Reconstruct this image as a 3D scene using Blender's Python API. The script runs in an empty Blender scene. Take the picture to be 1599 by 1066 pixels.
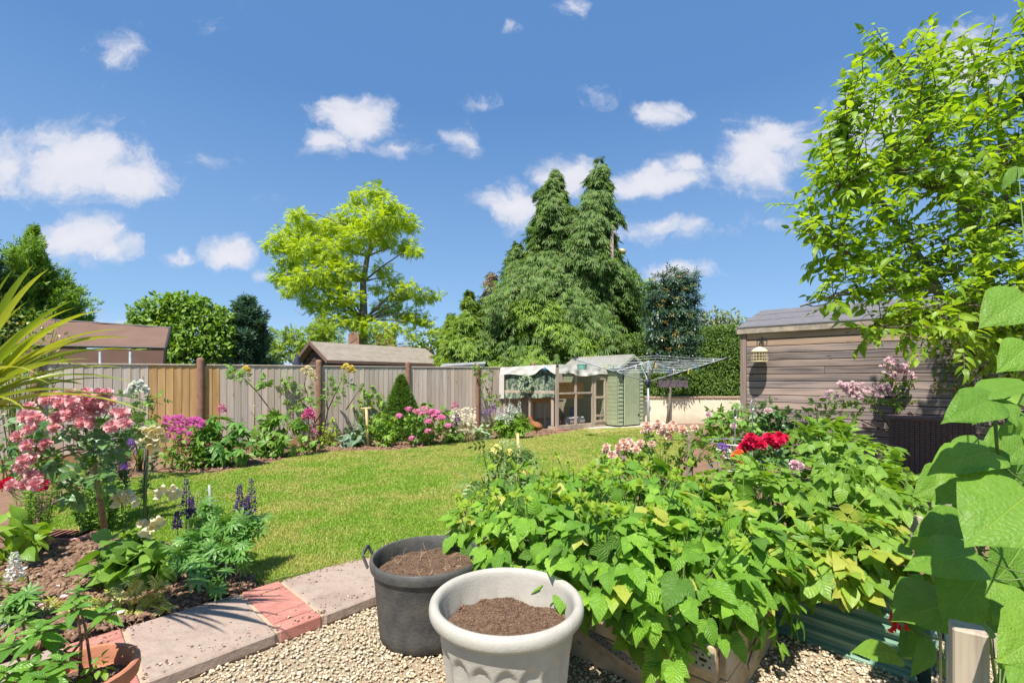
import bpy, bmesh, math, random
import numpy as np
from mathutils import Vector, Matrix, noise as mnoise

R = math.radians
rng = np.random.default_rng(7)
random.seed(7)
scene = bpy.context.scene
COL = scene.collection

# ------------------------------------------------------------------ camera, world, sun
F, CX, H0, CH = 720.0, 799.5, 592.0, 1.25          # focal length and horizon in photograph pixels, eye height
cam_d = bpy.data.cameras.new('camera')
cam = bpy.data.objects.new('camera', cam_d)
COL.objects.link(cam)
cam.location = (0, 0, CH)
cam.rotation_euler = (R(90), 0, 0)
cam_d.sensor_width = 36
cam_d.lens = 36 * F / 1599
cam_d.shift_y = (H0 - 533) / 1599
cam_d.clip_start = 0.05
cam_d.clip_end = 2000
scene.camera = cam

LDIR = Vector((0.30, 0.78, -1.50)).normalized()     # the way the sunlight travels
SUN_EL = math.asin(-LDIR.z)
SUN_AZ = math.atan2(-LDIR.x, -LDIR.y)
world = bpy.data.worlds.new('World')
scene.world = world
world.use_nodes = True
sun_d = bpy.data.lights.new('sun', 'SUN')
sun_d.energy = 4.2
sun_d.angle = R(0.53)
sun_d.color = (1.0, 0.955, 0.88)
sun = bpy.data.objects.new('sun', sun_d)
COL.objects.link(sun)
sun.rotation_euler = LDIR.to_track_quat('-Z', 'Y').to_euler()
sun.location = (-3, -8, 20)
scene.view_settings.view_transform = 'Standard'
scene.view_settings.look = 'None'
scene.view_settings.exposure = 1.0
scene.view_settings.gamma = 1.0
scene.view_settings.use_curve_mapping = False
scene.cycles.max_bounces = 8
scene.cycles.diffuse_bounces = 4
scene.cycles.transmission_bounces = 5
scene.cycles.transparent_max_bounces = 6
scene.cycles.caustics_reflective = False
scene.cycles.caustics_refractive = False


class NT:
    """small helper round a node tree"""
    def __init__(s, tree):
        s.t = tree; s.n = tree.nodes; s.l = tree.links
        s.n.clear()

    def add(s, kind, **kw):
        nd = s.n.new(kind)
        for k, v in kw.items():
            if k.startswith('i_'):
                key = k[2:]
                key = int(key) if key.isdigit() else key
                nd.inputs[key].default_value = v
            else:
                setattr(nd, k, v)
        return nd

    def link(s, a, b):
        s.l.new(a, b)

    def inp(s, nd, idx, v):
        if v is None:
            return
        if hasattr(v, 'is_output') or isinstance(v, bpy.types.NodeSocket):
            s.l.new(v, nd.inputs[idx])
        else:
            nd.inputs[idx].default_value = v

    def math(s, op, a, b=None, c=None, clamp=False):
        nd = s.n.new('ShaderNodeMath'); nd.operation = op; nd.use_clamp = clamp
        s.inp(nd, 0, a); s.inp(nd, 1, b); s.inp(nd, 2, c)
        return nd.outputs[0]

    def vmath(s, op, a, b=None, c=None):
        nd = s.n.new('ShaderNodeVectorMath'); nd.operation = op
        s.inp(nd, 0, a); s.inp(nd, 1, b); s.inp(nd, 2, c)
        return nd.outputs[1] if op in ('LENGTH', 'DOT_PRODUCT') else nd.outputs[0]

    def ramp(s, fac, stops, interp='LINEAR'):
        nd = s.n.new('ShaderNodeValToRGB')
        cr = nd.color_ramp
        cr.interpolation = interp
        while len(cr.elements) < len(stops):
            cr.elements.new(0.5)
        for e, (p, c) in zip(cr.elements, stops):
            e.position = p
            e.color = (*c, 1) if len(c) == 3 else c
        s.l.new(fac, nd.inputs[0])
        return nd.outputs[0]

    def noise(s, vec, scale, detail=3, rough=0.5, dist=0.0):
        nd = s.n.new('ShaderNodeTexNoise')
        nd.inputs['Scale'].default_value = scale
        nd.inputs['Detail'].default_value = detail
        nd.inputs['Roughness'].default_value = rough
        nd.inputs['Distortion'].default_value = dist
        if vec is not None:
            s.l.new(vec, nd.inputs['Vector'])
        return nd.outputs[0]

    def mix(s, fac, a, b, mode='MIX'):
        nd = s.n.new('ShaderNodeMix'); nd.data_type = 'RGBA'; nd.blend_type = mode
        s.inp(nd, 0, fac)
        for i, v in ((6, a), (7, b)):
            if isinstance(v, (tuple, list)) and len(v) == 3:
                v = (*v, 1)
            s.inp(nd, i, v)
        return nd.outputs[2]

    def mapr(s, v, a, b, c=0.0, d=1.0, smooth=False):
        nd = s.n.new('ShaderNodeMapRange')
        nd.interpolation_type = 'SMOOTHSTEP' if smooth else 'LINEAR'
        s.inp(nd, 0, v)
        for i, x in zip((1, 2, 3, 4), (a, b, c, d)):
            nd.inputs[i].default_value = x
        return nd.outputs[0]


# world: physical sky, with the clouds as seen by direction
def build_world():
    t = NT(world.node_tree)
    sky = t.add('ShaderNodeTexSky', sky_type='NISHITA')
    sky.sun_disc = False
    sky.sun_elevation = SUN_EL
    sky.sun_rotation = SUN_AZ
    sky.altitude = 60
    sky.air_density = 1.0
    sky.dust_density = 0.35
    sky.ozone_density = 2.6
    tc = t.add('ShaderNodeTexCoord')
    d = tc.outputs['Generated']
    sep = t.add('ShaderNodeSeparateXYZ'); t.link(d, sep.inputs[0])
    ay = t.math('MAXIMUM', t.math('ABSOLUTE', sep.outputs[1]), 0.08)
    u = t.math('DIVIDE', sep.outputs[0], ay)
    v = t.math('DIVIDE', sep.outputs[2], ay)
    # the hemisphere behind the camera gets the same clouds, mirrored left to right and shifted
    back = t.math('LESS_THAN', sep.outputs[1], 0.0)
    u = t.math('ADD', t.math('MULTIPLY', u, t.math('MULTIPLY_ADD', back, -2.0, 1.0)), t.math('MULTIPLY', back, 0.37))
    cmb = t.add('ShaderNodeCombineXYZ'); t.link(u, cmb.inputs[0]); t.link(v, cmb.inputs[1]); t.link(back, cmb.inputs[2])
    uv = cmb.outputs[0]
    w1 = t.add('ShaderNodeTexNoise', i_Scale=3.2, i_Detail=7.0, i_Roughness=0.62); t.link(uv, w1.inputs['Vector'])
    w1o = t.vmath('MULTIPLY', t.vmath('SUBTRACT', w1.outputs['Color'], (0.5, 0.5, 0.5)), (0.26, 0.16, 0.0))
    p = t.vmath('ADD', uv, w1o)
    blobs = [(120, 250, 150, 78, 1.0), (210, 285, 90, 45, .75), (20, 250, 70, 50, .7), (185, 205, 50, 30, .45), (120, 367, 88, 42, 1.0), (170, 385, 60, 22, .8),
             (348, 398, 66, 28, .95), (277, 405, 38, 16, .6), (420, 428, 26, 14, .5),
             (548, 190, 82, 52, 1.0), (500, 225, 60, 30, .7), (610, 232, 60, 22, .65), (720, 214, 44, 30, .55),
             (930, 152, 44, 28, .6), (1012, 178, 56, 26, .75), (790, 45, 20, 16, .4), (760, 160, 34, 12, .35), (200, 66, 60, 30, .3), (310, 30, 30, 24, .2),
             (812, 325, 78, 50, 1.0), (895, 272, 66, 40, 1.0), (1000, 285, 105, 32, .95), (1050, 262, 50, 24, .6), (1035, 362, 92, 28, .85),
             (1050, 428, 62, 20, .8), (1195, 238, 100, 74, 1.0), (1215, 200, 60, 40, .8), (1200, 346, 50, 18, .5), (1380, 190, 120, 60, .8), (1520, 100, 110, 60, .8),
             (160, 492, 60, 12, .6), (900, 4, 26, 18, .4), (330, 262, 60, 12, .25), (435, 310, 40, 14, .22)]
    best = None
    for px, py, rx, ry, w in blobs:
        cu, cv = (px - CX) / F, (H0 - py) / F
        a, b = rx * 1.06 / F, ry * 1.06 / F
        q = t.vmath('MULTIPLY_ADD', p, (1 / a, 1 / b, 0), (-cu / a, -cv / b, 0))
        ln = t.vmath('LENGTH', q)
        val = t.math('MULTIPLY_ADD', ln, -w, w)
        best = val if best is None else t.math('MAXIMUM', best, val)
    n2 = t.noise(t.vmath('MULTIPLY', p, (1.0, 1.4, 1.0)), 7.5, 11, 0.64, 0.25)
    dens = t.math('ADD', best, t.math('MULTIPLY_ADD', n2, 1.9, -1.02))
    cov = t.mapr(dens, -0.04, 0.60, 0.0, 1.0, smooth=True)
    cov = t.math('MULTIPLY', cov, t.mapr(sep.outputs[2], 0.0, 0.05))
    shade = t.mapr(t.math('ADD', t.math('MULTIPLY', n2, 0.6), t.math('MULTIPLY', best, 0.35)), 0.2, 0.8)
    ccol = t.mix(shade, (0.34, 0.36, 0.42), (0.47, 0.46, 0.48))
    # photograph's richer blue: a gentle colour gain on the physical sky, the same all round
    skyc = t.mix(1.0, sky.outputs[0], (0.094, 0.112, 0.128, 1), mode='MULTIPLY')
    elev = t.mapr(sep.outputs[2], 0.0, 0.5)
    skyc = t.mix(0.82, skyc, t.ramp(elev, [(0.0, (0.27, 0.345, 0.44)), (0.25, (0.14, 0.24, 0.385)), (1.0, (0.056, 0.135, 0.29))]))
    fin = t.mix(t.math('MULTIPLY', cov, 0.93), skyc, ccol)
    bg = t.add('ShaderNodeBackground', i_Strength=1.0)
    t.link(fin, bg.inputs[0])
    out = t.add('ShaderNodeOutputWorld')
    t.link(bg.outputs[0], out.inputs[0])
    world.cycles.sampling_method = 'MANUAL'
    world.cycles.sample_map_resolution = 512


build_world()


# ------------------------------------------------------------------ placing
def P(px, py, Y):
    return np.array([(px - CX) / F * Y, Y, CH - (py - H0) / F * Y])


def G(px, py, z=0.0):
    Y = (CH - z) * F / (py - H0)
    return np.array([(px - CX) / F * Y, Y, z])


def nrm(a):
    a = np.asarray(a, float)
    return a / np.maximum(np.linalg.norm(a, axis=-1, keepdims=True), 1e-9)


def inpoly(pts, poly):
    x, y = pts[:, 0], pts[:, 1]
    ins = np.zeros(len(pts), bool)
    n = len(poly)
    j = n - 1
    for i in range(n):
        xi, yi = poly[i][0], poly[i][1]; xj, yj = poly[j][0], poly[j][1]
        c = ((yi > y) != (yj > y)) & (x < (xj - xi) * (y - yi) / (yj - yi + 1e-12) + xi)
        ins ^= c
        j = i
    return ins


# ------------------------------------------------------------------ objects
def origin(o):
    v = Vector((0, 0, 0))
    while o is not None:
        v = v + o.location
        o = o.parent
    return np.array(v)


def tag(o, label=None, cat=None, group=None, kind=None):
    if label: o['label'] = label
    if cat: o['category'] = cat
    if group: o['group'] = group
    if kind: o['kind'] = kind
    return o


def thing(name, loc, label, cat, group=None):
    o = bpy.data.objects.new(name, None)
    o.empty_display_size = 0.1
    COL.objects.link(o)
    o.location = [float(c) for c in loc]
    tag(o, label, cat, group)
    return o


def mesh_np(name, V, F_, mats, uv=None, midx=None, smooth=False):
    """V (n,3); F_ list of index arrays (each (m,k) of equal k) or one array"""
    me = bpy.data.meshes.new(name)
    if isinstance(F_, np.ndarray):
        F_ = [F_]
    F_ = [f for f in F_ if len(f)]
    loops = np.concatenate([f.ravel() for f in F_]).astype(np.int32)
    tot = np.concatenate([np.full(len(f), f.shape[1], np.int32) for f in F_])
    start = np.concatenate([[0], np.cumsum(tot)[:-1]]).astype(np.int32)
    me.vertices.add(len(V)); me.vertices.foreach_set('co', np.asarray(V, np.float32).ravel())
    me.loops.add(len(loops)); me.loops.foreach_set('vertex_index', loops)
    me.polygons.add(len(tot)); me.polygons.foreach_set('loop_start', start); me.polygons.foreach_set('loop_total', tot)
    if smooth:
        me.polygons.foreach_set('use_smooth', np.ones(len(tot), bool))
    if not isinstance(mats, (list, tuple)):
        mats = [mats]
    for m in mats:
        me.materials.append(m)
    if midx is not None:
        me.polygons.foreach_set('material_index', np.asarray(midx, np.int32))
    if uv is not None:
        ul = me.uv_layers.new(name='UVMap')
        ul.data.foreach_set('uv', np.asarray(uv, np.float32)[loops].ravel())
    me.update(calc_edges=True)
    return me


def link_mesh(name, me, parent=None, loc=None):
    o = bpy.data.objects.new(name, me)
    COL.objects.link(o)
    if loc is not None:
        o.location = [float(c) for c in loc]
    if parent is not None:
        o.parent = parent
    return o


class MB:
    """collects simple shapes in world coordinates; build() links them as one mesh"""
    def __init__(s):
        s.V = []; s.F = []; s.n = 0

    def raw(s, V, Fs):
        V = np.asarray(V, float)
        for f in Fs:
            s.F.append([i + s.n for i in f])
        s.V.append(V); s.n += len(V)
        return s

    def box(s, c, size, ax=None, bev=0.0):
        """c centre, size full extents along the axes of ax (rows x,y,z)"""
        ax = np.eye(3) if ax is None else np.asarray(ax, float)
        h = np.asarray(size, float) / 2
        b = min(bev, h.min() * 0.9)
        if b <= 0:
            sg = np.array([[x, y, z] for z in (-1, 1) for y in (-1, 1) for x in (-1, 1)], float)
            V = (sg * h) @ ax + c
            return s.raw(V, [(0, 2, 3, 1), (4, 5, 7, 6), (0, 1, 5, 4), (2, 6, 7, 3), (0, 4, 6, 2), (1, 3, 7, 5)])
        vs = {}; V = []; Fs = []
        def vid(sx, sy, sz, k):
            key = (sx, sy, sz, k)
            if key not in vs:
                e = np.array([sx, sy, sz], float) * (h - b)
                e[k] = (sx, sy, sz)[k] * h[k]
                vs[key] = len(V); V.append(e)
            return vs[key]
        for k in range(3):
            i, j = (k + 1) % 3, (k + 2) % 3
            for sg in (-1, 1):
                q = []
                for a, bb in ((-1, -1), (1, -1), (1, 1), (-1, 1)):
                    c3 = [0, 0, 0]; c3[k] = sg; c3[i] = a; c3[j] = bb
                    q.append(vid(*c3, k))
                Fs.append(q if sg > 0 else q[::-1])
        for k in range(3):          # edge bevels along axis k
            i, j = (k + 1) % 3, (k + 2) % 3
            for a in (-1, 1):
                for bb in (-1, 1):
                    def cc(sk):
                        c3 = [0, 0, 0]; c3[k] = sk; c3[i] = a; c3[j] = bb
                        return c3
                    Fs.append([vid(*cc(-1), i), vid(*cc(1), i), vid(*cc(1), j), vid(*cc(-1), j)][::(1 if a * bb > 0 else -1)])
        for a in (-1, 1):
            for bb in (-1, 1):
                for cc_ in (-1, 1):
                    Fs.append([vid(a, bb, cc_, 0), vid(a, bb, cc_, 1), vid(a, bb, cc_, 2)][::(1 if a * bb * cc_ > 0 else -1)])
        return s.raw(np.array(V) @ ax + c, Fs)

    def bar(s, p, q, w, t, up=(0, 0, 1), bev=0.0):
        """square bar from p to q, w across, t along up"""
        p = np.asarray(p, float); q = np.asarray(q, float)
        d = nrm(q - p); x = np.cross(d, up)
        if np.linalg.norm(x) < 1e-4: x = np.cross(d, (1, 0, 0))
        x = nrm(x); z = np.cross(x, d)
        return s.box((p + q) / 2, (w, np.linalg.norm(q - p), t), np.array([x, d, z]), bev)

    def tube(s, pts, r, n=6, cap=True):
        pts = np.asarray(pts, float)
        m = len(pts)
        r = np.full(m, r) if np.isscalar(r) else np.asarray(r, float)
        tg = np.gradient(pts, axis=0) if m > 2 else np.tile(pts[1] - pts[0], (2, 1))
        tg = nrm(tg)
        ref = np.array([0, 0, 1.0]) if abs(tg[0][2]) < 0.9 else np.array([1.0, 0, 0])
        x = nrm(np.cross(tg[0], ref))
        V = []
        for i in range(m):
            x = nrm(x - np.dot(x, tg[i]) * tg[i])
            y = np.cross(tg[i], x)
            for k in range(n):
                a = 2 * math.pi * k / n
                V.append(pts[i] + r[i] * (math.cos(a) * x + math.sin(a) * y))
        Fs = [(i * n + k, i * n + (k + 1) % n, (i + 1) * n + (k + 1) % n, (i + 1) * n + k) for i in range(m - 1) for k in range(n)]
        if cap:
            Fs += [tuple(range(n))[::-1], tuple((m - 1) * n + k for k in range(n))]
        return s.raw(V, Fs)

    def lathe(s, c, prof, n=32, fn=None, closed=False):
        """prof list of (r,z); fn(r,z,angle)->r"""
        V = []
        for (r, z) in prof:
            for k in range(n):
                a = 2 * math.pi * k / n
                rr = fn(r, z, a) if fn else r
                V.append((c[0] + rr * math.cos(a), c[1] + rr * math.sin(a), c[2] + z))
        m = len(prof)
        Fs = [(i * n + k, i * n + (k + 1) % n, (i + 1) * n + (k + 1) % n, (i + 1) * n + k) for i in range(m - 1) for k in range(n)]
        return s.raw(V, Fs)

    def quad(s, a, b, c, d):
        return s.raw([a, b, c, d], [(0, 1, 2, 3)])

    def prism(s, poly, z0, z1):
        n = len(poly)
        V = [(p[0], p[1], z0) for p in poly] + [(p[0], p[1], z1) for p in poly]
        return s.raw(V, [tuple(range(n))[::-1], tuple(range(n, 2 * n))] + [(i, (i + 1) % n, n + (i + 1) % n, n + i) for i in range(n)])

    def build(s, name, mat, parent=None, smooth=False, auto=None, local=False):
        me = bpy.data.meshes.new(name)
        V = np.concatenate(s.V)
        if parent is not None and not local:
            V = V - origin(parent)
        me.from_pydata(V.tolist(), [], s.F)
        for m in (mat if isinstance(mat, (list, tuple)) else [mat]):
            me.materials.append(m)
        if smooth:
            me.polygons.foreach_set('use_smooth', np.ones(len(me.polygons), bool))
        me.update()
        o = link_mesh(name, me, parent)
        if auto is not None:
            me.set_sharp_from_angle(angle=R(auto))
        return o


def tagged(o, label, cat, group=None, kind=None):
    """a single mesh thing built in world coordinates: move its origin to its base"""
    me = o.data
    n = len(me.vertices)
    co = np.empty(n * 3, np.float32); me.vertices.foreach_get('co', co); co = co.reshape(-1, 3)
    c = (co.min(0) + co.max(0)) / 2; c[2] = co[:, 2].min()
    me.vertices.foreach_set('co', (co - c).ravel()); me.update()
    o.location = [float(x) for x in c]
    return tag(o, label, cat, group, kind)


# ------------------------------------------------------------------ leaf templates: (V, faces, uv)
def leaf_tpl(rows=5, W=0.5, shape='ovate', fold=0.18, droop=0.25, serr=0.0, wave=0.0):
    ts = np.linspace(0, 1, rows + 1)
    V = []; UV = []
    for i, t in enumerate(ts):
        if shape == 'ovate': w = math.sin(math.pi * min(1, t ** 0.72)) ** 0.9
        elif shape == 'lance': w = math.sin(math.pi * t ** 0.85) ** 0.8
        elif shape == 'obov': w = math.sin(math.pi * t ** 1.35) ** 0.9
        elif shape == 'heart': w = [0.55, 0.97, 1.0, 0.86, 0.62, 0.34, 0.0][i] if rows == 6 else math.sin(math.pi * min(1, (t + .12) ** .7))
        elif shape == 'strap': w = (1 - t ** 3) * min(1, t * 5 + .4)
        elif shape == 'round': w = math.sqrt(max(0, 1 - (2 * t - 1) ** 2))
        if t >= 1: w = 0
        yo = 0.0
        if serr and 0 < i < rows:
            w *= 1 + (serr if i % 2 else -serr)
            yo = -0.035 if i % 2 else 0.0
        if shape == 'heart' and i == 0:
            yo = -0.10
        hw = W / 2 * w
        z = -droop * t * t
        wz = wave * math.sin(t * 9)
        V += [(-hw, t + yo, z + fold * hw + wz), (0, t, z), (hw, t + yo, z + fold * hw - wz)]
        UV += [(0, t), (0.5, t), (1, t)]
    Fs = []
    for i in range(rows):
        a = i * 3
        if i == rows - 1:
            Fs += [(a, a + 1, a + 4, a + 4), (a + 1, a + 2, a + 4, a + 4)]
        else:
            Fs += [(a, a + 1, a + 4, a + 3), (a + 1, a + 2, a + 5, a + 4)]
    T = []
    for f in Fs:                     # all triangles, so templates batch easily
        if f[2] == f[3]:
            T.append(f[:3])
        else:
            T += [(f[0], f[1], f[2]), (f[0], f[2], f[3])]
    return np.array(V, float), np.array(T, int), np.array(UV, float)


def rot_tpl(tpl, yaw=0, pitch=0, roll=0, s=1.0, off=(0, 0, 0)):
    V, T, UV = tpl
    M = Matrix.Rotation(R(yaw), 3, 'Z') @ Matrix.Rotation(R(pitch), 3, 'X') @ Matrix.Rotation(R(roll), 3, 'Y')
    return (V * s) @ np.array(M).T + np.array(off), T, UV


def join_tpl(ts):
    V = []; T = []; U = []; n = 0
    for v, t, u in ts:
        V.append(v); T.append(t + n); U.append(u); n += len(v)
    return np.concatenate(V), np.concatenate(T), np.concatenate(U)


def frames(D, U):
    """rows: x = cross(y,z), y = D, z near U.  returns (N,3,3) with rows x,y,z"""
    y = nrm(D)
    x = np.cross(y, U)
    bad = np.linalg.norm(x, axis=1) < 1e-3
    if bad.any():
        x[bad] = np.cross(y[bad], np.array([1.0, 0.13, 0.2]))
    x = nrm(x)
    z = np.cross(x, y)
    return np.stack([x, y, z], axis=1)


def scatter(tpl, pos, D, U, sc):
    V, T, UV = tpl
    M = frames(D, U)
    sc = np.broadcast_to(np.asarray(sc, float), (len(pos),))
    W = np.einsum('kj,njc->nkc', V, M) * sc[:, None, None] + pos[:, None, :]
    k = len(V)
    TT = (T[None] + (np.arange(len(pos)) * k)[:, None, None]).reshape(-1, 3)
    return W.reshape(-1, 3), TT, np.tile(UV, (len(pos), 1))


def stuff_leaves(name, tpls, pos, D, U, sc, mat, parent=None, kind='stuff', smooth=False):
    """join leaves into one mesh"""
    if not isinstance(tpls, list): tpls = [tpls]
    ch = rng.integers(0, len(tpls), len(pos))
    sc = np.broadcast_to(np.asarray(sc, float), (len(pos),))
    VV = []; TT = []; UU = []; n = 0
    for k, tp in enumerate(tpls):
        m = ch == k
        if not m.any(): continue
        v, t, u = scatter(tp, pos[m], D[m], U[m], sc[m])
        VV.append(v); TT.append(t + n); UU.append(u); n += len(v)
    V = np.concatenate(VV)
    if parent is not None: V = V - origin(parent)
    o = link_mesh(name, mesh_np(name, V, np.concatenate(TT), mat, np.concatenate(UU), smooth=smooth), parent)
    if kind: o['kind'] = kind
    return o


_tplmesh = {}


def leaf_objs(name, tpls, pos, D, U, sc, mat, parent, minpx=10.0, cap=300, rest='foliage', size=1.0):
    """the leaves that show 10 px or more become parts of their own (at most cap), the rest one stuff part"""
    if not isinstance(tpls, list): tpls = [tpls]
    if not isinstance(mat, list): mat = [mat]
    sc = np.broadcast_to(np.asarray(sc, float), (len(pos),)).copy()
    px = sc * size * F / np.maximum(pos[:, 1], 0.3)
    order = np.argsort(-px)
    big = [i for i in order[:cap] if px[i] >= minpx]
    small = np.setdiff1d(np.arange(len(pos)), big)
    M = frames(D, U)
    o0 = origin(parent)
    for i in big:
        k = int(rng.integers(0, len(tpls)))
        mt = mat[int(rng.integers(0, len(mat)))]
        key = (id(tpls[k]), mt.name, name)
        if key not in _tplmesh:
            _tplmesh[key] = (mesh_np(name, tpls[k][0], tpls[k][1], mt, tpls[k][2], smooth=True), tpls[k])
        o = bpy.data.objects.new(name, _tplmesh[key][0])
        COL.objects.link(o)
        o.parent = parent
        m = Matrix(M[i].T.tolist()).to_4x4()
        o.matrix_basis = Matrix.Translation([float(c) for c in pos[i] - o0]) @ m @ Matrix.Scale(float(sc[i]), 4)
    if len(small):
        stuff_leaves(rest, tpls, pos[small], D[small], U[small], sc[small], mat[0], parent)


# ------------------------------------------------------------------ materials
MAT = {}


def new_mat(name):
    m = bpy.data.materials.new(name)
    m.use_nodes = True
    MAT[name] = m
    return m, NT(m.node_tree)


def finish(t, shader):
    o = t.add('ShaderNodeOutputMaterial')
    t.link(shader, o.inputs[0])


def rand_fac(t):
    oi = t.add('ShaderNodeObjectInfo')
    ge = t.add('ShaderNodeNewGeometry')
    return t.math('FRACT', t.math('ADD', oi.outputs['Random'], ge.outputs['Random Per Island']))


def leaf_mat(name, cols, trans=0.35, rough=0.42, vein=0.0, tcol=None, nveins=9, spec=0.5, bump=0.25, tint=1.0):
    """cols: list of base colours picked leaf by leaf"""
    m, t = new_mat(name)
    f = rand_fac(t)
    st = [(i / max(1, len(cols) - 1), c) for i, c in enumerate(cols)]
    col = t.ramp(f, st)
    tc = t.add('ShaderNodeTexCoord')
    n = t.noise(tc.outputs['Object'], 14.0, 2)
    col = t.mix(t.mapr(n, 0.3, 0.7, 0.0, 0.35), col, t.mix(1.0, col, (0.55, 0.6, 0.5), mode='MULTIPLY'))
    bs = t.add('ShaderNodeBsdfPrincipled')
    if vein > 0:
        uv = t.add('ShaderNodeUVMap')
        sp = t.add('ShaderNodeSeparateXYZ'); t.link(uv.outputs[0], sp.inputs[0])
        dx = t.math('ABSOLUTE', t.math('SUBTRACT', sp.outputs[0], 0.5))
        mid = t.mapr(dx, 0.0, 0.045, 1.0, 0.0)
        ph = t.math('FRACT', t.math('MULTIPLY', t.math('SUBTRACT', sp.outputs[1], t.math('MULTIPLY', dx, 0.55)), float(nveins)))
        dist = t.math('ABSOLUTE', t.math('SUBTRACT', ph, 0.5))
        side = t.mapr(dist, 0.0, 0.16, 0.75, 0.0)
        vv = t.math('MAXIMUM', mid, side)
        col = t.mix(t.math('MULTIPLY', vv, vein), col, t.mix(1.0, col, (2.0, 1.55, 2.2), mode='MULTIPLY'))
        bp = t.add('ShaderNodeBump', i_Strength=bump, i_Distance=0.004)
        hgt = t.math('SUBTRACT', t.mapr(dist, 0.0, 0.5, 0.0, 1.0), mid)
        t.link(hgt, bp.inputs['Height'])
        t.link(bp.outputs[0], bs.inputs['Normal'])
    t.link(col, bs.inputs['Base Color'])
    bs.inputs['Roughness'].default_value = rough
    bs.inputs['Specular IOR Level'].default_value = spec
    tr = t.add('ShaderNodeBsdfTranslucent')
    t.link(t.mix(1.0, col, tcol or (1.6, 1.5, 0.5), mode='MULTIPLY'), tr.inputs[0])
    mx = t.add('ShaderNodeMixShader'); mx.inputs[0].default_value = trans
    t.link(bs.outputs[0], mx.inputs[1]); t.link(tr.outputs[0], mx.inputs[2])
    finish(t, mx.outputs[0])
    return m


def plain(name, col, rough=0.6, spec=0.5, metal=0.0, var=0.15, scale=8.0, bump=0.0, bscale=60.0, col2=None, trans=0.0):
    m, t = new_mat(name)
    tc = t.add('ShaderNodeTexCoord')
    oi = t.add('ShaderNodeObjectInfo')
    v = t.vmath('ADD', tc.outputs['Object'], t.vmath('MULTIPLY', oi.outputs['Location'], (3.1, 2.3, 1.7)))
    n = t.noise(v, scale, 5, 0.6)
    c2 = col2 or tuple(c * (1 - var * 2) for c in col)
    c = t.mix(t.mapr(n, 0.32, 0.68), col, c2)
    bs = t.add('ShaderNodeBsdfPrincipled', i_Roughness=rough, i_Metallic=metal)
    bs.inputs['Specular IOR Level'].default_value = spec
    t.link(c, bs.inputs['Base Color'])
    if bump:
        bp = t.add('ShaderNodeBump', i_Strength=bump, i_Distance=0.01)
        t.link(t.noise(v, bscale, 4, 0.6), bp.inputs['Height'])
        t.link(bp.outputs[0], bs.inputs['Normal'])
    if trans:
        tr = t.add('ShaderNodeBsdfTranslucent'); t.link(c, tr.inputs[0])
        mx = t.add('ShaderNodeMixShader'); mx.inputs[0].default_value = trans
        t.link(bs.outputs[0], mx.inputs[1]); t.link(tr.outputs[0], mx.inputs[2])
        finish(t, mx.outputs[0])
    else:
        finish(t, bs.outputs[0])
    return m


def wood(name, c1, c2, c3=None, axis=2, rough=0.75, along=1.6, across=38.0, knots=True, var=0.5, bump=0.35, con=.16):
    """grain along the local axis; every board differs by its own random offset"""
    m, t = new_mat(name)
    tc = t.add('ShaderNodeTexCoord')
    oi = t.add('ShaderNodeObjectInfo')
    off = t.vmath('MULTIPLY', t.add('ShaderNodeCombineXYZ').outputs[0], (0, 0, 0))
    rv = t.math('MULTIPLY', oi.outputs['Random'], 37.0)
    cb = t.add('ShaderNodeCombineXYZ')
    for i in range(3): t.link(rv, cb.inputs[i])
    base = t.vmath('ADD', tc.outputs['Object'], cb.outputs[0])
    s = [across, across, across]; s[axis] = along
    g = t.noise(t.vmath('MULTIPLY', base, tuple(s)), 1.0, 7, 0.68, 0.0)
    s2 = [9.0, 9.0, 9.0]; s2[axis] = 0.9
    g2 = t.noise(t.vmath('MULTIPLY', base, tuple(s2)), 1.0, 3, 0.5)
    col = t.mix(t.mapr(g, 0.5 - con, 0.5 + con), c1, c2)
    if c3:
        col = t.mix(t.mapr(g2, 0.42, 0.68), col, c3)
    br = t.mapr(oi.outputs['Random'], 0.0, 1.0, 1.0 - var * 0.42, 1.0 + var * 0.42)
    bc = t.add('ShaderNodeCombineXYZ')
    for i in range(3): t.link(br, bc.inputs[i])
    col = t.mix(1.0, col, bc.outputs[0], mode='MULTIPLY')
    if knots:
        s3 = [8.5, 8.5, 8.5]; s3[axis] = 3.0
        vo = t.add('ShaderNodeTexVoronoi', i_Scale=1.0)
        t.link(t.vmath('MULTIPLY', base, tuple(s3)), vo.inputs['Vector'])
        k = t.mapr(vo.outputs['Distance'], 0.05, 0.14, 0.75, 0.0)
        col = t.mix(k, col, tuple(c * 0.35 for c in c2))
    bs = t.add('ShaderNodeBsdfPrincipled', i_Roughness=rough)
    bs.inputs['Specular IOR Level'].default_value = 0.3
    t.link(col, bs.inputs['Base Color'])
    bp = t.add('ShaderNodeBump', i_Strength=bump, i_Distance=0.004)
    t.link(g, bp.inputs['Height']); t.link(bp.outputs[0], bs.inputs['Normal'])
    finish(t, bs.outputs[0])
    return m


def world_mat(name, fn):
    """material whose colour is made by fn(t, position) -> (colour, height, rough)"""
    m, t = new_mat(name)
    ge = t.add('ShaderNodeNewGeometry')
    col, h, rough = fn(t, ge.outputs['Position'])
    bs = t.add('ShaderNodeBsdfPrincipled', i_Roughness=rough)
    bs.inputs['Specular IOR Level'].default_value = 0.25
    t.link(col, bs.inputs['Base Color'])
    if h is not None:
        bp = t.add('ShaderNodeBump', i_Strength=0.6, i_Distance=0.012)
        t.link(h, bp.inputs['Height']); t.link(bp.outputs[0], bs.inputs['Normal'])
    finish(t, bs.outputs[0])
    return m
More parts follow.
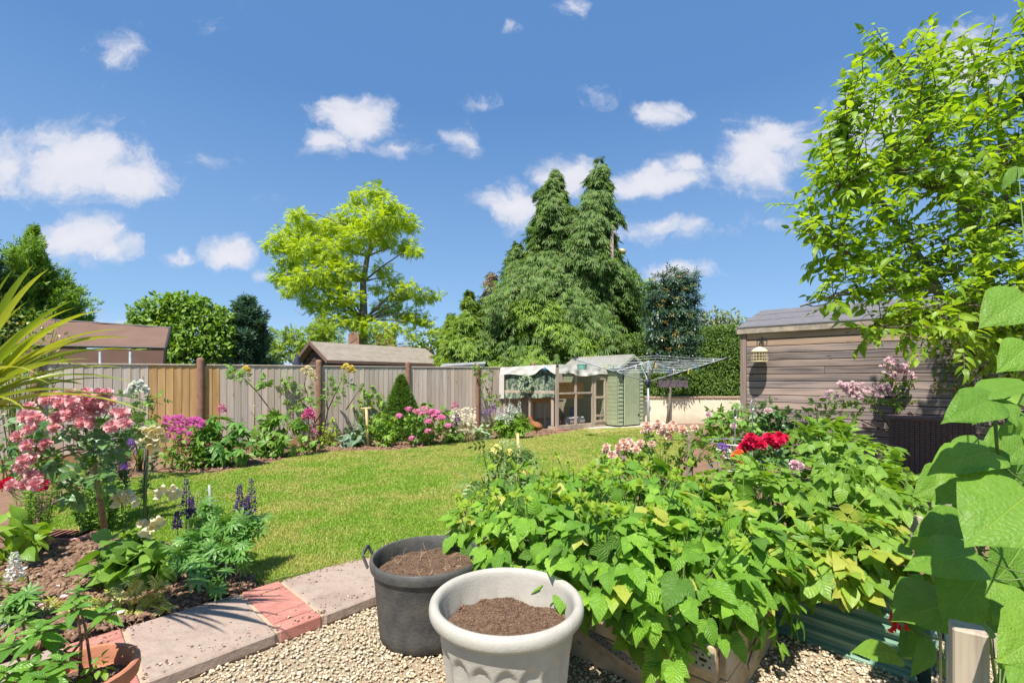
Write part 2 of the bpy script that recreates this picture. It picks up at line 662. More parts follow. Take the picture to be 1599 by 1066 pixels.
# ------------------------------------------------------------------ ground materials
def f_ground(t, p):
    n = t.noise(p, 0.6, 6, 0.6)
    return t.ramp(n, [(0.3, (0.05, 0.09, 0.02)), (0.7, (0.11, 0.15, 0.04))]), n, 0.95


def f_lawn(t, p):
    n = t.noise(p, 0.9, 4, 0.6); n2 = t.noise(p, 26.0, 6, 0.7)
    c = t.ramp(n, [(0.35, (0.12, 0.20, 0.022)), (0.55, (0.17, 0.25, 0.035)), (0.72, (0.25, 0.27, 0.07))])
    return t.mix(t.mapr(n2, 0.35, 0.7, 0, .6), c, (0.10, 0.11, 0.035)), n2, 0.95


def f_soil(t, p):
    n = t.noise(p, 5.0, 6, 0.65); n2 = t.noise(p, 55.0, 6, 0.7)
    c = t.ramp(n, [(0.3, (0.20, 0.115, 0.072)), (0.7, (0.30, 0.185, 0.12))])
    return t.mix(t.mapr(n2, 0.35, 0.72, 0, .65), c, (0.12, 0.066, 0.04)), n2, 0.95


def f_sub(t, p):
    n2 = t.noise(p, 120.0, 3, 0.7)
    return t.ramp(n2, [(0.3, (0.18, 0.14, 0.09)), (0.7, (0.44, 0.36, 0.25))]), n2, 0.9


def f_slab(t, p):
    n = t.noise(p, 3.5, 6, 0.65, 0.4); n2 = t.noise(p, 70.0, 5, 0.7)
    c = t.ramp(n, [(0.3, (0.30, 0.215, 0.17)), (0.5, (0.37, 0.285, 0.225)), (0.7, (0.35, 0.235, 0.19))])
    c = t.mix(t.mapr(n2, 0.4, 0.75, 0, .45), c, (0.27, 0.22, 0.19))
    st = t.noise(p, 16.0, 4, 0.7)
    c = t.mix(t.mapr(st, 0.52, 0.72, 0, .6), c, (0.19, 0.155, 0.125))
    return c, t.math('ADD', t.math('MULTIPLY', n2, .5), t.noise(p, 18.0, 4, 0.6)), 0.85


def f_brick(t, p):
    n = t.noise(p, 9.0, 5, 0.6); n2 = t.noise(p, 160.0, 4, 0.7)
    c = t.ramp(n, [(0.3, (0.40, 0.15, 0.115)), (0.7, (0.52, 0.23, 0.18))])
    return t.mix(t.mapr(n2, 0.5, 0.75, 0, .5), c, (0.62, 0.44, 0.36)), n2, 0.85


def f_mortar(t, p):
    n2 = t.noise(p, 60.0, 5, 0.7)
    return t.ramp(n2, [(0.3, (0.38, 0.27, 0.18)), (0.7, (0.50, 0.38, 0.27))]), n2, 0.95


def f_concrete(t, p):
    n = t.noise(p, 4.0, 6, 0.65)
    return t.ramp(n, [(0.3, (0.42, 0.38, 0.31)), (0.7, (0.56, 0.50, 0.42))]), t.noise(p, 80, 4), 0.9


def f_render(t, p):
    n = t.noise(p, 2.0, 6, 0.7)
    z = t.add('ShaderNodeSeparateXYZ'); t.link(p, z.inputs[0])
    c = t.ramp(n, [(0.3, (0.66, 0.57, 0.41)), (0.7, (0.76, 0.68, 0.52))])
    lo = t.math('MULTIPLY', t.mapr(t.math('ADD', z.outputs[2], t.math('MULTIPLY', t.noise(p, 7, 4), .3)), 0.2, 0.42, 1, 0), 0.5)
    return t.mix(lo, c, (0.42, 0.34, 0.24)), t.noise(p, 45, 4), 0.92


M_ground = world_mat('ground', f_ground)
M_lawn = world_mat('lawn', f_lawn)
M_soil = world_mat('soil', f_soil)
M_sub = world_mat('gravel_base', f_sub)
M_slab = world_mat('sandstone', f_slab)
M_brick = world_mat('paver_brick', f_brick)
M_mortar = world_mat('mortar', f_mortar)
M_conc = world_mat('concrete', f_concrete)
M_render = world_mat('cream_render', f_render)

# colours picked stone by stone
def island_mat(name, cols, rough=0.85, bumpscale=0, spec=0.3):
    m, t = new_mat(name)
    f = rand_fac(t)
    col = t.ramp(f, [(i / max(1, len(cols) - 1), c) for i, c in enumerate(cols)])
    if bumpscale:
        ge = t.add('ShaderNodeNewGeometry')
        n = t.noise(ge.outputs['Position'], bumpscale, 3, .6)
        col = t.mix(t.mapr(n, 0.4, 0.7, 0, .4), col, t.mix(1.0, col, (0.6, 0.55, 0.5), mode='MULTIPLY'))
    bs = t.add('ShaderNodeBsdfPrincipled', i_Roughness=rough)
    bs.inputs['Specular IOR Level'].default_value = spec
    t.link(col, bs.inputs['Base Color'])
    finish(t, bs.outputs[0])
    return m


M_gravel = island_mat('gravel_stone', [(0.50, 0.37, 0.23), (0.60, 0.48, 0.32), (0.40, 0.28, 0.17), (0.66, 0.56, 0.41), (0.46, 0.38, 0.27), (0.70, 0.61, 0.47), (0.54, 0.39, 0.24)], 0.8, 90)
M_clod = island_mat('soil_clod', [(0.20, 0.115, 0.07), (0.29, 0.18, 0.12), (0.15, 0.085, 0.05), (0.33, 0.21, 0.145)], 0.95, 120)
M_compost = island_mat('compost_crumb', [(0.085, 0.048, 0.028), (0.15, 0.09, 0.055), (0.055, 0.033, 0.022), (0.24, 0.15, 0.09), (0.11, 0.065, 0.04)], 0.95)

# ------------------------------------------------------------------ ground sheet, lawn, beds
o = MB().quad((-400, -60, -0.16), (400, -60, -0.16), (400, 900, -0.16), (-400, 900, -0.16)).build('ground', M_ground)
o['kind'] = 'structure'

lawn_px = [(404, 909), (345, 876), (300, 856), (210, 842), (120, 832), (72, 826), (62, 806), (107, 775), (180, 752), (245, 739), (330, 739),
           (400, 729), (450, 716), (496, 706), (560, 704), (614, 703.5), (660, 699), (710, 691), (774, 686.5), (840, 681), (880, 676.5), (905, 671),
           (1000, 667), (1075, 668), (1085, 690), (1040, 740), (900, 780), (780, 830), (758, 850), (700, 845)]
lawn = [tuple(G(*p)[:2]) for p in lawn_px]
# path axis (found from the bricks): near corner N0, along PA, across PB
N0 = np.array([-1.15, 2.29]); PA = nrm([0.69, 0.724]); PB = np.array([-PA[1], PA[0]])


def path_st(pts):
    d = pts - N0
    return d @ PA, d @ PB


def hfun(x, y):
    h = 0.022 * mnoise.noise((x * 2.1, y * 2.1, 0.0)) + 0.02 * mnoise.noise((x * 7, y * 7, 3.0)) + 0.016 * mnoise.noise((x * 21, y * 21, 9.0))
    return h


def soil_sheet(name, x0, x1, y0, y1, st):
    xs = np.arange(x0, x1 + st / 2, st); ys = np.arange(y0, y1 + st / 2, st)
    X, Y = np.meshgrid(xs, ys)
    pts = np.stack([X.ravel(), Y.ravel()], 1)
    s, u = path_st(pts)
    Z = np.array([hfun(a, b) for a, b in pts])
    inl = inpoly(pts, lawn)
    Z = np.where(inl, -0.06, Z - 0.005)
    Z = np.where(u < 0.66, -0.14, Z)
    nx, ny = len(xs), len(ys)
    i = np.arange(nx * ny).reshape(ny, nx)
    Fq = np.stack([i[:-1, :-1], i[:-1, 1:], i[1:, 1:], i[1:, :-1]], -1).reshape(-1, 4)
    o = link_mesh(name, mesh_np(name, np.column_stack([pts, Z]), Fq, M_soil, smooth=True))
    o['kind'] = 'structure'
    return o


soil_sheet('flower_bed_soil', -4.6, -0.9, 1.2, 3.9, 0.02)
soil_sheet('border_soil', -9.0, 9.0, 3.92, 13.6, 0.07)
soil_sheet('vegetable_bed_soil', -0.88, 5.0, 2.0, 3.88, 0.04)

me = MB()
me.prism(lawn, -0.07, 0.0)
o = me.build('lawn', M_lawn); o['kind'] = 'structure'


def sample_poly(poly, n, wf=None, x=None):
    poly = np.array(poly)
    lo, hi = poly.min(0), poly.max(0)
    out = []
    tot = 0
    while tot < n:
        p = rng.uniform(lo, hi, (n * 2, 2))
        p = p[inpoly(p, poly)]
        if wf is not None:
            p = p[rng.random(len(p)) < wf(p)]
        out.append(p); tot += len(p)
    return np.concatenate(out)[:n]


# grass blades: one bent blade of two triangles; density falls with distance
def grass():
    n = 380000
    p = sample_poly(lawn, n, lambda q: np.clip((3.6 / np.maximum(q[:, 1], 2.5)) ** 1.5, 0.05, 1))
    Y = p[:, 1]
    nn = np.array([mnoise.noise((a * .9, b * .9, 0)) for a, b in p[:n:1]]) if n < 1 else None
    h = rng.uniform(0.013, 0.029, n) * (1 + 0.04 * Y)
    w = rng.uniform(0.0024, 0.0042, n) * (0.8 + 0.16 * Y)
    a = rng.uniform(0, 2 * np.pi, n)
    tilt = rng.uniform(0.1, 0.9, n)
    lx, ly = np.cos(a), np.sin(a)
    b = rng.uniform(0, 2 * np.pi, n)
    sx, sy = np.cos(b) * w / 2, np.sin(b) * w / 2
    z0 = np.full(n, -0.002)
    A = np.stack([p[:, 0] - sx, p[:, 1] - sy, z0], 1)
    B = np.stack([p[:, 0] + sx, p[:, 1] + sy, z0], 1)
    mx, my = p[:, 0] + lx * h * tilt * .35, p[:, 1] + ly * h * tilt * .35
    Cc = np.stack([mx + sx * .8, my + sy * .8, h * .6], 1)
    D = np.stack([mx - sx * .8, my - sy * .8, h * .6], 1)
    E = np.stack([p[:, 0] + lx * h * tilt, p[:, 1] + ly * h * tilt, h * (1 - tilt * .35)], 1)
    V = np.stack([A, B, Cc, D, E], 1).reshape(-1, 3)
    i = np.arange(n) * 5
    Fq = np.stack([i, i + 1, i + 2, i + 3], 1); Ft = np.stack([i + 3, i + 2, i + 4], 1)
    m, t = new_mat('grass_blade')
    f = rand_fac(t)
    ge = t.add('ShaderNodeNewGeometry')
    big = t.noise(ge.outputs['Position'], 0.8, 5, 0.62)
    patch = t.noise(ge.outputs['Position'], 2.3, 4, 0.6)
    g = t.ramp(f, [(0, (0.17, 0.33, 0.025)), (0.5, (0.25, 0.43, 0.04)), (0.82, (0.36, 0.50, 0.07)), (1, (0.55, 0.50, 0.2))])
    y = t.ramp(f, [(0, (0.36, 0.40, 0.07)), (0.6, (0.52, 0.48, 0.15)), (1, (0.68, 0.56, 0.28))])
    sp = t.add('ShaderNodeSeparateXYZ'); t.link(ge.outputs['Position'], sp.inputs[0])
    far = t.mapr(sp.outputs[1], 3.5, 9.0, 0.0, 0.09)
    k = t.mapr(t.math('ADD', t.math('ADD', t.math('MULTIPLY', big, .6), t.math('MULTIPLY', patch, .4)), far), 0.49, 0.59, 0, 0.78)
    col = t.mix(k, g, y)
    bs = t.add('ShaderNodeBsdfPrincipled', i_Roughness=0.5)
    bs.inputs['Specular IOR Level'].default_value = 0.3
    t.link(col, bs.inputs['Base Color'])
    tr = t.add('ShaderNodeBsdfTranslucent'); t.link(t.mix(1.0, col, (1.3, 1.2, .6), mode='MULTIPLY'), tr.inputs[0])
    mxs = t.add('ShaderNodeMixShader'); mxs.inputs[0].default_value = 0.35
    t.link(bs.outputs[0], mxs.inputs[1]); t.link(tr.outputs[0], mxs.inputs[2])
    finish(t, mxs.outputs[0])
    o = link_mesh('grass', mesh_np('grass', V, [Fq, Ft], m))
    tag(o, 'short mown lawn grass with dry yellowish patches', None, None, 'stuff')


grass()

ICO_V = None


def ico():
    bm = bmesh.new(); bmesh.ops.create_icosphere(bm, subdivisions=1, radius=1)
    V = np.array([v.co[:] for v in bm.verts]); T = np.array([[v.index for v in f.verts] for f in bm.faces]); bm.free()
    return V, T


ICO = ico()


def stones(name, p, z, rad, mat, flat=0.6, kind='stuff', label=None, parent=None, rough=.24):
    V, T = ICO
    n = len(p)
    jit = 1 + rng.uniform(-rough, rough, (n, len(V), 1))
    S = np.stack([rng.uniform(.75, 1.3, n), rng.uniform(.6, 1.0, n), rng.uniform(.75, 1.15, n) * flat], 1) * np.asarray(rad)[:, None]
    A = rng.uniform(0, 2 * np.pi, n); B = rng.uniform(-.6, .6, n)
    W = V[None] * jit * S[:, None, :]
    cb, sb = np.cos(B)[:, None], np.sin(B)[:, None]
    y = W[..., 1] * cb - W[..., 2] * sb; zz = W[..., 1] * sb + W[..., 2] * cb
    ca, sa = np.cos(A)[:, None], np.sin(A)[:, None]
    x2 = W[..., 0] * ca - y * sa; y2 = W[..., 0] * sa + y * ca
    W = np.stack([x2 + p[:, :1], y2 + p[:, 1:2], zz + np.asarray(z)[:, None]], -1)
    TT = (T[None] + (np.arange(n) * len(V))[:, None, None]).reshape(-1, 3)
    W = W.reshape(-1, 3)
    if parent is not None: W = W - origin(parent)
    o = link_mesh(name, mesh_np(name, W, TT, mat, smooth=True), parent)
    if kind: o['kind'] = kind
    if label: o['label'] = label
    return o


# gravel
gpoly = []
for s_ in np.linspace(-2.6, 1.6, 3):
    q = N0 + PA * s_ + PB * 0.012
    gpoly.append((q[0], q[1]))
gravel_poly = gpoly + [(2.6, 3.4), (2.6, 0.4), (-2.6, 0.2)]
o = MB().prism(gravel_poly, -0.115, -0.066).build('gravel_base', M_sub); o['kind'] = 'structure'
gp = sample_poly([tuple(N0 + PA * -1.2), tuple(N0 + PA * 0.9), (2.3, 3.1), (2.3, 1.4), (-1.9, 1.3)], 24000, lambda q: np.clip((2.6 / q[:, 1]), 0.2, 1))
s_, u_ = path_st(gp)
gp = gp[u_ < -0.006]
stones('gravel', gp, rng.uniform(-0.066, -0.050, len(gp)), rng.uniform(0.0050, 0.0105, len(gp)), M_gravel, 0.62, label='pale buff pea gravel between the path and the planters')

# path
path = MB()
q = [N0 + PA * a + PB * b for a, b in ((-2.4, 0.006), (2.2, 0.006), (2.2, 0.594), (-2.4, 0.594))]
path.prism([tuple(c) for c in q], -0.12, -0.006)
path = path.build('garden_path', M_mortar); path['kind'] = 'structure'


def pave(name, s0, s1, u0, u1, h, mat, lab=None, bev=0.006):
    c = N0 + PA * (s0 + s1) / 2 + PB * (u0 + u1) / 2
    ax = np.array([[*PA, 0], [*PB, 0], [0, 0, 1.0]])
    t_ = rng.normal(0, .004, 2)
    ax2 = np.array([nrm([*PA, t_[0]]), nrm([*PB, t_[1]]), [0, 0, 1.0]])
    mb = MB().box((c[0], c[1], h - 0.03), (s1 - s0, u1 - u0, 0.06), ax2, bev)
    o = mb.build(name, mat, path)
    if lab: o['label'] = lab
    return o


segs = [('slab', -2.30, -1.62), ('brick', -1.60, -1.40), ('slab', -1.385, -0.765), ('brick', -0.75, -0.545), ('slab', -0.525, -0.02), ('brick', 0.0, 0.205), ('slab', 0.225, 0.86), ('brick', 0.88, 1.085), ('slab', 1.10, 1.75)]
for kind, a, b in segs:
    if kind == 'slab':
        pave('paving_slab', a, b, -0.004, 0.604, 0.004 + random.uniform(-.002, .002), M_slab, bev=0.008)
    else:
        for k in range(6):
            pave('brick', a, b, 0.001 + k * 0.1005, 0.097 + k * 0.1005, 0.002 + random.uniform(-.003, .003), M_brick, bev=0.004)
# red edging bricks laid flat at the back of the bed
edg = thing('brick_edging', G(108, 838), 'row of red bricks laid flat between the bare soil and the lawn', 'edging')
for k in range(9):
    a = G(60 + k * 9.5, 838 + k * 0.25, 0.0)
    MB().box((a[0], a[1] - .02, 0.012), (0.1, 0.2, 0.05), np.array([[math.cos(.1), math.sin(.1), 0], [-math.sin(.1), math.cos(.1), 0], [0, 0, 1.]]), 0.004).build('brick', M_brick, edg)

# soil clods, petals
bed = [tuple(G(*p)[:2]) for p in [(-160, 1040), (0, 850), (60, 835), (300, 852), (400, 905), (388, 925), (222, 972), (20, 1045)]]
cp = sample_poly(bed, 17000)
s_, u_ = path_st(cp)
cp = cp[u_ > 0.63]
stones('soil_clods', cp, np.array([hfun(a, b) for a, b in cp]), rng.uniform(.2, 1, len(cp)) ** 3.2 * 0.019 + .0025, M_clod, 0.75, rough=.42, label='crumbly reddish brown clods of soil in the near bed')
b2 = [tuple(G(*p)[:2]) for p in [(240, 736), (330, 737), (450, 714), (560, 702), (614, 701), (710, 689), (870, 675), (860, 668), (700, 672), (560, 682), (440, 692), (300, 712)]]
cp = sample_poly(b2, 5000)
stones('border_clods', cp, np.array([hfun(a, b) for a, b in cp]), rng.uniform(.35, 1, len(cp)) ** 2 * 0.034 + .004, M_clod, 0.75, rough=.42, label='reddish brown clods of soil in the border under the fence')
M_petal = leaf_mat('fallen_petal', [(0.8, 0.66, 0.68), (0.85, 0.8, 0.78), (0.8, 0.55, 0.6)], 0.25)
pp = sample_poly(bed, 60)
s_, u_ = path_st(pp); pp = pp[u_ > 0.63]
pos = np.column_stack([pp, [hfun(a, b) + .022 for a, b in pp]])
extra = np.array([G(x, y, .02) for x, y in [(178, 917), (188, 925), (285, 1), (100, 898), (127, 906), (232, 918)] if y > 600])
pos = np.vstack([pos, extra])
a = rng.uniform(0, 6.28, len(pos))
stuff_leaves('fallen_petals', leaf_tpl(3, .8, 'round', .3, .2), pos, np.stack([np.cos(a), np.sin(a), np.zeros(len(a))], 1), rng.normal(0, .25, (len(a), 3)) + [0, 0, 1], rng.uniform(.02, .042, len(a)), M_petal)['label'] = 'pale pink petals dropped on the soil'

# grit and soil crumbs strayed on the paving
gq = sample_poly([tuple(N0 + PA * -1.6 + PB * .02), tuple(N0 + PA * .9 + PB * .02), tuple(N0 + PA * .9 + PB * .60), tuple(N0 + PA * -1.6 + PB * .60)], 700, lambda q: np.clip(np.exp(-np.minimum(np.abs(path_st(q)[1] - .6), np.abs(path_st(q)[1] - .02)) / .07), .04, 1))
stones('strayed_soil_crumbs', gq, np.full(len(gq), .004), rng.uniform(.3, 1, len(gq)) ** 2 * .007 + .001, M_clod, .6, label='crumbs of soil strayed over the edges of the path', rough=.4)
gq = sample_poly([tuple(N0 + PA * -1.6), tuple(N0 + PA * .9), tuple(N0 + PA * .9 + PB * .12), tuple(N0 + PA * -1.6 + PB * .12)], 26)
stones('strayed_gravel', gq, np.full(len(gq), .006), rng.uniform(.004, .008, len(gq)), M_gravel, .6, label='few buff pebbles strayed on the path edge')
# ragged grass tufts over the cut edge of the lawn
# ------------------------------------------------------------------ fence
M_fw = wood('weathered_fence_wood', (0.60, 0.51, 0.43), (0.40, 0.335, 0.28), (0.55, 0.42, 0.31), 2, across=55, along=1.8, var=.45)
M_ff = wood('fresh_fence_wood', (0.62, 0.37, 0.15), (0.47, 0.25, 0.09), (0.66, 0.43, 0.22), 2, across=42, along=1.6, var=.3)
M_post = plain('fence_post_wood', (0.20, 0.105, 0.072), 0.85, .2, 0, .2, 14, .5, 90, (0.29, 0.165, 0.11))
M_grb = wood('gravel_board_wood', (0.40, 0.24, 0.12), (0.29, 0.17, 0.09), None, 1, across=38)
K0 = np.array([-5.25, 7.77]); KD = np.array([1.457, 1.267]); KL = np.linalg.norm(KD); KU = KD / KL; KN = np.array([KU[1], -KU[0]])
ktop = {-2: 1.47, -1: 1.494, 0: 1.514, 1: 1.532, 2: 1.550, 3: 1.575, 4: 1.60, 5: 1.62, 6: 1.62}
fence = thing('fence', (K0[0], K0[1], 0), 'long closeboard fence of upright weathered boards along the far side of the lawn', 'fence')


def fp(k, off=0.0, z=0.0):
    q = K0 + KD * k + KN * off
    return np.array([q[0], q[1], z])


FAX = np.array([[*KU, 0], [*KN, 0], [0, 0, 1.0]])
for k in range(-2, 6):
    ztop = (ktop[k] + ktop[k + 1]) / 2
    zt0, zt1 = ktop[k], ktop[k + 1]
    nb = 17
    for j in range(nb):
        kk = k + 0.026 + (j + .5) / nb * 0.948
        fr = (-0.36 < kk < 0.16)
        zt = zt0 + (zt1 - zt0) * ((j + .5) / nb) - 0.035 + random.uniform(-.004, .004)
        tw = random.uniform(-.012, .012) + 0.055
        ax = np.array([[*(KU * math.cos(tw) + KN * math.sin(tw)), random.uniform(-.004, .004)], [*(KN * math.cos(tw) - KU * math.sin(tw)), 0], [0, 0, 1.0]])
        c = fp(kk, 0.012, (zt + 0.16) / 2)
        b = MB().box((0, 0, 0), (KL * 0.948 / nb + 0.012, 0.014, zt - 0.16), ax, 0.0025).build('board', M_ff if fr else M_fw, fence, local=True)
        b.location = [float(v) for v in c - origin(fence)]
        if fr: b['label'] = 'fresh orange brown board'
    MB().bar(fp(k + .04, 0.012, zt0 - .022), fp(k + .965, 0.012, zt1 - .022), 0.045, 0.022, bev=.003).build('capping_rail', M_fw, fence)
    MB().bar(fp(k + .04, 0.0, .075), fp(k + .965, 0.0, .075), 0.03, 0.15, bev=.004).build('gravel_board', M_grb, fence)
for k in range(-2, 7):
    h = {0: 1.612, 1: 1.63, 2: 1.64, 3: 1.62, 4: 1.72}.get(k, 1.62)
    c = fp(k, 0.02)
    pr = 0.058
    MB().lathe(c, [(pr, -.05), (pr, h - .05), (pr * .93, h - .02), (pr * .6, h), (0.002, h + .004)], 16).build('post', M_post, fence, smooth=True)

# ------------------------------------------------------------------ shiplap shed, right
M_sh = wood('weathered_shiplap', (0.34, 0.28, 0.26), (0.105, 0.082, 0.078), (0.42, 0.31, 0.25), 0, across=60, along=1.1, var=.5, rough=.7, con=.12, bump=.6)
M_shn = wood('newer_shiplap', (0.44, 0.31, 0.22), (0.30, 0.20, 0.14), (0.50, 0.36, 0.25), 0, across=44, along=2.2, var=.3)
M_fas = wood('fascia_wood', (0.36, 0.30, 0.24), (0.21, 0.175, 0.14), (0.42, 0.34, 0.26), 0, across=34, along=1.4)
M_shp = wood('shed_corner_post', (0.27, 0.20, 0.16), (0.16, 0.12, 0.10), None, 2, across=34)
M_felt = plain('roofing_felt', (0.135, 0.13, 0.145), .9, .2, 0, .1, 7, .7, 260, (0.185, 0.175, 0.18))
M_gapshade = plain('gap_shade', (0.05, 0.038, 0.034), .9, .1)  # near black: shade of the board gaps put into the colour
SL = np.array([4.12, 8.20]); SU = nrm([1.92, -1.65]); SN = np.array([SU[1], -SU[0]])   # SN points to the camera
if SN[1] > 0: SN = -SN
SLEN = 4.1
SAX = np.array([[*SU, 0], [*(-SN), 0], [0, 0, 1.0]])


def sp(s, off=0.0, z=0.0):
    q = SL + SU * s + SN * off
    return np.array([q[0], q[1], z])


shed = thing('garden_shed', sp(0, 0, 0), 'wooden shiplap shed with grey felt roof at the right of the garden', 'shed')
nbd = 17; ez = 2.06; bh = (ez - 0.02) / nbd
for j in range(nbd):
    z0 = 0.02 + j * bh
    cuts = [0.05] + sorted(random.sample([1.2, 1.8, 2.3, 2.9, 3.3], 1)) + [SLEN]
    if random.random() < .5: cuts = [0.05, SLEN]
    for a, b in zip(cuts[:-1], cuts[1:]):
        tl = 0.06
        ax = np.array([[*SU, 0], nrm([*(-SN), tl]), nrm([*(SN * tl), 1.0])])
        c = sp((a + b) / 2, 0.004, z0 + bh / 2)
        o = MB().box((0, 0, 0), (b - a - .003, 0.022, bh - .012), np.eye(3), .004).build('board', M_shn if j >= nbd - 2 else M_sh, shed, local=True)
        o.matrix_basis = Matrix.Translation([float(v) for v in c - origin(shed)]) @ Matrix(ax.T.tolist()).to_4x4()
    MB().box(sp(SLEN / 2, -0.018, z0 - .001), (SLEN - .1, 0.010, 0.03), SAX).build('gap_shade_strip', M_gapshade, shed)  # dark strip added behind each gap to paint its shadow
MB().box(sp(0.0, 0.005, ez / 2), (0.10, 0.06, ez), SAX, .005).build('corner_post', M_shp, shed)
# gable end and body behind
depth = 3.4
g = MB()
A_ = sp(0.02, -0.03, 0); B_ = sp(0.02, -depth, 0)
mid = sp(0.02, -depth / 2, 2.60)
top0 = np.array([A_[0], A_[1], 2.06]); top1 = np.array([B_[0], B_[1], 2.06])
g.raw([A_, B_, top1, mid, top0], [(0, 1, 2, 3, 4)])
g.build('gable_wall', M_sh, shed)
MB().box(sp(SLEN / 2, -.06, 1.03), (SLEN - .06, 0.04, 2.04), SAX).build('inner_wall', M_sh, shed)
MB().box(sp(SLEN, -depth / 2, 1.03), (0.04, depth, 2.04), SAX).build('end_wall', M_sh, shed)
MB().box(sp(SLEN / 2, -depth, 1.03), (SLEN - .06, 0.04, 2.04), SAX).build('back_wall', M_sh, shed)
MB().box(sp(SLEN / 2 - .02, 0.075, 2.105), (SLEN + .14, 0.022, 0.115), SAX, .004).build('fascia_board', M_fas, shed)
# roof: felt strips lapped one over another, each its own sheet
for side in (0, 1):
    e0 = 0.095 if side == 0 else -depth - .09
    r0 = -depth / 2
    strips = [(0, .36), (.34, .70), (.68, 1.0)] if side == 0 else [(0, 1.0)]
    for i, (a, b) in enumerate(strips):
        def pt(s, f, dz):
            off = e0 + (r0 - e0) * f
            return sp(s, off, 2.165 + (2.66 - 2.165) * f + dz)
        th = 0.006
        lift = 0.005 * i
        q = [pt(-.09, a, lift + .004), pt(SLEN + .08, a, lift + .004), pt(SLEN + .08, b, lift), pt(-.09, b, lift)]
        V = q + [x - np.array([0, 0, .018]) for x in q]
        MB().raw(V, [(0, 1, 2, 3), (7, 6, 5, 4), (0, 4, 5, 1), (1, 5, 6, 2), (2, 6, 7, 3), (3, 7, 4, 0)]).build('roof_felt', M_felt, shed)
for side in (0, 1):
    e0 = 0.095 if side == 0 else -depth - .09
    MB().bar(sp(-.10, e0, 2.10), sp(-.10, -depth / 2, 2.59), 0.02, 0.10, bev=.003).build('barge_board', M_fas, shed)

# bird feeder on a scroll bracket
M_wire = plain('dark_iron', (0.05, 0.05, 0.052), .5, .5, .6)
M_cream = plain('cream_plastic', (0.74, 0.64, 0.40), .5, .5, 0, .08, 30)
hx = sp(0.34, 0.02, 0)
hk = MB()
cs = 0.30
hk.bar(sp(cs, .022, 1.98), sp(cs, .022, 1.72), .02, .006, up=(*SN, 0))
arc = [sp(cs, .03 + .2 * math.sin(a), 1.80 + .12 * (1 - math.cos(a)) * .5) for a in np.linspace(0, 2.0, 10)]
hk.tube(arc, .005)
for c0, rr in ((.08, .035), (.10, .03)):
    hk.tube([sp(cs, c0 + rr * math.cos(a) * (1 - a / 12), 1.88 + rr * math.sin(a) * (1 - a / 12)) for a in np.linspace(0, 6.2, 14)], .0035)
for dxx in (-.05, .05):
    hk.tube([sp(cs + dxx + .03 * math.cos(a), .03, 1.90 + .05 * math.sin(a)) for a in np.linspace(0, 6.28, 12)], .004)
br = hk.build('scroll_bracket', M_wire)
tagged(br, 'black iron scroll bracket screwed to the top left of the shed wall', 'bracket')
fc = sp(cs, 0.21, 1.56)
fd = thing('bird_feeder', fc, 'cream domed bird feeder with wire cage hanging on the shed wall', 'bird feeder')
MB().lathe(fc, [(.002, .245), (.03, .24), (.085, .215), (.125, .175), (.138, .150), (.130, .148), (.08, .195), (.002, .22)], 24).build('dome', M_cream, fd, smooth=True)
MB().tube([fc + [0, 0, .24], fc + [0, 0, .33]], .004).build('hook', M_wire, fd)
MB().lathe(fc, [(.05, .0), (.05, .14)], 16).build('seed_tube', plain('seed', (0.55, 0.40, 0.2), .8, var=.3, scale=90), fd, smooth=True)
for k in range(18):
    a = 2 * math.pi * k / 18
    d = np.array([math.cos(a), math.sin(a), 0]) * .127
    MB().tube([fc + d + [0, 0, .15], fc + d - [0, 0, .012]], .0034, 5).build('cage_bar', M_cream, fd)
for z in (0, .05, .10):
    MB().tube([fc + [math.cos(a) * .128, math.sin(a) * .128, z] for a in np.linspace(0, 2 * math.pi, 25)], .0034, 5).build('cage_ring', M_cream, fd)
MB().lathe(fc, [(.002, -.012), (.13, -.012), (.13, -.002), (.002, -.002)], 24).build('tray', M_cream, fd)

# ------------------------------------------------------------------ cream wall and hedge
WY = 13.3
wall = thing('garden_wall', (5.0, WY, 0), 'low cream rendered wall with a brick coping below the clipped hedge', 'wall')
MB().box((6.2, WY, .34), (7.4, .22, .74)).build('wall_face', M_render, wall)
for k in range(32):
    MB().box((2.62 + k * .232, WY - .005, .735), (.222, .27, .05), None, .006).build('brick', plain('coping_brick', (0.50, 0.36, 0.25), .9, .2, 0, .2, 20) if k == 0 else MAT['coping_brick'], wall)

M_hedge = leaf_mat('hedge_leaf', [(0.075, 0.15, 0.016), (0.12, 0.21, 0.025), (0.18, 0.28, 0.035), (0.09, 0.17, 0.02)], .3, .45)
T_small = leaf_tpl(2, .55, 'ovate', .15, .15)


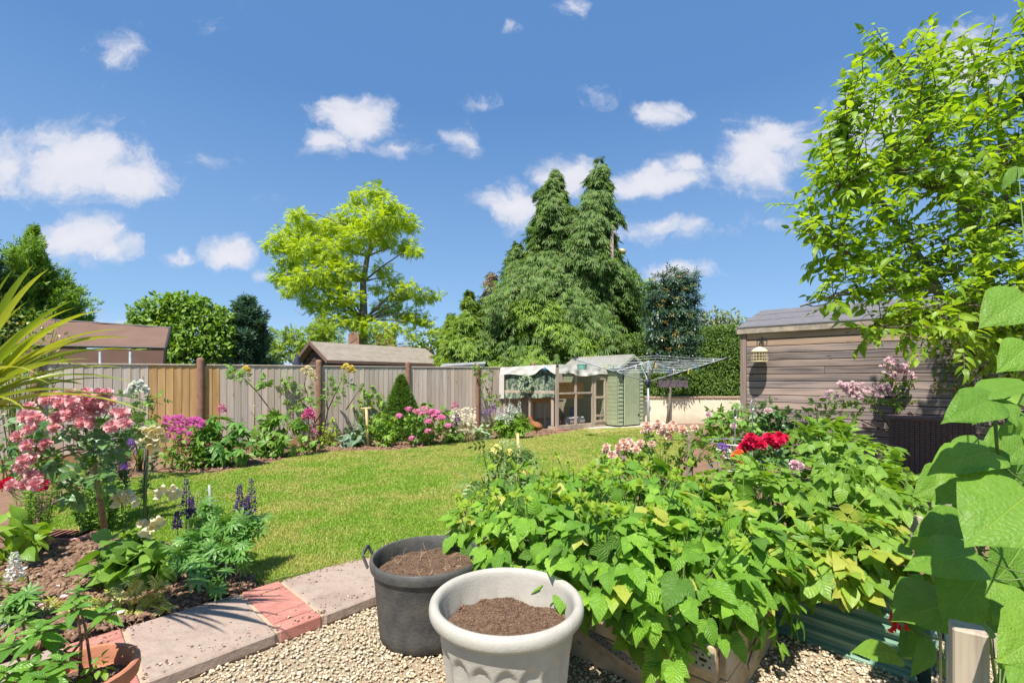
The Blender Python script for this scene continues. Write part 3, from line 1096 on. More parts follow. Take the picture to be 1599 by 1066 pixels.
def hedge(name, label, x0, x1, y0, y1, zf, n, mat, lsz, depthy=1.4):
    cx = (x0 + x1) / 2
    h = thing(name, (cx, (y0 + y1) / 2, 0), label, 'hedge')
    sx = rng.uniform(0, 1, n)
    X = x0 + (x1 - x0) * sx
    Yf = y0 + (y1 - y0) * sx
    top = np.array([zf(a) for a in sx])
    face = rng.random(n)
    Z = rng.uniform(.25, 1, n) * top
    bump = np.array([mnoise.noise((a * 1.3, b * 1.6, 0)) * .09 + mnoise.noise((a * 4, b * 4, 5)) * .05 for a, b in zip(X, Z)])
    pf = np.stack([X, Yf - bump - rng.exponential(.035, n) + .05, Z], 1)
    Uf = np.tile([0, -1, .35], (n, 1)) + rng.normal(0, .45, (n, 3))
    tm = face > .8
    pf[tm, 1] = Yf[tm] + rng.uniform(-.03, depthy, tm.sum()); pf[tm, 2] = top[tm] + rng.normal(0, .025, tm.sum())
    Uf[tm] = np.array([0, -.2, 1]) + rng.normal(0, .45, (tm.sum(), 3))
    D = rng.normal(0, 1, (n, 3)) + [0, -.3, .5]
    stuff_leaves('foliage', T_small, pf, D, Uf, rng.uniform(.7, 1.3, n) * lsz, mat, h)
    # solid core in place of twigs, coloured dark for shade between leaves
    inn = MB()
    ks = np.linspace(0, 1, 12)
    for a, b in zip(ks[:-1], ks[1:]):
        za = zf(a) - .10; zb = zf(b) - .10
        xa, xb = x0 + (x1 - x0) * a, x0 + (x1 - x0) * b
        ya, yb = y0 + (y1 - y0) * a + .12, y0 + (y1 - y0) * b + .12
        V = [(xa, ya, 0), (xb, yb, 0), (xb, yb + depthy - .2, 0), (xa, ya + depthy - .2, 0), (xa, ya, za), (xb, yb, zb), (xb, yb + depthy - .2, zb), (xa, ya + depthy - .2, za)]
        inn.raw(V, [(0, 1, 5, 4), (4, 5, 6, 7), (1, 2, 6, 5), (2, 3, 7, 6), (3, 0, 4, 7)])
    inn.build('twigs', plain('hedge_inner_shade', (0.045, 0.07, 0.018), .95, .1, 0, .3, 20) if 'hedge_inner_shade' not in MAT else MAT['hedge_inner_shade'], h)
    return h


hedge('clipped_hedge', 'tall clipped green hedge behind the cream wall', 2.3, 10.5, 15.6, 13.75, lambda s: 2.60 + .62 * s, 52000, M_hedge, .062)
# ------------------------------------------------------------------ green hen house
M_gpaint = plain('sage_green_paint', (0.36, 0.40, 0.25), .75, .3, 0, .07, 6, .25, 60, (0.30, 0.34, 0.215))
M_gdark = plain('sage_green_joint', (0.10, 0.12, 0.08), .9, .2)
M_frame = wood('run_frame_wood', (0.42, 0.34, 0.27), (0.29, 0.235, 0.19), (0.46, 0.36, 0.26), 2, across=40, var=.3)
HA = np.array([2.75, 12.0]); HU = np.array([.79, .61]); HU = HU / np.linalg.norm(HU); HV = np.array([-HU[1], HU[0]])


def hp(u, v, z=0.0):
    q = HA + HU * u + HV * v
    return np.array([q[0], q[1], z])


HAX = np.array([[*HU, 0], [*HV, 0], [0, 0, 1.]])
HW, HD, HZ = 1.06, 2.0, 1.58
coop = thing('hen_house', hp(0, 0, 0), 'small sage green wooden hen house with overlapping boards and a plank door', 'hen house')
MB().box(hp(HW / 2, HD / 2, HZ / 2 + .03), (HW - .05, HD - .05, HZ - .06), HAX).build('inner_wall', M_gdark, coop)
nb = 15; bh = HZ / nb
for j in range(nb):
    z = .05 + j * bh + bh / 2
    tl = .16
    for (u, v, L, ax) in ((.105, -.005, .19, None), (.95, -.005, .20, None)):
        a2 = np.array([[*HU, 0], nrm([*HV, -tl]), nrm([*(HV * tl), 1])])
        MB().box(hp(u, v, z), (L, .014, bh + .012), a2, .002).build('board', M_gpaint, coop)
    a2 = np.array([[*HV, 0], nrm([*(-HU), -tl]), nrm([*(-HU * tl), 1])])
    MB().box(hp(-.005, HD / 2, z), (HD, .014, bh + .012), a2, .002).build('board', M_gpaint, coop)
    a2 = np.array([[*HV, 0], nrm([*HU, -tl]), nrm([*(HU * tl), 1])])
    MB().box(hp(HW + .005, HD / 2, z), (HD, .014, bh + .012), a2, .002).build('board', M_gpaint, coop)
door = MB().box(hp(.53, -.032, .79), (.62, .02, 1.50), HAX, .002).build('door', M_gpaint, coop)
for k in range(6):
    MB().box(hp(.53 - .26 + k * .104, -.05, .79), (.098, .018, 1.50), HAX, .004).build('board', M_gpaint, door)
MB().box(hp(.80, -.066, .30), (.10, .012, .03), HAX, .002).build('hinge', M_wire, door)
gm = MB()
gz = 1.90
gm.raw([hp(-.02, -.02, HZ), hp(HW + .02, -.02, HZ), hp(HW / 2, -.02, gz - .04), hp(-.02, .0, HZ), hp(HW + .02, .0, HZ), hp(HW / 2, .0, gz - .04)], [(0, 1, 2), (5, 4, 3), (0, 3, 4, 1), (1, 4, 5, 2), (2, 5, 3, 0)])
gm.build('gable', M_gdark, coop)
M_gfelt = plain('green_grey_felt', (0.215, 0.205, 0.17), .92, .15, 0, .1, 6, .6, 200, (0.27, 0.26, 0.22))
for sg in (-1, 1):
    e = HW / 2 + sg * (HW / 2 + .10)
    ez_ = HZ - .04
    q = [hp(e, -.10, ez_), hp(e, HD + .1, ez_), hp(HW / 2, HD + .1, gz + .02), hp(HW / 2, -.10, gz + .02)]
    V = q + [x - np.array([0, 0, .025]) for x in q]
    MB().raw(V, [(0, 1, 2, 3), (7, 6, 5, 4), (0, 4, 5, 1), (1, 5, 6, 2), (2, 6, 7, 3), (3, 7, 4, 0)]).build('roof_felt', M_gfelt, coop)
    MB().bar(hp(e, -.115, ez_ - .035), hp(HW / 2, -.115, gz - .03), .018, .075, up=(0, 0, 1)).build('barge_board', M_gpaint, coop)

# ------------------------------------------------------------------ chicken run
RC = np.array([1.10, 11.25]); RU = nrm([1.42, 1.05]); LU = nrm([-1.30, .80]); RNv = np.array([RU[1], -RU[0]]); LN = np.array([-LU[1], LU[0]])
if LN[1] > 0: LN = -LN


def rp(s, off=0., z=0.):
    q = RC + RU * s + RNv * off
    return np.array([q[0], q[1], z])


def lp(s, off=0., z=0.):
    q = RC + LU * s + LN * off
    return np.array([q[0], q[1], z])


run = thing('chicken_run', (RC[0], RC[1], 0), 'timber framed chicken run with wire mesh sides against the fence', 'chicken run')
RLEN, LLEN = 1.77, 1.52
M_mesh = plain('wire_mesh', (0.35, 0.35, 0.33), .5, .5, .7)


def upright(pt, s, z0, z1, w=.06, nm='post'):
    MB().bar(pt(s, 0, z0), pt(s, 0, z1), w, .045, up=(*(RNv if pt is rp else LN), 0), bev=.004).build(nm, M_frame, run)


def rail(pt, s0, s1, z, h=.06, nm='rail', off=.0):
    MB().bar(pt(s0, off, z), pt(s1, off, z), .045, h, bev=.004).build(nm, M_frame, run)


upright(rp, 0, 0, 1.52, .09); upright(rp, .627, .1, 1.50, .06); upright(rp, 1.235, .1, 1.50, .065); upright(rp, 1.74, .1, 1.5, .05)
upright(lp, .12, .1, .86, .075); upright(lp, .76, .1, .86, .06); upright(lp, LLEN, 0, 1.5, .07)
rail(rp, .045, 1.72, .06, .12, 'bottom_rail'); rail(rp, .045, 1.72, 1.52, .06, 'top_rail'); rail(rp, .05, 1.2, .90, .045)
rail(lp, .045, LLEN, .05, .09, 'bottom_rail'); rail(lp, .045, LLEN, 1.52, .06, 'top_rail'); rail(lp, .05, LLEN, .93, .07, off=.03)
rd = MB().bar(rp(1.30, .03, .12), rp(1.30, .03, 1.34), .05, .03, up=(*RNv, 0), bev=.003).build('door', M_frame, run)
MB().bar(rp(1.66, .03, .12), rp(1.66, .03, 1.34), .05, .03, up=(*RNv, 0), bev=.003).build('stile', M_frame, rd)
for z in (.155, .30, .78, 1.26, 1.32):
    MB().bar(rp(1.32, .03, z), rp(1.64, .03, z), .03, .055, bev=.003).build('rail', M_frame, rd)


def wires(pt, s0, s1, z0, z1, st=.032, w=.0016):
    mb = MB()
    for s in np.arange(s0, s1, st):
        mb.quad(pt(s, -.01, z0), pt(s + w, -.01, z0), pt(s + w, -.01, z1), pt(s, -.01, z1))
    for z in np.arange(z0, z1, st):
        mb.quad(pt(s0, -.012, z), pt(s1, -.012, z), pt(s1, -.012, z + w), pt(s0, -.012, z + w))
    o = mb.build('wire_mesh', M_mesh, run); o['kind'] = 'stuff'


wires(rp, .03, 1.74, .1, 1.5); wires(lp, .03, LLEN, .09, .9)
# boards inside
M_osb = plain('strand_board', (0.50, 0.27, 0.075), .8, .3, 0, .15, 30, .3, 90, (0.36, 0.185, 0.05))
MB().bar(rp(.04, -.42, .96), rp(1.20, -.30, .96), .014, .42).build('strand_board', M_osb, run)
MB().bar(lp(.1, -.32, .76), lp(.9, -.32, .76), .014, .22).build('strand_board', M_osb, run)
for s in (.35, .62, 1.0):
    MB().bar(lp(s, -.55, .0), lp(s, -.55, .72), .05, .04).build('inner_post', M_frame, run)
MB().bar(lp(.1, -.55, .70), lp(1.3, -.55, .70), .05, .05).build('perch', M_frame, run)
# camouflage sheet
def f_camo():
    m, t = new_mat('camouflage_cloth')
    tc = t.add('ShaderNodeTexCoord')
    n = t.noise(t.vmath('MULTIPLY', tc.outputs['Object'], (9, 9, 5)), 1.0, 3, .5, .8)
    c = t.ramp(n, [(0, (0.16, 0.22, 0.14)), (.42, (0.16, 0.22, 0.14)), (.45, (0.055, 0.085, 0.06)), (.56, (0.055, 0.085, 0.06)), (.59, (0.26, 0.30, 0.20)), (1, (0.26, 0.30, 0.20))])
    bs = t.add('ShaderNodeBsdfPrincipled', i_Roughness=.9); t.link(c, bs.inputs['Base Color']); finish(t, bs.outputs[0])
    return m


M_camo = f_camo()


def cloth_strip(pt, s0, s1, ztop, zbot, off, amp, n=30, rows=5, seed=0):
    mb = MB(); V = []
    ss = np.linspace(s0, s1, n)
    for r in range(rows + 1):
        f = r / rows
        for s in ss:
            zt, zb = ztop(s), zbot(s)
            w = amp * (.3 + f) * mnoise.noise((s * 5, f * 1.6, seed)) + amp * .5 * f * math.sin(s * 17 + seed)
            V.append(pt(s, off + w + .02 * f, zt + (zb - zt) * f))
    Fs = [(r * n + i, r * n + i + 1, (r + 1) * n + i + 1, (r + 1) * n + i) for r in range(rows) for i in range(n - 1)]
    return mb.raw(V, Fs)


cm = cloth_strip(lp, .05, LLEN - .05, lambda s: 1.50, lambda s: .96, .0, .02).build('camouflage_sheet', M_camo, smooth=True)
tagged(cm, 'green camouflage sheet hung across the upper left front of the chicken run', 'sheet')
c2 = cloth_strip(lp, .04, LLEN - .05, lambda s: .90, lambda s: .80 + .02 * math.sin(s * 9) - (.03 if s > .9 else 0), .05, .02, seed=3).build('camouflage_fringe', M_camo, smooth=True)
tagged(c2, 'torn strip of green camouflage cloth below the rail of the chicken run', 'sheet')
# white canvas over the top
M_canvas = plain('off_white_canvas', (0.66, 0.63, 0.57), .9, .2, 0, .06, 5, .2, 30, trans=.1)


def hem_l(s):
    return 1.36 + .15 * math.exp(-((s - .32) / .2) ** 2) + .02 * math.sin(s * 6)


def hem_r(s):
    return 1.36 + .03 * math.sin(s * 4.5 + 1) + (.03 if .3 < s < .5 else 0)


cv = cloth_strip(lp, 0.0, LLEN + .1, lambda s: 1.615 - .035 * s, hem_l, .06, .03, 40, 6, 1)
cv.V[-1] = cv.V[-1]
cr = cloth_strip(rp, 0.0, 2.06, lambda s: 1.615 - .0 * s, hem_r, .06, .035, 40, 6, 5)
cv.raw(np.concatenate(cr.V), cr.F)
tp = [lp(LLEN + .1, .06, 1.565), lp(0, .06, 1.615), rp(2.06, .06, 1.615), rp(2.0, -1.0, 1.66), lp(1.3, -.8, 1.62)]
cv.raw(tp, [(0, 1, 2, 3, 4)])
cv.build('canvas_cover', M_canvas, smooth=False)
co = bpy.data.objects['canvas_cover']
tagged(co, 'off white canvas cover draped over the top of the chicken run with a wavy hem', 'cover')
# white hanging strip with heart at the left end
hb = MB().bar(lp(LLEN + .03, .09, 1.38), lp(LLEN + .03, .09, .75), .15, .012, up=(*LN, 0)).build('white_banner', M_canvas)
tagged(hb, 'narrow white cloth banner hanging at the left end of the chicken run', 'banner')

# wreath
M_wleaf = leaf_mat('wreath_leaf', [(0.13, 0.24, 0.07), (0.20, 0.32, 0.10), (0.10, 0.19, 0.06)], .2)
M_white = leaf_mat('white_petal', [(0.80, 0.80, 0.74), (0.74, 0.74, 0.66), (0.82, 0.82, 0.80)], .25, tcol=(1, 1, .95))
wc = lp(.79, .12, 1.15)
wr = thing('wreath', wc - [0, 0, .2], 'round green wreath with small white flowers on the front of the chicken run', 'wreath')
n = 900
a = rng.uniform(0, 2 * np.pi, n); rr = .155 + rng.normal(0, .026, n)
lu3 = np.array([*LU, 0]); ln3 = np.array([*LN, 0])
dirs = np.cos(a)[:, None] * lu3 + np.sin(a)[:, None] * np.array([0, 0, 1.])
pos = wc + dirs * rr[:, None] + ln3 * rng.uniform(-.01, .05, n)[:, None]
stuff_leaves('leaves', T_small, pos[:700], dirs[:700] + rng.normal(0, .8, (700, 3)), ln3 + rng.normal(0, .4, (700, 3)), rng.uniform(.03, .045, 700), M_wleaf, wr)
stuff_leaves('flowers', leaf_tpl(2, .9, 'round', 0, 0), pos[700:] + ln3 * .02, dirs[700:] + rng.normal(0, .8, (200, 3)), ln3 + rng.normal(0, .3, (200, 3)), rng.uniform(.018, .03, 200), M_white, wr)
M_branch = plain('branch_bark', (0.16, 0.115, 0.08), .9, .2, 0, .2, 12, .5, 60)
MB().tube([wc + (math.cos(t_) * lu3 + math.sin(t_) * np.array([0, 0, 1])) * .155 for t_ in np.linspace(0, 2 * math.pi, 25)], .018, 6).build('ring', M_branch, wr)
# blue ball, orange ring behind, terracotta pot
M_blue = plain('blue_glass', (0.02, 0.16, 0.30), .12, .8, 0, .2)
bb = lp(.27, .13, 1.49)
o = MB().lathe(bb, [(.002, -.055)] + [(.055 * math.sin(x), -.055 * math.cos(x)) for x in np.linspace(.3, 2.8, 8)] + [(.01, .055), (.01, .075), (.002, .075)], 16)
o.tube([bb + [0, 0, .07], bb + [0, 0, .13]], .002)
tagged(o.build('glass_ball', M_blue, smooth=True), 'shiny blue glass ball hanging under the canvas of the chicken run', 'ornament')
# tunnels and toys in the run
def tunnel(p, q, r, cols, label):
    p, q = np.array(p, float), np.array(q, float)
    th = thing('play_tunnel', (*((p + q) / 2)[:2], 0), label, 'tunnel')
    n = 8
    for k in range(n):
        a, b = p + (q - p) * k / n, p + (q - p) * (k + 1) / n
        m_ = cols[k % len(cols)]
        MB().tube([a, (a * .5 + b * .5), b], [r * .93, r, r * .93], 14, False).build('ring_section', m_, th, smooth=True)


M_teal = plain('teal_fabric', (0.10, 0.36, 0.33), .8); M_red = plain('red_fabric', (0.45, 0.06, 0.07), .8); M_pale = plain('pale_fabric', (0.62, 0.55, 0.58), .8); M_navy = plain('navy_fabric', (0.04, 0.10, 0.28), .8)
tunnel(lp(.35, -.35, .16), rp(.42, -.45, .16), .14, [M_teal, M_teal, M_navy, M_red], 'striped teal and red play tunnel lying inside the chicken run')
tunnel(rp(.62, -.3, .17), rp(1.15, -.3, .17), .12, [M_pale, M_white], 'pale ringed play tunnel lying inside the chicken run')
tb = MB().bar(rp(.95, -.5, .35), rp(1.12, -.5, .35), .12, .34, bev=.02).build('blue_toy', M_navy)
tagged(tb, 'blue plastic toy seat standing inside the chicken run', 'toy')
# terracotta pot and concrete slabs beside the run
M_terra = plain('terracotta', (0.50, 0.20, 0.11), .8, .3, 0, .1, 20, .2, 80)
c = G(944, 663)
mb = MB().lathe(c, [(.002, 0), (.07, 0), (.10, .15), (.115, .15), (.115, .19), (.10, .19), (.085, .10), (.002, .10)], 20)
tagged(mb.build('terracotta_pot', M_terra, smooth=False, auto=None), 'small terracotta pot standing beside the run door', 'plant pot')
pad = MB().prism([tuple(G(*p)[:2]) for p in [(908, 670), (935, 659), (1010, 655), (1060, 665), (1000, 670), (930, 677.5)]], -.05, .006).build('concrete_path', M_conc)
pad['kind'] = 'structure'
for k in range(7):
    c = G(873 + k * 11, 671.5 - k * 1.3)
    MB().box((c[0], c[1] - .02, .01), (.19, .1, .06), np.array([[*RU, 0], [-RU[1], RU[0], 0], [0, 0, 1.]]), .004).build('brick', M_brick, pad)

# ------------------------------------------------------------------ hen
def make_hen(c):
    h = thing('hen', (c[0], c[1], 0), 'brown hen with dark tail standing at the corner of the chicken run', 'hen')
    M_hen = plain('hen_feathers', (0.36, 0.15, 0.06), .8, .2, 0, .3, 60, .6, 120, (0.20, 0.08, 0.035))
    spine = np.array([[.13, 0, .17], [.08, 0, .20], [0, 0, .215], [-.07, 0, .25], [-.11, 0, .31], [-.125, 0, .365], [-.135, 0, .40], [-.165, 0, .405], [-.185, 0, .398]])
    rad = np.array([.02, .075, .105, .095, .055, .034, .036, .026, .012])
    m = MB().tube(spine + [c[0], c[1], 0], rad, 14).build('body', M_hen, h, smooth=True)
    M_tail = plain('dark_feathers', (0.03, 0.028, 0.03), .7, .3)
    tl = MB()
    for k in range(9):
        a = -.5 + k * .125
        b = np.array([c[0] + .11, c[1], .19])
        e = b + np.array([.14 * math.cos(a), .05 * (k - 4) / 4, .02 + .14 * math.sin(a + .35)])
        tl.bar(b, e, .035, .006, up=(0, 1, .2))
    tl.build('tail', M_tail, h)
    MB().tube([[c[0] - .11, c[1], .425], [c[0] - .13, c[1], .445], [c[0] - .16, c[1], .435], [c[0] - .18, c[1], .42]], [.006, .016, .012, .004], 6).build('comb', plain('comb_red', (.5, .03, .03), .6), h)
    MB().tube([[c[0] - .185, c[1], .40], [c[0] - .215, c[1], .39]], [.010, .002], 6).build('beak', plain('beak', (.5, .35, .12), .5), h)
    for sg in (-1, 1):
        MB().tube([[c[0] + .01, c[1] + sg * .04, .14], [c[0], c[1] + sg * .04, .07], [c[0] + .01, c[1] + sg * .04, .0], [c[0] - .05, c[1] + sg * .05, .0]], [.016, .008, .008, .004], 6).build('leg', MAT['beak'], h)
        w = MB().tube([[c[0] - .05, c[1] + sg * .085, .24], [c[0] + .03, c[1] + sg * .105, .215], [c[0] + .12, c[1] + sg * .07, .19]], [.03, .045, .01], 8).build('wing', M_hen, h, smooth=True)


make_hen(G(838, 681))

# ------------------------------------------------------------------ rotary airer
M_alu = plain('grey_aluminium', (0.34, 0.36, 0.38), .5, .5, .2, .05)
M_bluep = plain('dark_blue_plastic', (0.03, 0.04, 0.12), .4)
M_line = plain('pvc_line', (0.72, 0.74, 0.78), .4, .5)
ac = np.array([2.72, 9.20, 0.0])
air = thing('rotary_airer', ac, 'open rotary washing line with four grey arms standing on the lawn', 'rotary airer')
MB().tube([ac + [0, 0, -.05], ac + [0, 0, 1.20]], .025, 10).build('pole', M_alu, air, smooth=True)
MB().tube([ac + [0, 0, 1.10], ac + [0, 0, 1.24]], [.04, .04], 10).build('hub', M_bluep, air, smooth=True)
MB().tube([ac + [0, 0, 1.2], ac + [0, 0, 1.62]], .018, 8).build('mast', M_alu, air, smooth=True)
aa = [np.array([-1.43, .25]), np.array([-.27, -1.42]), np.array([1.43, -.25]), np.array([.22, 1.42])]
tips = [ac + [v[0], v[1], 1.66] for v in aa]
hub = ac + [0, 0, 1.20]
for tp_ in tips:
    d = tp_ - hub
    ar = MB().tube([hub, hub + d * .5, tp_], .0125, 8).build('arm', M_alu, air, smooth=True)
    MB().tube([tp_ - d * .012, tp_ + d * .012], .02, 8).build('end_cap', M_bluep, ar)
    MB().tube([hub + d * .42, hub + d * .455], .022, 8).build('clip', M_bluep, ar)
    MB().tube([ac + [0, 0, 1.60], hub + d * .44], .008, 6).build('strut', M_alu, ar)
for k in range(4):
    for f in (.42, .52, .62, .71, .80, .90, .98):
        a = hub + (tips[k] - hub) * f; b = hub + (tips[(k + 1) % 4] - hub) * f
        mid_ = (a + b) / 2 - [0, 0, .02 * f]
        MB().tube([a, mid_, b], .0028, 4, False).build('line', M_line, air)
pegc = [plain('peg_' + n_, c_, .5) for n_, c_ in (('yellow', (.7, .55, .12)), ('teal', (.12, .42, .42)), ('blue', (.08, .16, .45)), ('white', (.75, .75, .72)), ('green', (.2, .5, .25)))]
pegn = ['yellow', 'teal', 'blue', 'white', 'green']
for k, (px, py, Y) in enumerate([(944, 572, 9.3), (958, 576, 8.9), (972, 573, 9.2), (993, 574, 8.6), (1002, 575, 8.3), (1024, 570, 8.3), (1036, 577, 8.5), (1046, 580, 8.7), (1052, 580, 8.7), (1064, 576, 8.8), (1075, 580, 8.9), (1082, 571, 8.9), (1090, 575, 9.0), (1114, 563, 9.0)]):
    c = P(px, py, Y)
    mb = MB().bar(c + [.006, 0, .045], c + [-.010, 0, -.045], .014, .012).bar(c + [-.006, 0.012, .045], c + [.010, 0.012, -.045], .014, .012)
    tagged(mb.build('clothes_peg', pegc[k % 5]), 'small %s clothes peg, %s along the airer lines' % (pegn[k % 5], ['leftmost', 'second from the left', 'third from the left', 'just left of the mast', 'nearest the mast', 'just right of the mast', 'second right of the mast', 'left of the pair above the sock hanger', 'right of the pair above the sock hanger', 'right above the sock hanger', 'low on the right side', 'middle of the right side', 'second from the right', 'rightmost and highest'][k]), 'clothes peg', 'pegs on the rotary airer')
# mint peg basket
c = P(909, 573, 9.45); 
bk = thing('peg_basket', c - [0, 0, .05], 'mint green plastic peg basket hanging from the left arm of the airer', 'basket')
M_mint = plain('mint_plastic', (0.30, 0.62, 0.55), .5)
MB().lathe(c - [0, 0, .05], [(.002, 0), (.085, 0), (.105, .1), (.11, .1), (.11, .11), (.098, .11), (.08, .012), (.002, .012)], 20).build('bowl', M_mint, bk)
MB().tube([c + [-.1, 0, .06], c + [-.04, 0, .15], c + [0, 0, .19], c + [.04, 0, .15], c + [.1, 0, .06]], .006, 6).build('handle', M_white, bk)
# peg hanger
c = P(1052, 592, 8.75)
ph = thing('sock_hanger', c, 'dark clip hanger with many dangling pegs hung below the right arm of the airer', 'clip hanger')
M_dk = plain('dark_plastic', (0.055, 0.045, 0.055), .6)
MB().bar(c + [-.27, 0, 0], c + [.27, 0, .03], .012, .02).bar(c + [-.27, .14, 0], c + [.27, .14, .03], .012, .02).bar(c + [-.27, 0, 0], c + [-.27, .14, 0], .012, .02).bar(c + [.27, 0, .03], c + [.27, .14, .03], .012, .02).tube([c + [-.25, .07, 0], c + [0, .07, .12], c + [.25, .07, .03]], .005).tube([c + [0, .07, .12], c + [0, .07, .2]], .005).build('frame', M_dk, ph)
pg = MB()
for k in range(24):
    for yy in (0, .14):
        x = -.26 + k * .0226
        q = c + [x, yy, -.02]
        z = -.085 - random.uniform(0, .03)
        pg.bar(q, q + [random.uniform(-.012, .012), 0, z], .010, .014)
        pg.bar(q + [0, 0, z + .02], q + [.004, 0, z - .025], .014, .02)
pg.build('pegs', plain('dusky_pegs', (0.18, 0.13, 0.16), .6, var=.3, scale=200), ph)['kind'] = 'stuff'

# ------------------------------------------------------------------ pots on the gravel
M_black = plain('black_plastic', (0.050, 0.050, 0.052), .6, .4, 0, .2, 12, .35, 70, (0.105, 0.098, 0.085))
M_grey = plain('pale_grey_plastic', (0.44, 0.41, 0.355), .6, .35, 0, .06, 9, .2, 90, (0.36, 0.33, 0.28))


def compost(parent, c, r, z, n, bumps=.02, mat=None, hmul=1.0):
    V = []; rings = 14; seg = 40
    for i in range(rings + 1):
        rr = r * i / rings
        for k in range(seg):
            a = 2 * math.pi * k / seg
            x, y = c[0] + rr * math.cos(a), c[1] + rr * math.sin(a)
            V.append((x, y, z + bumps * hmul * mnoise.noise((x * 6, y * 6, 1)) + bumps * .5 * mnoise.noise((x * 22, y * 22, 4)) + bumps * 1.0 * (1 - (rr / r) ** 2)))
    Fs = [(i * seg + k, i * seg + (k + 1) % seg, (i + 1) * seg + (k + 1) % seg, (i + 1) * seg + k) for i in range(rings) for k in range(seg)]
    m, t = new_mat('compost_' + str(len(MAT)))
    ge = t.add('ShaderNodeNewGeometry')
    n_ = t.noise(ge.outputs['Position'], 90, 5, .7)
    bs = t.add('ShaderNodeBsdfPrincipled', i_Roughness=1.0)
    t.link(t.ramp(n_, [(.3, (0.06, 0.034, 0.02)), (.55, (0.12, 0.07, 0.042)), (.75, (0.20, 0.125, 0.075))]), bs.inputs['Base Color'])
    finish(t, bs.outputs[0])
    MB().raw(V, Fs).build('compost', m, parent, smooth=True)
    a = rng.uniform(0, 2 * np.pi, n); q = r * np.sqrt(rng.random(n)) * .99
    p = np.stack([c[0] + q * np.cos(a), c[1] + q * np.sin(a)], 1)
    zz = np.array([z + bumps * hmul * mnoise.noise((x * 6, y * 6, 1)) + bumps * .5 * mnoise.noise((x * 22, y * 22, 4)) for x, y in p]) + bumps * (1 - (q / r) ** 2)
    stones('compost_crumbs', p, zz, rng.uniform(.0015, .0055, n), mat or M_compost, .8, parent=parent)


# black tub
bc = np.array([-.442, 2.40, -.055])
tub = thing('black_tub', bc, 'round black plastic tub with two loop handles half filled with dry compost', 'plant pot')
prof = [(.002, 0), (.225, 0), (.238, .012), (.243, .06), (.268, .335), (.272, .345), (.2835, .350), (.2870, .372), (.2865, .392), (.280, .399), (.271, .397), (.266, .385), (.262, .36), (.248, .2), (.235, .10), (.002, .10)]
MB().lathe(bc, prof, 64).build('body', M_black, tub, smooth=True, auto=50)
for sg, ang in ((-1, math.radians(186)), (1, math.radians(22))):
    ca, sa = math.cos(ang), math.sin(ang)
    rad_ = np.array([ca, sa, 0]); tan_ = np.array([-sa, ca, 0])
    b0 = bc + rad_ * .285 + [0, 0, .375]
    up_ = .075 if sg > 0 else .055
    pts = [b0 - tan_ * .075 + [0, 0, -.01], b0 - tan_ * .072 + rad_ * .022 + [0, 0, up_ * .8], b0 - tan_ * .055 + rad_ * .028 + [0, 0, up_], b0 + tan_ * .055 + rad_ * .028 + [0, 0, up_], b0 + tan_ * .072 + rad_ * .022 + [0, 0, up_ * .8], b0 + tan_ * .075 + [0, 0, -.01]]
    hm = MB()
    for a, b in zip(pts[:-1], pts[1:]):
        hm.bar(a, b, .020, .011, up=tuple(rad_), bev=.003)
    hm.build('handle', M_black, tub)
compost(tub, bc + [0, 0, 0], .246, .265, 2600, .034)
# dry roots on top
rt = MB()
for k in range(26):
    a = random.uniform(0, 6.28); q = .2 * math.sqrt(random.random()); p0 = np.array([bc[0] + q * math.cos(a), bc[1] + q * math.sin(a), .30 + random.uniform(-.01, .012)])
    pts = [p0]
    d = np.array([random.uniform(-1, 1), random.uniform(-1, 1), .3])
    for j in range(4):
        d = nrm(d + np.random.default_rng(k * 9 + j).normal(0, .5, 3)); pts.append(pts[-1] + d * random.uniform(.008, .02))
    rt.tube(pts, .0011, 3, False)
rt.build('dry_roots', plain('dry_root', (0.50, 0.35, 0.2), .9), tub)['kind'] = 'stuff'

# grey planter pot with scalloped flutes
gc = np.array([-.02, 1.70, -.055])
pot = thing('grey_planter_pot', gc, 'large round pale grey plastic pot with fluted sides filled with brown compost', 'plant pot')


def flute(r, z, a):
    if z < .03 or z > .40: return r
    nfl = 18
    x = (a / (2 * math.pi) * nfl) % 1.0
    top = .345 + .035 * math.sin(math.pi * x)        # rounded arch head of each flute
    f = max(0.0, min(1.0, (top - z) / .012))
    return r - .015 * f * (math.sin(math.pi * x) ** .6) + .001


prof = [(.002, 0), (.195, 0), (.203, .01), (.206, .03)]
for z in np.linspace(.035, .395, 34):
    prof.append((.206 + (.243 - .206) * (z - .03) / .37, z))
prof += [(.247, .41), (.249, .425), (.250, .44), (.252, .448), (.262, .450), (.276, .455), (.2815, .465), (.2825, .48), (.280, .494), (.272, .502), (.262, .505), (.252, .501), (.2455, .490), (.243, .475), (.232, .40), (.215, .30), (.002, .30)]
MB().lathe(gc, prof, 220, flute).build('body', M_grey, pot, smooth=True, auto=60)
compost(pot, gc, .226, .340, 4200, .03)

# terracotta pot lower left
tcn = P(118, 1046, 1.50)
tpot = thing('terracotta_planter', (tcn[0], tcn[1], -.055), 'round terracotta pot in the near left corner holding a young leafy shrub', 'plant pot')
b = np.array([tcn[0], tcn[1], -.055]); H = tcn[2] + .055
MB().lathe(b, [(.002, 0), (.105, 0), (.14, H - .06), (.143, H - .055), (.162, H - .05), (.167, H - .025), (.165, H - .004), (.158, H), (.148, H - .002), (.142, H - .02), (.135, H - .06), (.002, H - .065)], 48).build('body', M_terra, tpot, smooth=True, auto=40)
compost(tpot, b, .133, H - .06 - .055, 900, .012)

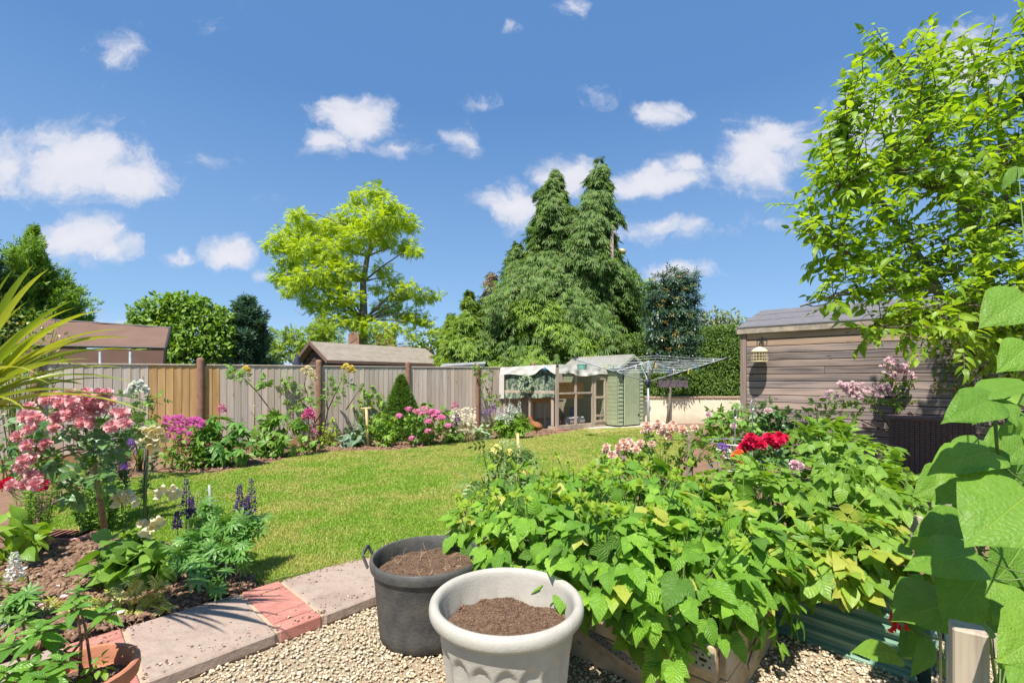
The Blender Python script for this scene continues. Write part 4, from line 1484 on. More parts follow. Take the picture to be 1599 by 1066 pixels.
# ------------------------------------------------------------------ timber planter
M_pw = wood('planter_timber', (0.47, 0.335, 0.20), (0.35, 0.24, 0.135), (0.54, 0.40, 0.26), 1, across=30, along=1.3, var=.2, con=.10)
M_zinc = plain('galvanised_steel', (0.36, 0.36, 0.36), .45, .5, .7, .15, 60)
QB = np.array([.79, 1.77]); QU = nrm([-.74, .67]); QV = nrm([.67, .74])


def qp(u, v, z):
    q = QB + QU * u + QV * v
    return np.array([q[0], q[1], z])


pl = thing('timber_planter', qp(0, 0, -.06), 'raised timber planter of wide boards with galvanised corner brackets full of raspberry plants', 'planter')
PH = .23
for (a, b, nm) in (((.0, 0), (1.12, 0), 'l'), ((.0, .8), (1.12, .8), 'l'), ((0.0, .028), (0, .772), 's'), ((1.12, .028), (1.12, .772), 's')):
    for (z0, z1) in ((-.06, .086), (.090, PH)):
        MB().bar(qp(*a, (z0 + z1) / 2), qp(*b, (z0 + z1) / 2), .05, z1 - z0, bev=.004).build('board', M_pw, pl)
# perforated strip on the front, angle bracket at the corner
stp = MB()
p0, p1 = qp(.72, -.028, .125), qp(.30, -.028, .02)
stp.bar(p0, p1, .034, .003, up=tuple([*(-QV), 0]))
st = stp.build('metal_strip', M_zinc, pl)
hl = MB(); d = nrm(p1 - p0)
M_hole = plain('punched_hole', (0.02, 0.018, 0.016), .9)
sd = np.cross(d, [*QV, 0])
for k in range(26):
    c = p0 + d * (.012 + k * .0166) + sd * (.008 if k % 2 else -.008) + np.array([*(-QV), 0]) * .0025
    hl.box(c, (.006, .006, .001), np.array([d, sd, np.cross(d, sd)]))
hl.build('holes', M_hole, st)['kind'] = 'stuff'
bk = MB().box(qp(.045, -.029, .17), (.085, .004, .075), np.array([[*QU, 0], [*QV, 0], [0, 0, 1.]])).build('corner_bracket', M_zinc, pl)
MB().box(qp(-.029, .045, .17), (.004, .085, .075), np.array([[*QU, 0], [*QV, 0], [0, 0, 1.]])).build('corner_bracket', M_zinc, pl)
hb_ = MB()
for (uu, zz) in ((.02, .15), (.02, .19), (.045, .15), (.045, .19), (.07, .15), (.07, .19)):
    hb_.box(qp(uu, -.032, zz), (.007, .002, .007), np.array([[*QU, 0], [*QV, 0], [0, 0, 1.]]))
hb_.box(qp(.045, -.032, .17), (.028, .002, .010), np.array([[*QU, 0], [*QV, 0], [0, 0, 1.]]))
hb_.build('bolt_slots', M_hole, bk)['kind'] = 'stuff'
s2 = MB().bar(qp(-.029, .30, .02), qp(-.029, .70, .20), .034, .003, up=(*(-QU), 0)).build('metal_strip', M_zinc, pl)
V = [qp(.025, .025, .18), qp(1.1, .025, .18), qp(1.1, .775, .18), qp(.025, .775, .18)]
MB().raw(V, [(0, 1, 2, 3)]).build('soil', M_soil, pl)

# ------------------------------------------------------------------ corrugated metal raised bed
M_corr = plain('green_coated_steel', (0.17, 0.29, 0.20), .45, .4, .05, .05, 5, .05, 20, (0.14, 0.245, 0.17))
M_corrd = plain('dark_edge_steel', (0.05, 0.10, 0.085), .45, .5, .2)
BL = np.array([.98, 2.83]); BU = nrm([.68, -.73]); BV = nrm([.73, .68]); BLEN = 1.16; BH = .335
def bp_(u, v, z):
    q = BL + BU * u + BV * v
    return np.array([q[0], q[1], z])


mbed = thing('metal_raised_bed', bp_(0, 0, -.06), 'green corrugated steel raised bed holding potato plants', 'raised bed')


def corr(p, q, nrmv, z0, z1, name):
    zs = np.linspace(z0, z1, 49); V = []
    for z in zs:
        ph_ = (z - z0) / (z1 - z0) * 5.5 % 1
        off = .013 * max(-1, min(1, 1.7 * math.sin(2 * math.pi * ph_)))
        V += [p + nrmv * off + [0, 0, z], q + nrmv * off + [0, 0, z]]
    Fs = [(2 * i, 2 * i + 1, 2 * i + 3, 2 * i + 2) for i in range(48)]
    MB().raw(V, Fs).build(name, M_corr, mbed)


nb3 = np.array([*(-BV), 0]); 
corr(bp_(0, 0, 0), bp_(BLEN, 0, 0), nb3, -.07, BH - .07, 'front_panel')
corr(bp_(0, 1.25, 0), bp_(BLEN, 1.25, 0), -nb3, -.07, BH - .07, 'back_panel')
corr(bp_(0, 0, 0), bp_(0, 1.25, 0), np.array([*(-BU), 0]), -.07, BH - .07, 'end_panel')
corr(bp_(BLEN, 0, 0), bp_(BLEN, 1.25, 0), np.array([*BU, 0]), -.07, BH - .07, 'end_panel')
for a, b in (((0, 0), (BLEN, 0)), ((0, 1.25), (BLEN, 1.25)), ((0, 0), (0, 1.25)), ((BLEN, 0), (BLEN, 1.25))):
    MB().tube([bp_(*a, BH - .067), bp_(*b, BH - .067)], .012, 8).build('rim', M_corr, mbed, smooth=True)
for a in ((0, 0), (BLEN, 0), (0, 1.25), (BLEN, 1.25)):
    MB().tube([bp_(*a, -.06), bp_(*a, BH - .06)], .024, 10).build('corner_post', M_corrd, mbed, smooth=True)
MB().raw([bp_(.02, .02, .20), bp_(BLEN - .02, .02, .20), bp_(BLEN - .02, 1.23, .20), bp_(.02, 1.23, .20)], [(0, 1, 2, 3)]).build('soil', M_soil, mbed)

# ------------------------------------------------------------------ stakes and wires
M_stake = wood('stake_wood', (0.40, 0.33, 0.26), (0.25, 0.20, 0.165), (0.46, 0.36, 0.25), 2, across=60, along=2.5, var=.25)


def stake(px, Y, ytop, w, t_, label, z0=-.05, rot=.3, px2=None):
    c = P(px, ytop, Y)
    ax = np.array([[math.cos(rot), math.sin(rot), 0], [-math.sin(rot), math.cos(rot), 0], [0, 0, 1.]])
    h = c[2] - z0
    mb = MB().box((c[0], c[1], z0 + h / 2), (w, t_, h), ax, .004)
    o = mb.build('wooden_stake', M_stake)
    tagged(o, label, 'stake')
    return c


s1 = stake(1425, 2.60, 805, .085, .05, 'weathered wooden stake carrying three wires beside the potato plants', rot=-.2)
s2_ = stake(1488, 2.35, 775, .085, .05, 'tall pale wooden stake standing behind the large bean leaves', rot=-.3)
s3 = stake(1512, 1.16, 978, .066, .066, 'thick square wooden stake in the near right corner', rot=-.62)
s4 = stake(972, 4.55, 702, .065, .05, 'short wooden stake among the pale peach roses')
s5 = stake(1077, 5.9, 672, .07, .05, 'farthest wooden stake behind the peach roses')
M_gal = plain('galvanised_wire', (0.48, 0.48, 0.47), .4, .5, .6)
wt = thing('wire_trellis', (s1[0], s1[1], 0), 'three thin galvanised wires strung between the wooden stakes', 'wires')
for k, z in enumerate((.36, .215, .075)):
    e = s1.copy(); e[2] = s1[2] - .045 - (0, .10, .205)[k]
    f_ = np.array([s4[0], s4[1], e[2] + .03])
    MB().tube([e + [.02, -.03, 0], (e + f_) / 2 - [0, 0, .012], f_], .0019, 5).build('wire', M_gal, wt)
MB().tube([s1 + [.025, -.035, -.03], s1 + [.025, -.035, -.15]], .002, 5).build('tie_wire', M_gal, wt)
for k, (z, yy) in enumerate(((-.04, 0), (-.16, 0))):
    MB().tube([s2_ + [.0, -.03, z], s2_ + [.9, -.4, z - .03]], .002, 5).build('wire', M_gal, wt)

def cane(name, a, b, r, label, mat, cat='cane'):
    o = MB().tube([a, (np.array(a) + b) / 2 + [.004, 0, 0], b], [r, r * .95, r * .9], 8).build(name, mat, smooth=True)
    tagged(o, label, cat)


M_bamboo = plain('bamboo', (0.58, 0.42, 0.20), .55, .4, 0, .15, 30, .1, 60)
M_green_cane = plain('grey_cane', (0.38, 0.40, 0.34), .5, .5, 0, .1)
c = P(1481, 1080, 1.5); c2_ = P(1475, 925, 1.5)
cane('support_rod', c - [0, 0, .3], c2_, .0045, 'thin upright metal rod beside the thick square stake', M_gal, 'rod')
c = P(1466, 1066, 1.45)
cane('support_cane', c - [0, 0, .3], P(1468, 972, 1.45), .004, 'thin brown cane just left of the metal rod', M_bamboo)
cane('bamboo_cane', G(818, 830) - [0, 0, .0], P(808, 676, 3.9), .014, 'straight bamboo cane supporting the right tomato plant', M_bamboo)
cane('bamboo_cane', G(768, 822) - [0, 0, .0], P(774, 735, 3.8), .011, 'short pale bamboo cane supporting the left tomato plant', M_bamboo)
cane('bamboo_cane', G(397, 705), P(397, 633, 7.35), .012, 'thin pale cane standing against the fence between two peonies', M_bamboo)
cane('support_cane', G(222, 896), P(226, 700, 2.95), .006, 'thin dark cane tied to the cream foxglove', plain('dark_cane', (0.06, 0.06, 0.055), .6))
cane('support_cane', G(330, 838), P(327, 757, 3.6), .011, 'pale grey cane standing in the lawn edge behind the lupins', M_green_cane)
# T shaped wooden stake in the border
b0 = G(575, 698); t0 = P(572, 638, b0[1])
tt = thing('wooden_dibber', b0, 'T shaped wooden handle stuck upright in the border soil', 'tool')
MB().tube([b0, t0], [.022, .028], 8).build('shaft', M_bamboo, tt, smooth=True)
MB().tube([t0 + [-.09, 0, 0], t0 + [.09, 0, .01]], .022, 8).build('handle', M_bamboo, tt, smooth=True)

# wire obelisk in the rose bed
ob = thing('wire_plant_support', (2.2, 4.6, 0), 'round wire plant support with looped tops between the roses', 'plant support')
oc = P(1148, 690, 4.6)
for z, r_ in ((oc[2], .25), (oc[2] - .25, .25)):
    MB().tube([[oc[0] + r_ * math.cos(a), oc[1] + r_ * math.sin(a), z] for a in np.linspace(0, 6.283, 25)], .006, 5).build('ring', M_gal, ob)
for k, (dx, dz) in enumerate(((-.05, .25), (.12, .33), (.2, 0), (-.22, 0))):
    p = [oc[0] + dx, oc[1] - .1, 0]
    MB().tube([p, [p[0], p[1], oc[2] + dz]], .006, 5).build('leg', M_gal, ob)
    if dz: MB().tube([[p[0] + .02 * math.sin(a), p[1], oc[2] + dz + .045 - .045 * math.cos(a)] for a in np.linspace(0, 6.283, 12)], .005, 5).build('loop', M_gal, ob)

# woven rattan box by the shed wall
M_rat = plain('brown_rattan', (0.17, 0.10, 0.09), .6, .4, 0, .2, 40)
rc = P(1452, 662, 5.9)
rb = thing('rattan_box', (rc[0], rc[1], .0), 'dark brown woven rattan storage box against the shed wall', 'storage box')
RA = np.array([[*SU, 0], [*(-SN), 0], [0, 0, 1.]])
ctr = np.array([rc[0], rc[1], .36])
MB().box(ctr, (.8, .45, .74), RA, .02).build('body', M_hole, rb)
wv = MB()
for k in range(30):
    z = .06 + k * .025
    for j in range(16):
        x = -.375 + j * .05
        wv.box(ctr + RA[0] * x + RA[1] * (-.232 - (.006 if (j + k) % 2 else 0)) + [0, 0, z - .42], (.046, .006, .020), RA)
wv.build('weave', M_rat, rb)['kind'] = 'stuff'
MB().box(ctr + [0, 0, .39], (.86, .5, .04), RA, .01).build('lid', M_rat, rb)

# ------------------------------------------------------------------ beyond the fence
M_bsh = wood('dark_stained_boards', (0.10, 0.065, 0.055), (0.055, 0.036, 0.032), (0.14, 0.09, 0.07), 0, across=30)
M_bfelt = plain('brown_mossy_felt', (0.22, 0.185, 0.15), .95, .15, 0, .12, 5, .6, 60, (0.29, 0.25, 0.20))
NE = np.array([-5.47, 14.0]); NU = nrm([.66, .75]); NV = nrm([-.75, .66])


def npt(u, v, z):
    q = NE + NU * u + NV * v
    return np.array([q[0], q[1], z])


nsh = thing('neighbour_shed', npt(0, 0, 0), 'dark stained neighbour shed with brown felt roof behind the fence', 'shed')
NZ, NR, NW, NL = 1.80, 2.42, 2.2, 4.3
mb = MB()
mb.raw([npt(.05, .1, 0), npt(.05, NW - .1, 0), npt(.05, NW - .1, NZ), npt(.05, NW / 2, NR - .05), npt(.05, .1, NZ)], [(0, 1, 2, 3, 4)])
mb.build('gable_back', M_hole, nsh)
for j in range(15):
    z0 = .3 + j * .14; z1 = z0 + .13
    if z0 > NR - .12: break
    hw = (NW / 2 - .1) if z1 < NZ else max(.04, (NW / 2 - .1) * (NR - .05 - z1) / (NR - NZ))
    MB().bar(npt(.03, NW / 2 - hw, (z0 + z1) / 2), npt(.03, NW / 2 + hw, (z0 + z1) / 2), .02, .128, bev=.003).build('board', M_bsh, nsh)
MB().bar(npt(.05, .1, .9), npt(NL - .1, .1, .9), .03, 1.8).build('side_wall', M_bsh, nsh)
for sg in (0, 1):
    e = -.06 if sg == 0 else NW + .06
    m_ = 4 if sg == 0 else 1
    for i in range(m_):
        a, b = i / m_, (i + 1) / m_ + (.02 if i < m_ - 1 else 0)
        lf = .004 * (i % 2)
        def rr_(u, f, dz=0): return npt(u, e + (NW / 2 - e) * f, NZ + .03 + (NR - NZ) * f + dz)
        q = [rr_(-.15, a, lf), rr_(NL + .1, a, lf), rr_(NL + .1, b, lf), rr_(-.15, b, lf)]
        V = q + [x - np.array([0, 0, .03]) for x in q]
        MB().raw(V, [(0, 1, 2, 3), (7, 6, 5, 4), (0, 4, 5, 1), (1, 5, 6, 2), (2, 6, 7, 3), (3, 7, 4, 0)]).build('roof_felt', M_bfelt, nsh)
    MB().bar(npt(-.17, e, NZ - .03), npt(-.17, NW / 2, NR - .01), .03, .11).build('barge_board', plain('brown_trim', (0.20, 0.12, 0.09), .8) if sg == 0 else MAT['brown_trim'], nsh)
MB().bar(npt(-.15, -.075, NZ - .02), npt(NL + .1, -.075, NZ - .02), .025, .09).build('fascia_board', MAT['brown_trim'], nsh)

# navy parasol, closed
c = P(464, 552, 13.2)
pr = thing('closed_parasol', (c[0], c[1], 0), 'closed navy blue parasol peeking over the fence left of the dark shed', 'parasol')
M_nav = plain('navy_canvas', (0.035, 0.035, 0.085), .85)
MB().lathe((c[0], c[1], 0), [(.03, 1.0), (.14, 1.3), (.10, 1.7), (.03, c[2] - .05), (.005, c[2])], 14, lambda r, z, a: r * (1 + .2 * math.sin(a * 6))).build('canopy', M_nav, pr, smooth=True)
MB().tube([(c[0], c[1], -.1), (c[0], c[1], 1.2)], .02).build('pole', M_alu, pr)
# white gutter / conservatory edge
c, d_ = P(690, 570, 14.0), P(757, 566, 14.6)
gt = MB().bar(c, d_, .10, .07).bar(c - [0, 0, .25], d_ - [0, 0, .25], .02, .45)
tagged(gt.build('white_roof_edge', M_cream if False else plain('white_upvc', (.72, .72, .72), .4)), 'white plastic roof edge showing just above the fence', 'roof edge')
# brown awning
M_awn = plain('brown_awning_fabric', (0.185, 0.115, 0.085), .9, .15, 0, .07, 3, .15, 30, (0.155, 0.095, 0.072), trans=.05)
M_awf = plain('dark_awning_frame', (0.035, 0.025, 0.025), .6)
aw = thing('garden_awning', (-7.9, 10.4, 0), 'brown fabric awning with dark frame rising above the left of the fence', 'awning')
TL, TR, BRt, BLt = P(60, 498, 10.6), P(266, 512, 11.2), P(259, 543, 9.9), P(20, 539, 9.4)
VR, VL = P(254, 600, 9.9), P(20, 600, 9.4)


def grid_cloth(a, b, c_, d2, nu, nv, sag, name, par):
    V = []
    for j in range(nv + 1):
        for i in range(nu + 1):
            f, g_ = i / nu, j / nv
            p = (a * (1 - f) + b * f) * (1 - g_) + (d2 * (1 - f) + c_ * f) * g_
            V.append(p + np.array([0, 0, -sag * math.sin(math.pi * f) * math.sin(math.pi * g_) + .012 * math.sin(f * 22 + g_ * 7)]))
    n_ = nu + 1
    Fs = [(j * n_ + i, j * n_ + i + 1, (j + 1) * n_ + i + 1, (j + 1) * n_ + i) for j in range(nv) for i in range(nu)]
    return MB().raw(V, Fs).build(name, M_awn, par, smooth=True)


grid_cloth(TL, TR, BRt, BLt, 16, 8, .06, 'canopy', aw)
grid_cloth(BLt - [0, 0, .04], BRt - [0, 0, .04], VR, VL, 16, 4, .0, 'valance', aw)
for a, b in ((TL, TR), (TR, BRt), (BRt, BLt)):
    MB().tube([a, b], .028, 6).build('frame_bar', M_awf, aw)
MB().tube([BRt, VR], .03, 6).build('frame_bar', M_awf, aw)
wp = plain('white_post', (.72, .72, .72), .4)
for px in (157, 204):
    c = P(px, 549, 9.3)
    MB().tube([(c[0], c[1], 0), tuple(c)], .028, 8).build('white_post', wp, aw)
# house with two chimneys far behind
M_hb = plain('far_brick', (0.36, 0.19, 0.13), .9, .2, 0, .15, 1.5)
M_tile = plain('far_roof_tile', (0.22, 0.12, 0.09), .9, .2, 0, .2, 2)
hs = thing('far_house', (-12.2, 42, 0), 'distant brick house with two chimneys half hidden by the golden tree', 'house')
MB().box((-12.2, 43, 1.6), (9, 6, 3.2)).build('wall', M_hb, hs)
MB().raw([(-16.9, 39.8, 3.2), (-7.5, 39.8, 3.2), (-7.5, 43, 4.35), (-16.9, 43, 4.35), (-16.9, 46.2, 3.2), (-7.5, 46.2, 3.2)], [(0, 1, 2, 3), (3, 2, 5, 4), (0, 3, 4), (1, 5, 2)]).build('roof', M_tile, hs)
for px, w in ((551, 17), (600, 27)):
    c = P(px, 521, 42)
    ch = MB().box((c[0], 42.6, c[2] - .9), (w / F * 42, .8, 1.9)).build('chimney', M_hb, hs)
    MB().lathe((c[0], 42.6, c[2] + .05), [(.16, 0), (.13, .45), (.10, .45)], 10).build('chimney_pot', M_terra, ch)
# pole with lamp beside the conifers
c = P(955, 352, 16.2)
pp_ = thing('wooden_pole', (c[0], c[1], 0), 'bare grey trunk like pole with a golden lamp beside the tall conifers', 'pole')
MB().tube([(c[0], c[1], 0), (c[0] + .02, c[1], c[2] / 2), tuple(c)], [.10, .08, .065], 10).build('shaft', plain('grey_bark', (0.30, 0.24, 0.20), .9, .2, 0, .2, 10, .5, 30), pp_, smooth=True)
MB().tube([c - [0, 0, .75], c + [.2, 0, -.82], c + [.30, 0, -.86]], .015, 6).build('arm', M_wire, pp_)
lc = P(972, 392, 16.2)
MB().tube([lc + [-.12, 0, .06], lc, lc + [.11, 0, -.06]], [.04, .10, .07], 10).build('lamp_head', plain('brass_lamp', (0.62, 0.50, 0.25), .4, .5, .3), pp_, smooth=True)
# ------------------------------------------------------------------ trees
def shell(n, squash=1.0, inner=.45):
    d = nrm(rng.normal(0, 1, (n, 3)))
    r = rng.uniform(inner ** 2, 1, n) ** .5
    return d, d * r[:, None] * [1, 1, squash]


def clump_leaves(cl, dens, squash=.8, droop=.3, updir=.5, inner=.45, jit=.5):
    """cl: list of (centre, radius). returns pos, D, U"""
    P_, D_, U_ = [], [], []
    for c, r in cl:
        n = max(8, int(dens * r * r))
        d, p = shell(n, squash, inner)
        lump = 1 + .22 * np.array([mnoise.noise(tuple(q * 2.2 + c)) for q in d])
        P_.append(np.asarray(c) + p * r * lump[:, None])
        D_.append(d * .8 + rng.normal(0, jit, (n, 3)) + [0, 0, -droop])
        U_.append(d * .6 + rng.normal(0, .35, (n, 3)) + [0, 0, updir])
    return np.concatenate(P_), np.concatenate(D_), np.concatenate(U_)


def limbs(mb, base, fork, cl, r0, r1, wob=.12):
    """trunk from base to fork, limbs from the trunk to the clumps"""
    base, fork = np.array(base, float), np.array(fork, float)
    n = 7
    pts = [base + (fork - base) * i / n + rng.normal(0, wob * .25, 3) * [1, 1, 0] * (0 < i < n) for i in range(n + 1)]
    mb.tube(pts, np.linspace(r0, r1, n + 1), 9)
    for c, r in cl:
        c = np.asarray(c, float)
        t_ = np.clip((c[2] - r * 1.2 - base[2]) / (fork[2] - base[2] + 1e-6) * .8, .25, .97)
        s = base + (fork - base) * t_
        L = np.linalg.norm(c - s)
        m1 = s + (c - s) * .35 + [0, 0, -.04 * L] + rng.normal(0, wob * .3, 3)
        m2 = s + (c - s) * .7 + [0, 0, .03 * L] + rng.normal(0, wob * .4, 3)
        rr = r0 + (r1 - r0) * t_
        mb.tube([s, m1, m2, c + rng.normal(0, .1 * r, 3)], [rr * .55, rr * .36, rr * .22, rr * .08], 6)
        for k in range(4):
            e = c + nrm(rng.normal(0, 1, 3)) * r * .8
            mb.tube([m2, (m2 + e) / 2 + rng.normal(0, .06 * r, 3), e], [rr * .16, rr * .09, rr * .02], 4)


def pinnate(n=5, ll=.34, lw=.13, term=True):
    ts = []
    lf = leaf_tpl(2, lw / ll, 'ovate', .1, .2)
    for i in range(n):
        y = .18 + .7 * i / n
        for sg in (-1, 1):
            ts.append(rot_tpl(lf, yaw=-sg * 62, roll=0, s=ll * (1 - .25 * abs(i / n - .4)), off=(0, y, -.10 * y * y)))
    ts.append(rot_tpl(lf, 0, s=ll, off=(0, .82, -.08)))
    return join_tpl(ts)


def flat_pinnate(n=5, ll=.34, lw=.13):
    """cheap pinnate leaf for far trees, two triangles a leaflet"""
    V = []; T = []; U = []
    def lf(o, a, s):
        d = np.array([math.sin(a), math.cos(a), 0]); x = np.array([d[1], -d[0], 0])
        b = len(V)
        V.extend([o, o + d * s * .5 + x * lw / 2 * s / ll + [0, 0, .02], o + d * s - [0, 0, .05], o + d * s * .5 - x * lw / 2 * s / ll + [0, 0, .02]])
        U.extend([(.5, 0), (1, .5), (.5, 1), (0, .5)]); T.extend([(b, b + 1, b + 2), (b, b + 2, b + 3)])
    for i in range(n):
        y = .12 + .75 * i / n
        for sg in (-1, 1):
            lf(np.array([0, y, -.15 * y * y]), sg * 1.05, ll)
    lf(np.array([0, .8, -.1]), 0, ll)
    return np.array(V, float), np.array(T, int), np.array(U, float)


def frond_tpl(n=5, w=.10, spread=.9, hang=.5):
    """flat conifer spray: a fan of narrow strips"""
    V = []; T = []; U = []
    for k in range(n):
        f = k / (n - 1) * 2 - 1
        a = f * spread
        L = 1 - .35 * abs(f)
        d = np.array([math.sin(a), math.cos(a), -hang * abs(f) * .4 - .12]); x = np.array([math.cos(a), -math.sin(a), 0])
        o = np.array([0, .25 * (1 - abs(f)), 0])
        m_ = o + d * L * .55; e = o + d * L - [0, 0, .25 * hang]
        b = len(V)
        V.extend([o, m_ + x * w / 2, e, m_ - x * w / 2]); U.extend([(.5, 0), (1, .5), (.5, 1), (0, .5)])
        T.extend([(b, b + 1, b + 2), (b, b + 2, b + 3)])
    return np.array(V, float), np.array(T, int), np.array(U, float)


M_bark = plain('tree_bark', (0.17, 0.13, 0.095), .9, .2, 0, .2, 6, .7, 30, (0.10, 0.075, 0.055))
M_barkg = plain('grey_tree_bark', (0.27, 0.235, 0.19), .9, .2, 0, .2, 8, .6, 40, (0.17, 0.145, 0.11))
M_gold = leaf_mat('golden_leaf', [(0.293, 0.415, 0.015), (0.415, 0.537, 0.022), (0.537, 0.634, 0.037), (0.342, 0.488, 0.018)], .42, .5)
M_yell = leaf_mat('yellow_green_leaf', [(0.20, 0.32, 0.025), (0.32, 0.44, 0.035), (0.26, 0.38, 0.03)], .4, .5)
M_laurel = leaf_mat('laurel_leaf', [(0.088, 0.182, 0.019), (0.162, 0.284, 0.027), (0.257, 0.405, 0.041), (0.115, 0.216, 0.023)], .28, .5, spec=.35)
M_blueg = leaf_mat('blue_green_needles', [(0.047, 0.115, 0.068), (0.074, 0.162, 0.095), (0.095, 0.189, 0.108)], .2, .6)
M_cyp = leaf_mat('dark_cypress', [(0.051, 0.112, 0.038), (0.080, 0.160, 0.048), (0.120, 0.224, 0.048)], .2, .6)
M_cypg = leaf_mat('green_cypress', [(0.133, 0.257, 0.035), (0.231, 0.381, 0.050), (0.302, 0.462, 0.062), (0.107, 0.213, 0.035)], .25, .6)
M_con = leaf_mat('conifer_green', [(0.085, 0.17, 0.03), (0.13, 0.24, 0.045), (0.20, 0.33, 0.055), (0.10, 0.20, 0.035), (0.22, 0.24, 0.09)], .3, .6)
M_conb = leaf_mat('conifer_bright', [(0.138, 0.241, 0.023), (0.218, 0.344, 0.035), (0.287, 0.413, 0.046)], .3, .6)
M_dead = leaf_mat('dead_needles', [(0.26, 0.19, 0.12), (0.34, 0.26, 0.18), (0.18, 0.16, 0.08)], .15, .8)
M_bg = leaf_mat('background_leaf', [(0.121, 0.216, 0.047), (0.203, 0.311, 0.068), (0.270, 0.378, 0.095)], .3, .5)
M_hawt = leaf_mat('pale_blossom_leaf', [(0.20, 0.27, 0.09), (0.36, 0.38, 0.22), (0.14, 0.22, 0.06), (0.46, 0.45, 0.36)], .3, .5)
M_teal2 = leaf_mat('dark_teal_leaf', [(0.045, 0.095, 0.05), (0.075, 0.14, 0.075), (0.11, 0.19, 0.10)], .15, .35, spec=.6)
M_orange = leaf_mat('orange_umbel', [(0.52, 0.36, 0.06), (0.42, 0.28, 0.08)], .2)
T_far = leaf_tpl(2, .6, 'ovate', .15, .2)
T_pin = flat_pinnate(5, .36, .16)
T_fr = frond_tpl(5, .15, .85, .6)
T_fr3 = frond_tpl(3, .26, .6, .3)

# golden tree: clumps traced as (px, py, radius px, depth offset m)
GY = 20.0
gold = [(585, 300, 17, 0), (562, 310, 16, 1), (605, 318, 15, -1), (553, 338, 22, 0), (590, 345, 25, -1), (620, 340, 24, 0), (640, 352, 14, 1), (632, 385, 17, 0), (648, 392, 10, -1),
        (600, 372, 22, 1), (560, 372, 26, -1), (525, 352, 21, 0), (500, 362, 25, 1), (472, 348, 21, 0), (465, 335, 11, -1), (447, 372, 21, -.5), (428, 383, 13, 0), (480, 388, 26, -1.2), (520, 395, 27, -.8),
        (455, 405, 21, 0), (440, 432, 17, .5), (468, 440, 22, -1), (500, 430, 27, -1.4), (540, 425, 25, -1), (450, 455, 11, 0), (520, 465, 22, -1), (496, 478, 15, -.5), (545, 462, 18, -1.2), (478, 465, 16, 1),
        (598, 420, 14, .6), (610, 435, 12, 0), (620, 457, 17, 0), (640, 450, 14, -.5), (655, 463, 14, 0), (672, 462, 9, 0), (685, 460, 7, 0), (600, 480, 18, 1), (630, 490, 17, .6), (650, 495, 14, 0), (668, 500, 10, 0), (675, 515, 8, 0),
        (520, 500, 20, -1), (548, 500, 16, -1), (575, 510, 16, -1), (610, 512, 16, 0), (640, 520, 10, 0), (500, 520, 16, 0), (590, 450, 10, 1)]
cl = []
for px, py, r, dy in gold:
    cl.append((P(px, py, GY + dy), r / F * GY * 1.16))
gb = P(566, 640, GY); gb[2] = 0
gt_ = thing('golden_tree', gb, 'large bright yellow green robinia tree with airy layered foliage behind the fence', 'tree')
p, D, U = clump_leaves(cl, 620, .66, .35, .8, .1)
stuff_leaves('crown', T_pin, p, D, U, rng.uniform(.17, .29, len(p)), M_gold, gt_)
mb = MB()
fk = P(588, 372, GY)
mid1 = P(568, 500, GY); mid2 = P(567, 440, GY); mid3 = P(574, 400, GY)
mb.tube([gb, mid1, mid2, mid3, fk, P(596, 340, GY), P(600, 310, GY)], [.24, .17, .13, .10, .08, .05, .02], 9)
for i, (c, r) in enumerate(cl):
    if i % 2 and r < .5: continue
    st_ = [mid1, mid2, mid3, fk]
    s = min(st_, key=lambda q: abs(q[2] + .9 - c[2]) + (5 if q[2] > c[2] else 0))
    L = np.linalg.norm(c - s)
    mb.tube([s, s + (c - s) * .4 + [0, 0, .06 * L], s + (c - s) * .75 + [0, 0, .08 * L], c], [.05, .035, .02, .008], 5)
mb.tube([P(545, 505, GY), P(520, 492, GY), P(485, 484, GY), P(472, 492, GY), P(460, 484, GY)], [.06, .04, .025, .018, .008], 5)
mb.build('trunk', M_barkg, gt_, smooth=True)


def clump_tree(name, label, pxl, Y, tpl, dens, size, mat, base_px, trunk_r=.14, cat='tree', squash=.85, inner=.4, droop=.2, bark=None, jit=.6, updir=.5, group=None, limb=True):
    cl = [(P(a, b, Y + (d[0] if d else 0)), r / F * Y) for a, b, r, *d in pxl]
    b = P(base_px, 600, Y); b[2] = 0
    t_ = thing(name, b, label, cat, group)
    p, D, U = clump_leaves(cl, dens, squash, droop, updir, inner, jit)
    stuff_leaves('crown', tpl, p, D, U, size * rng.uniform(.7, 1.25, len(p)), mat, t_)
    mb = MB()
    top = max(cl, key=lambda q: q[0][2])[0]
    limbs(mb, b, top * [.5, 1, 1] + np.array([b[0], 0, 0]) * [.5, 0, 0], cl[::2] if len(cl) > 8 else cl, trunk_r, trunk_r * .35)
    mb.build('trunk', bark or M_bark, t_, smooth=True)
    return t_


clump_tree('yellow_shrub_tree', 'low yellow green tree in front of the golden tree left of the dark shed', [(437, 528, 16), (455, 522, 14), (430, 548, 14), (460, 545, 20), (485, 530, 22), (505, 515, 20), (480, 556, 24), (520, 530, 18)], 17.5, T_pin, 620, .22, M_yell, 470)
clump_tree('lime_shrub', 'small lime green shrub top just above the dark shed roof', [(592, 530, 14), (605, 538, 12), (580, 536, 10)], 19, T_pin, 700, .2, M_yell, 592, .05, 'shrub')
clump_tree('laurel_tree', 'dense rounded glossy green laurel behind the left of the fence', [(235, 495, 30), (262, 482, 26), (285, 478, 24), (310, 486, 26), (335, 500, 24), (350, 520, 22), (230, 520, 30), (262, 520, 34), (300, 520, 36), (335, 545, 30), (215, 500, 14), (300, 555, 34), (250, 555, 34), (360, 545, 14), (355, 498, 10)], 14.5, T_far, 1750, .17, M_laurel, 290, .12, squash=.9, inner=.55, jit=.8)
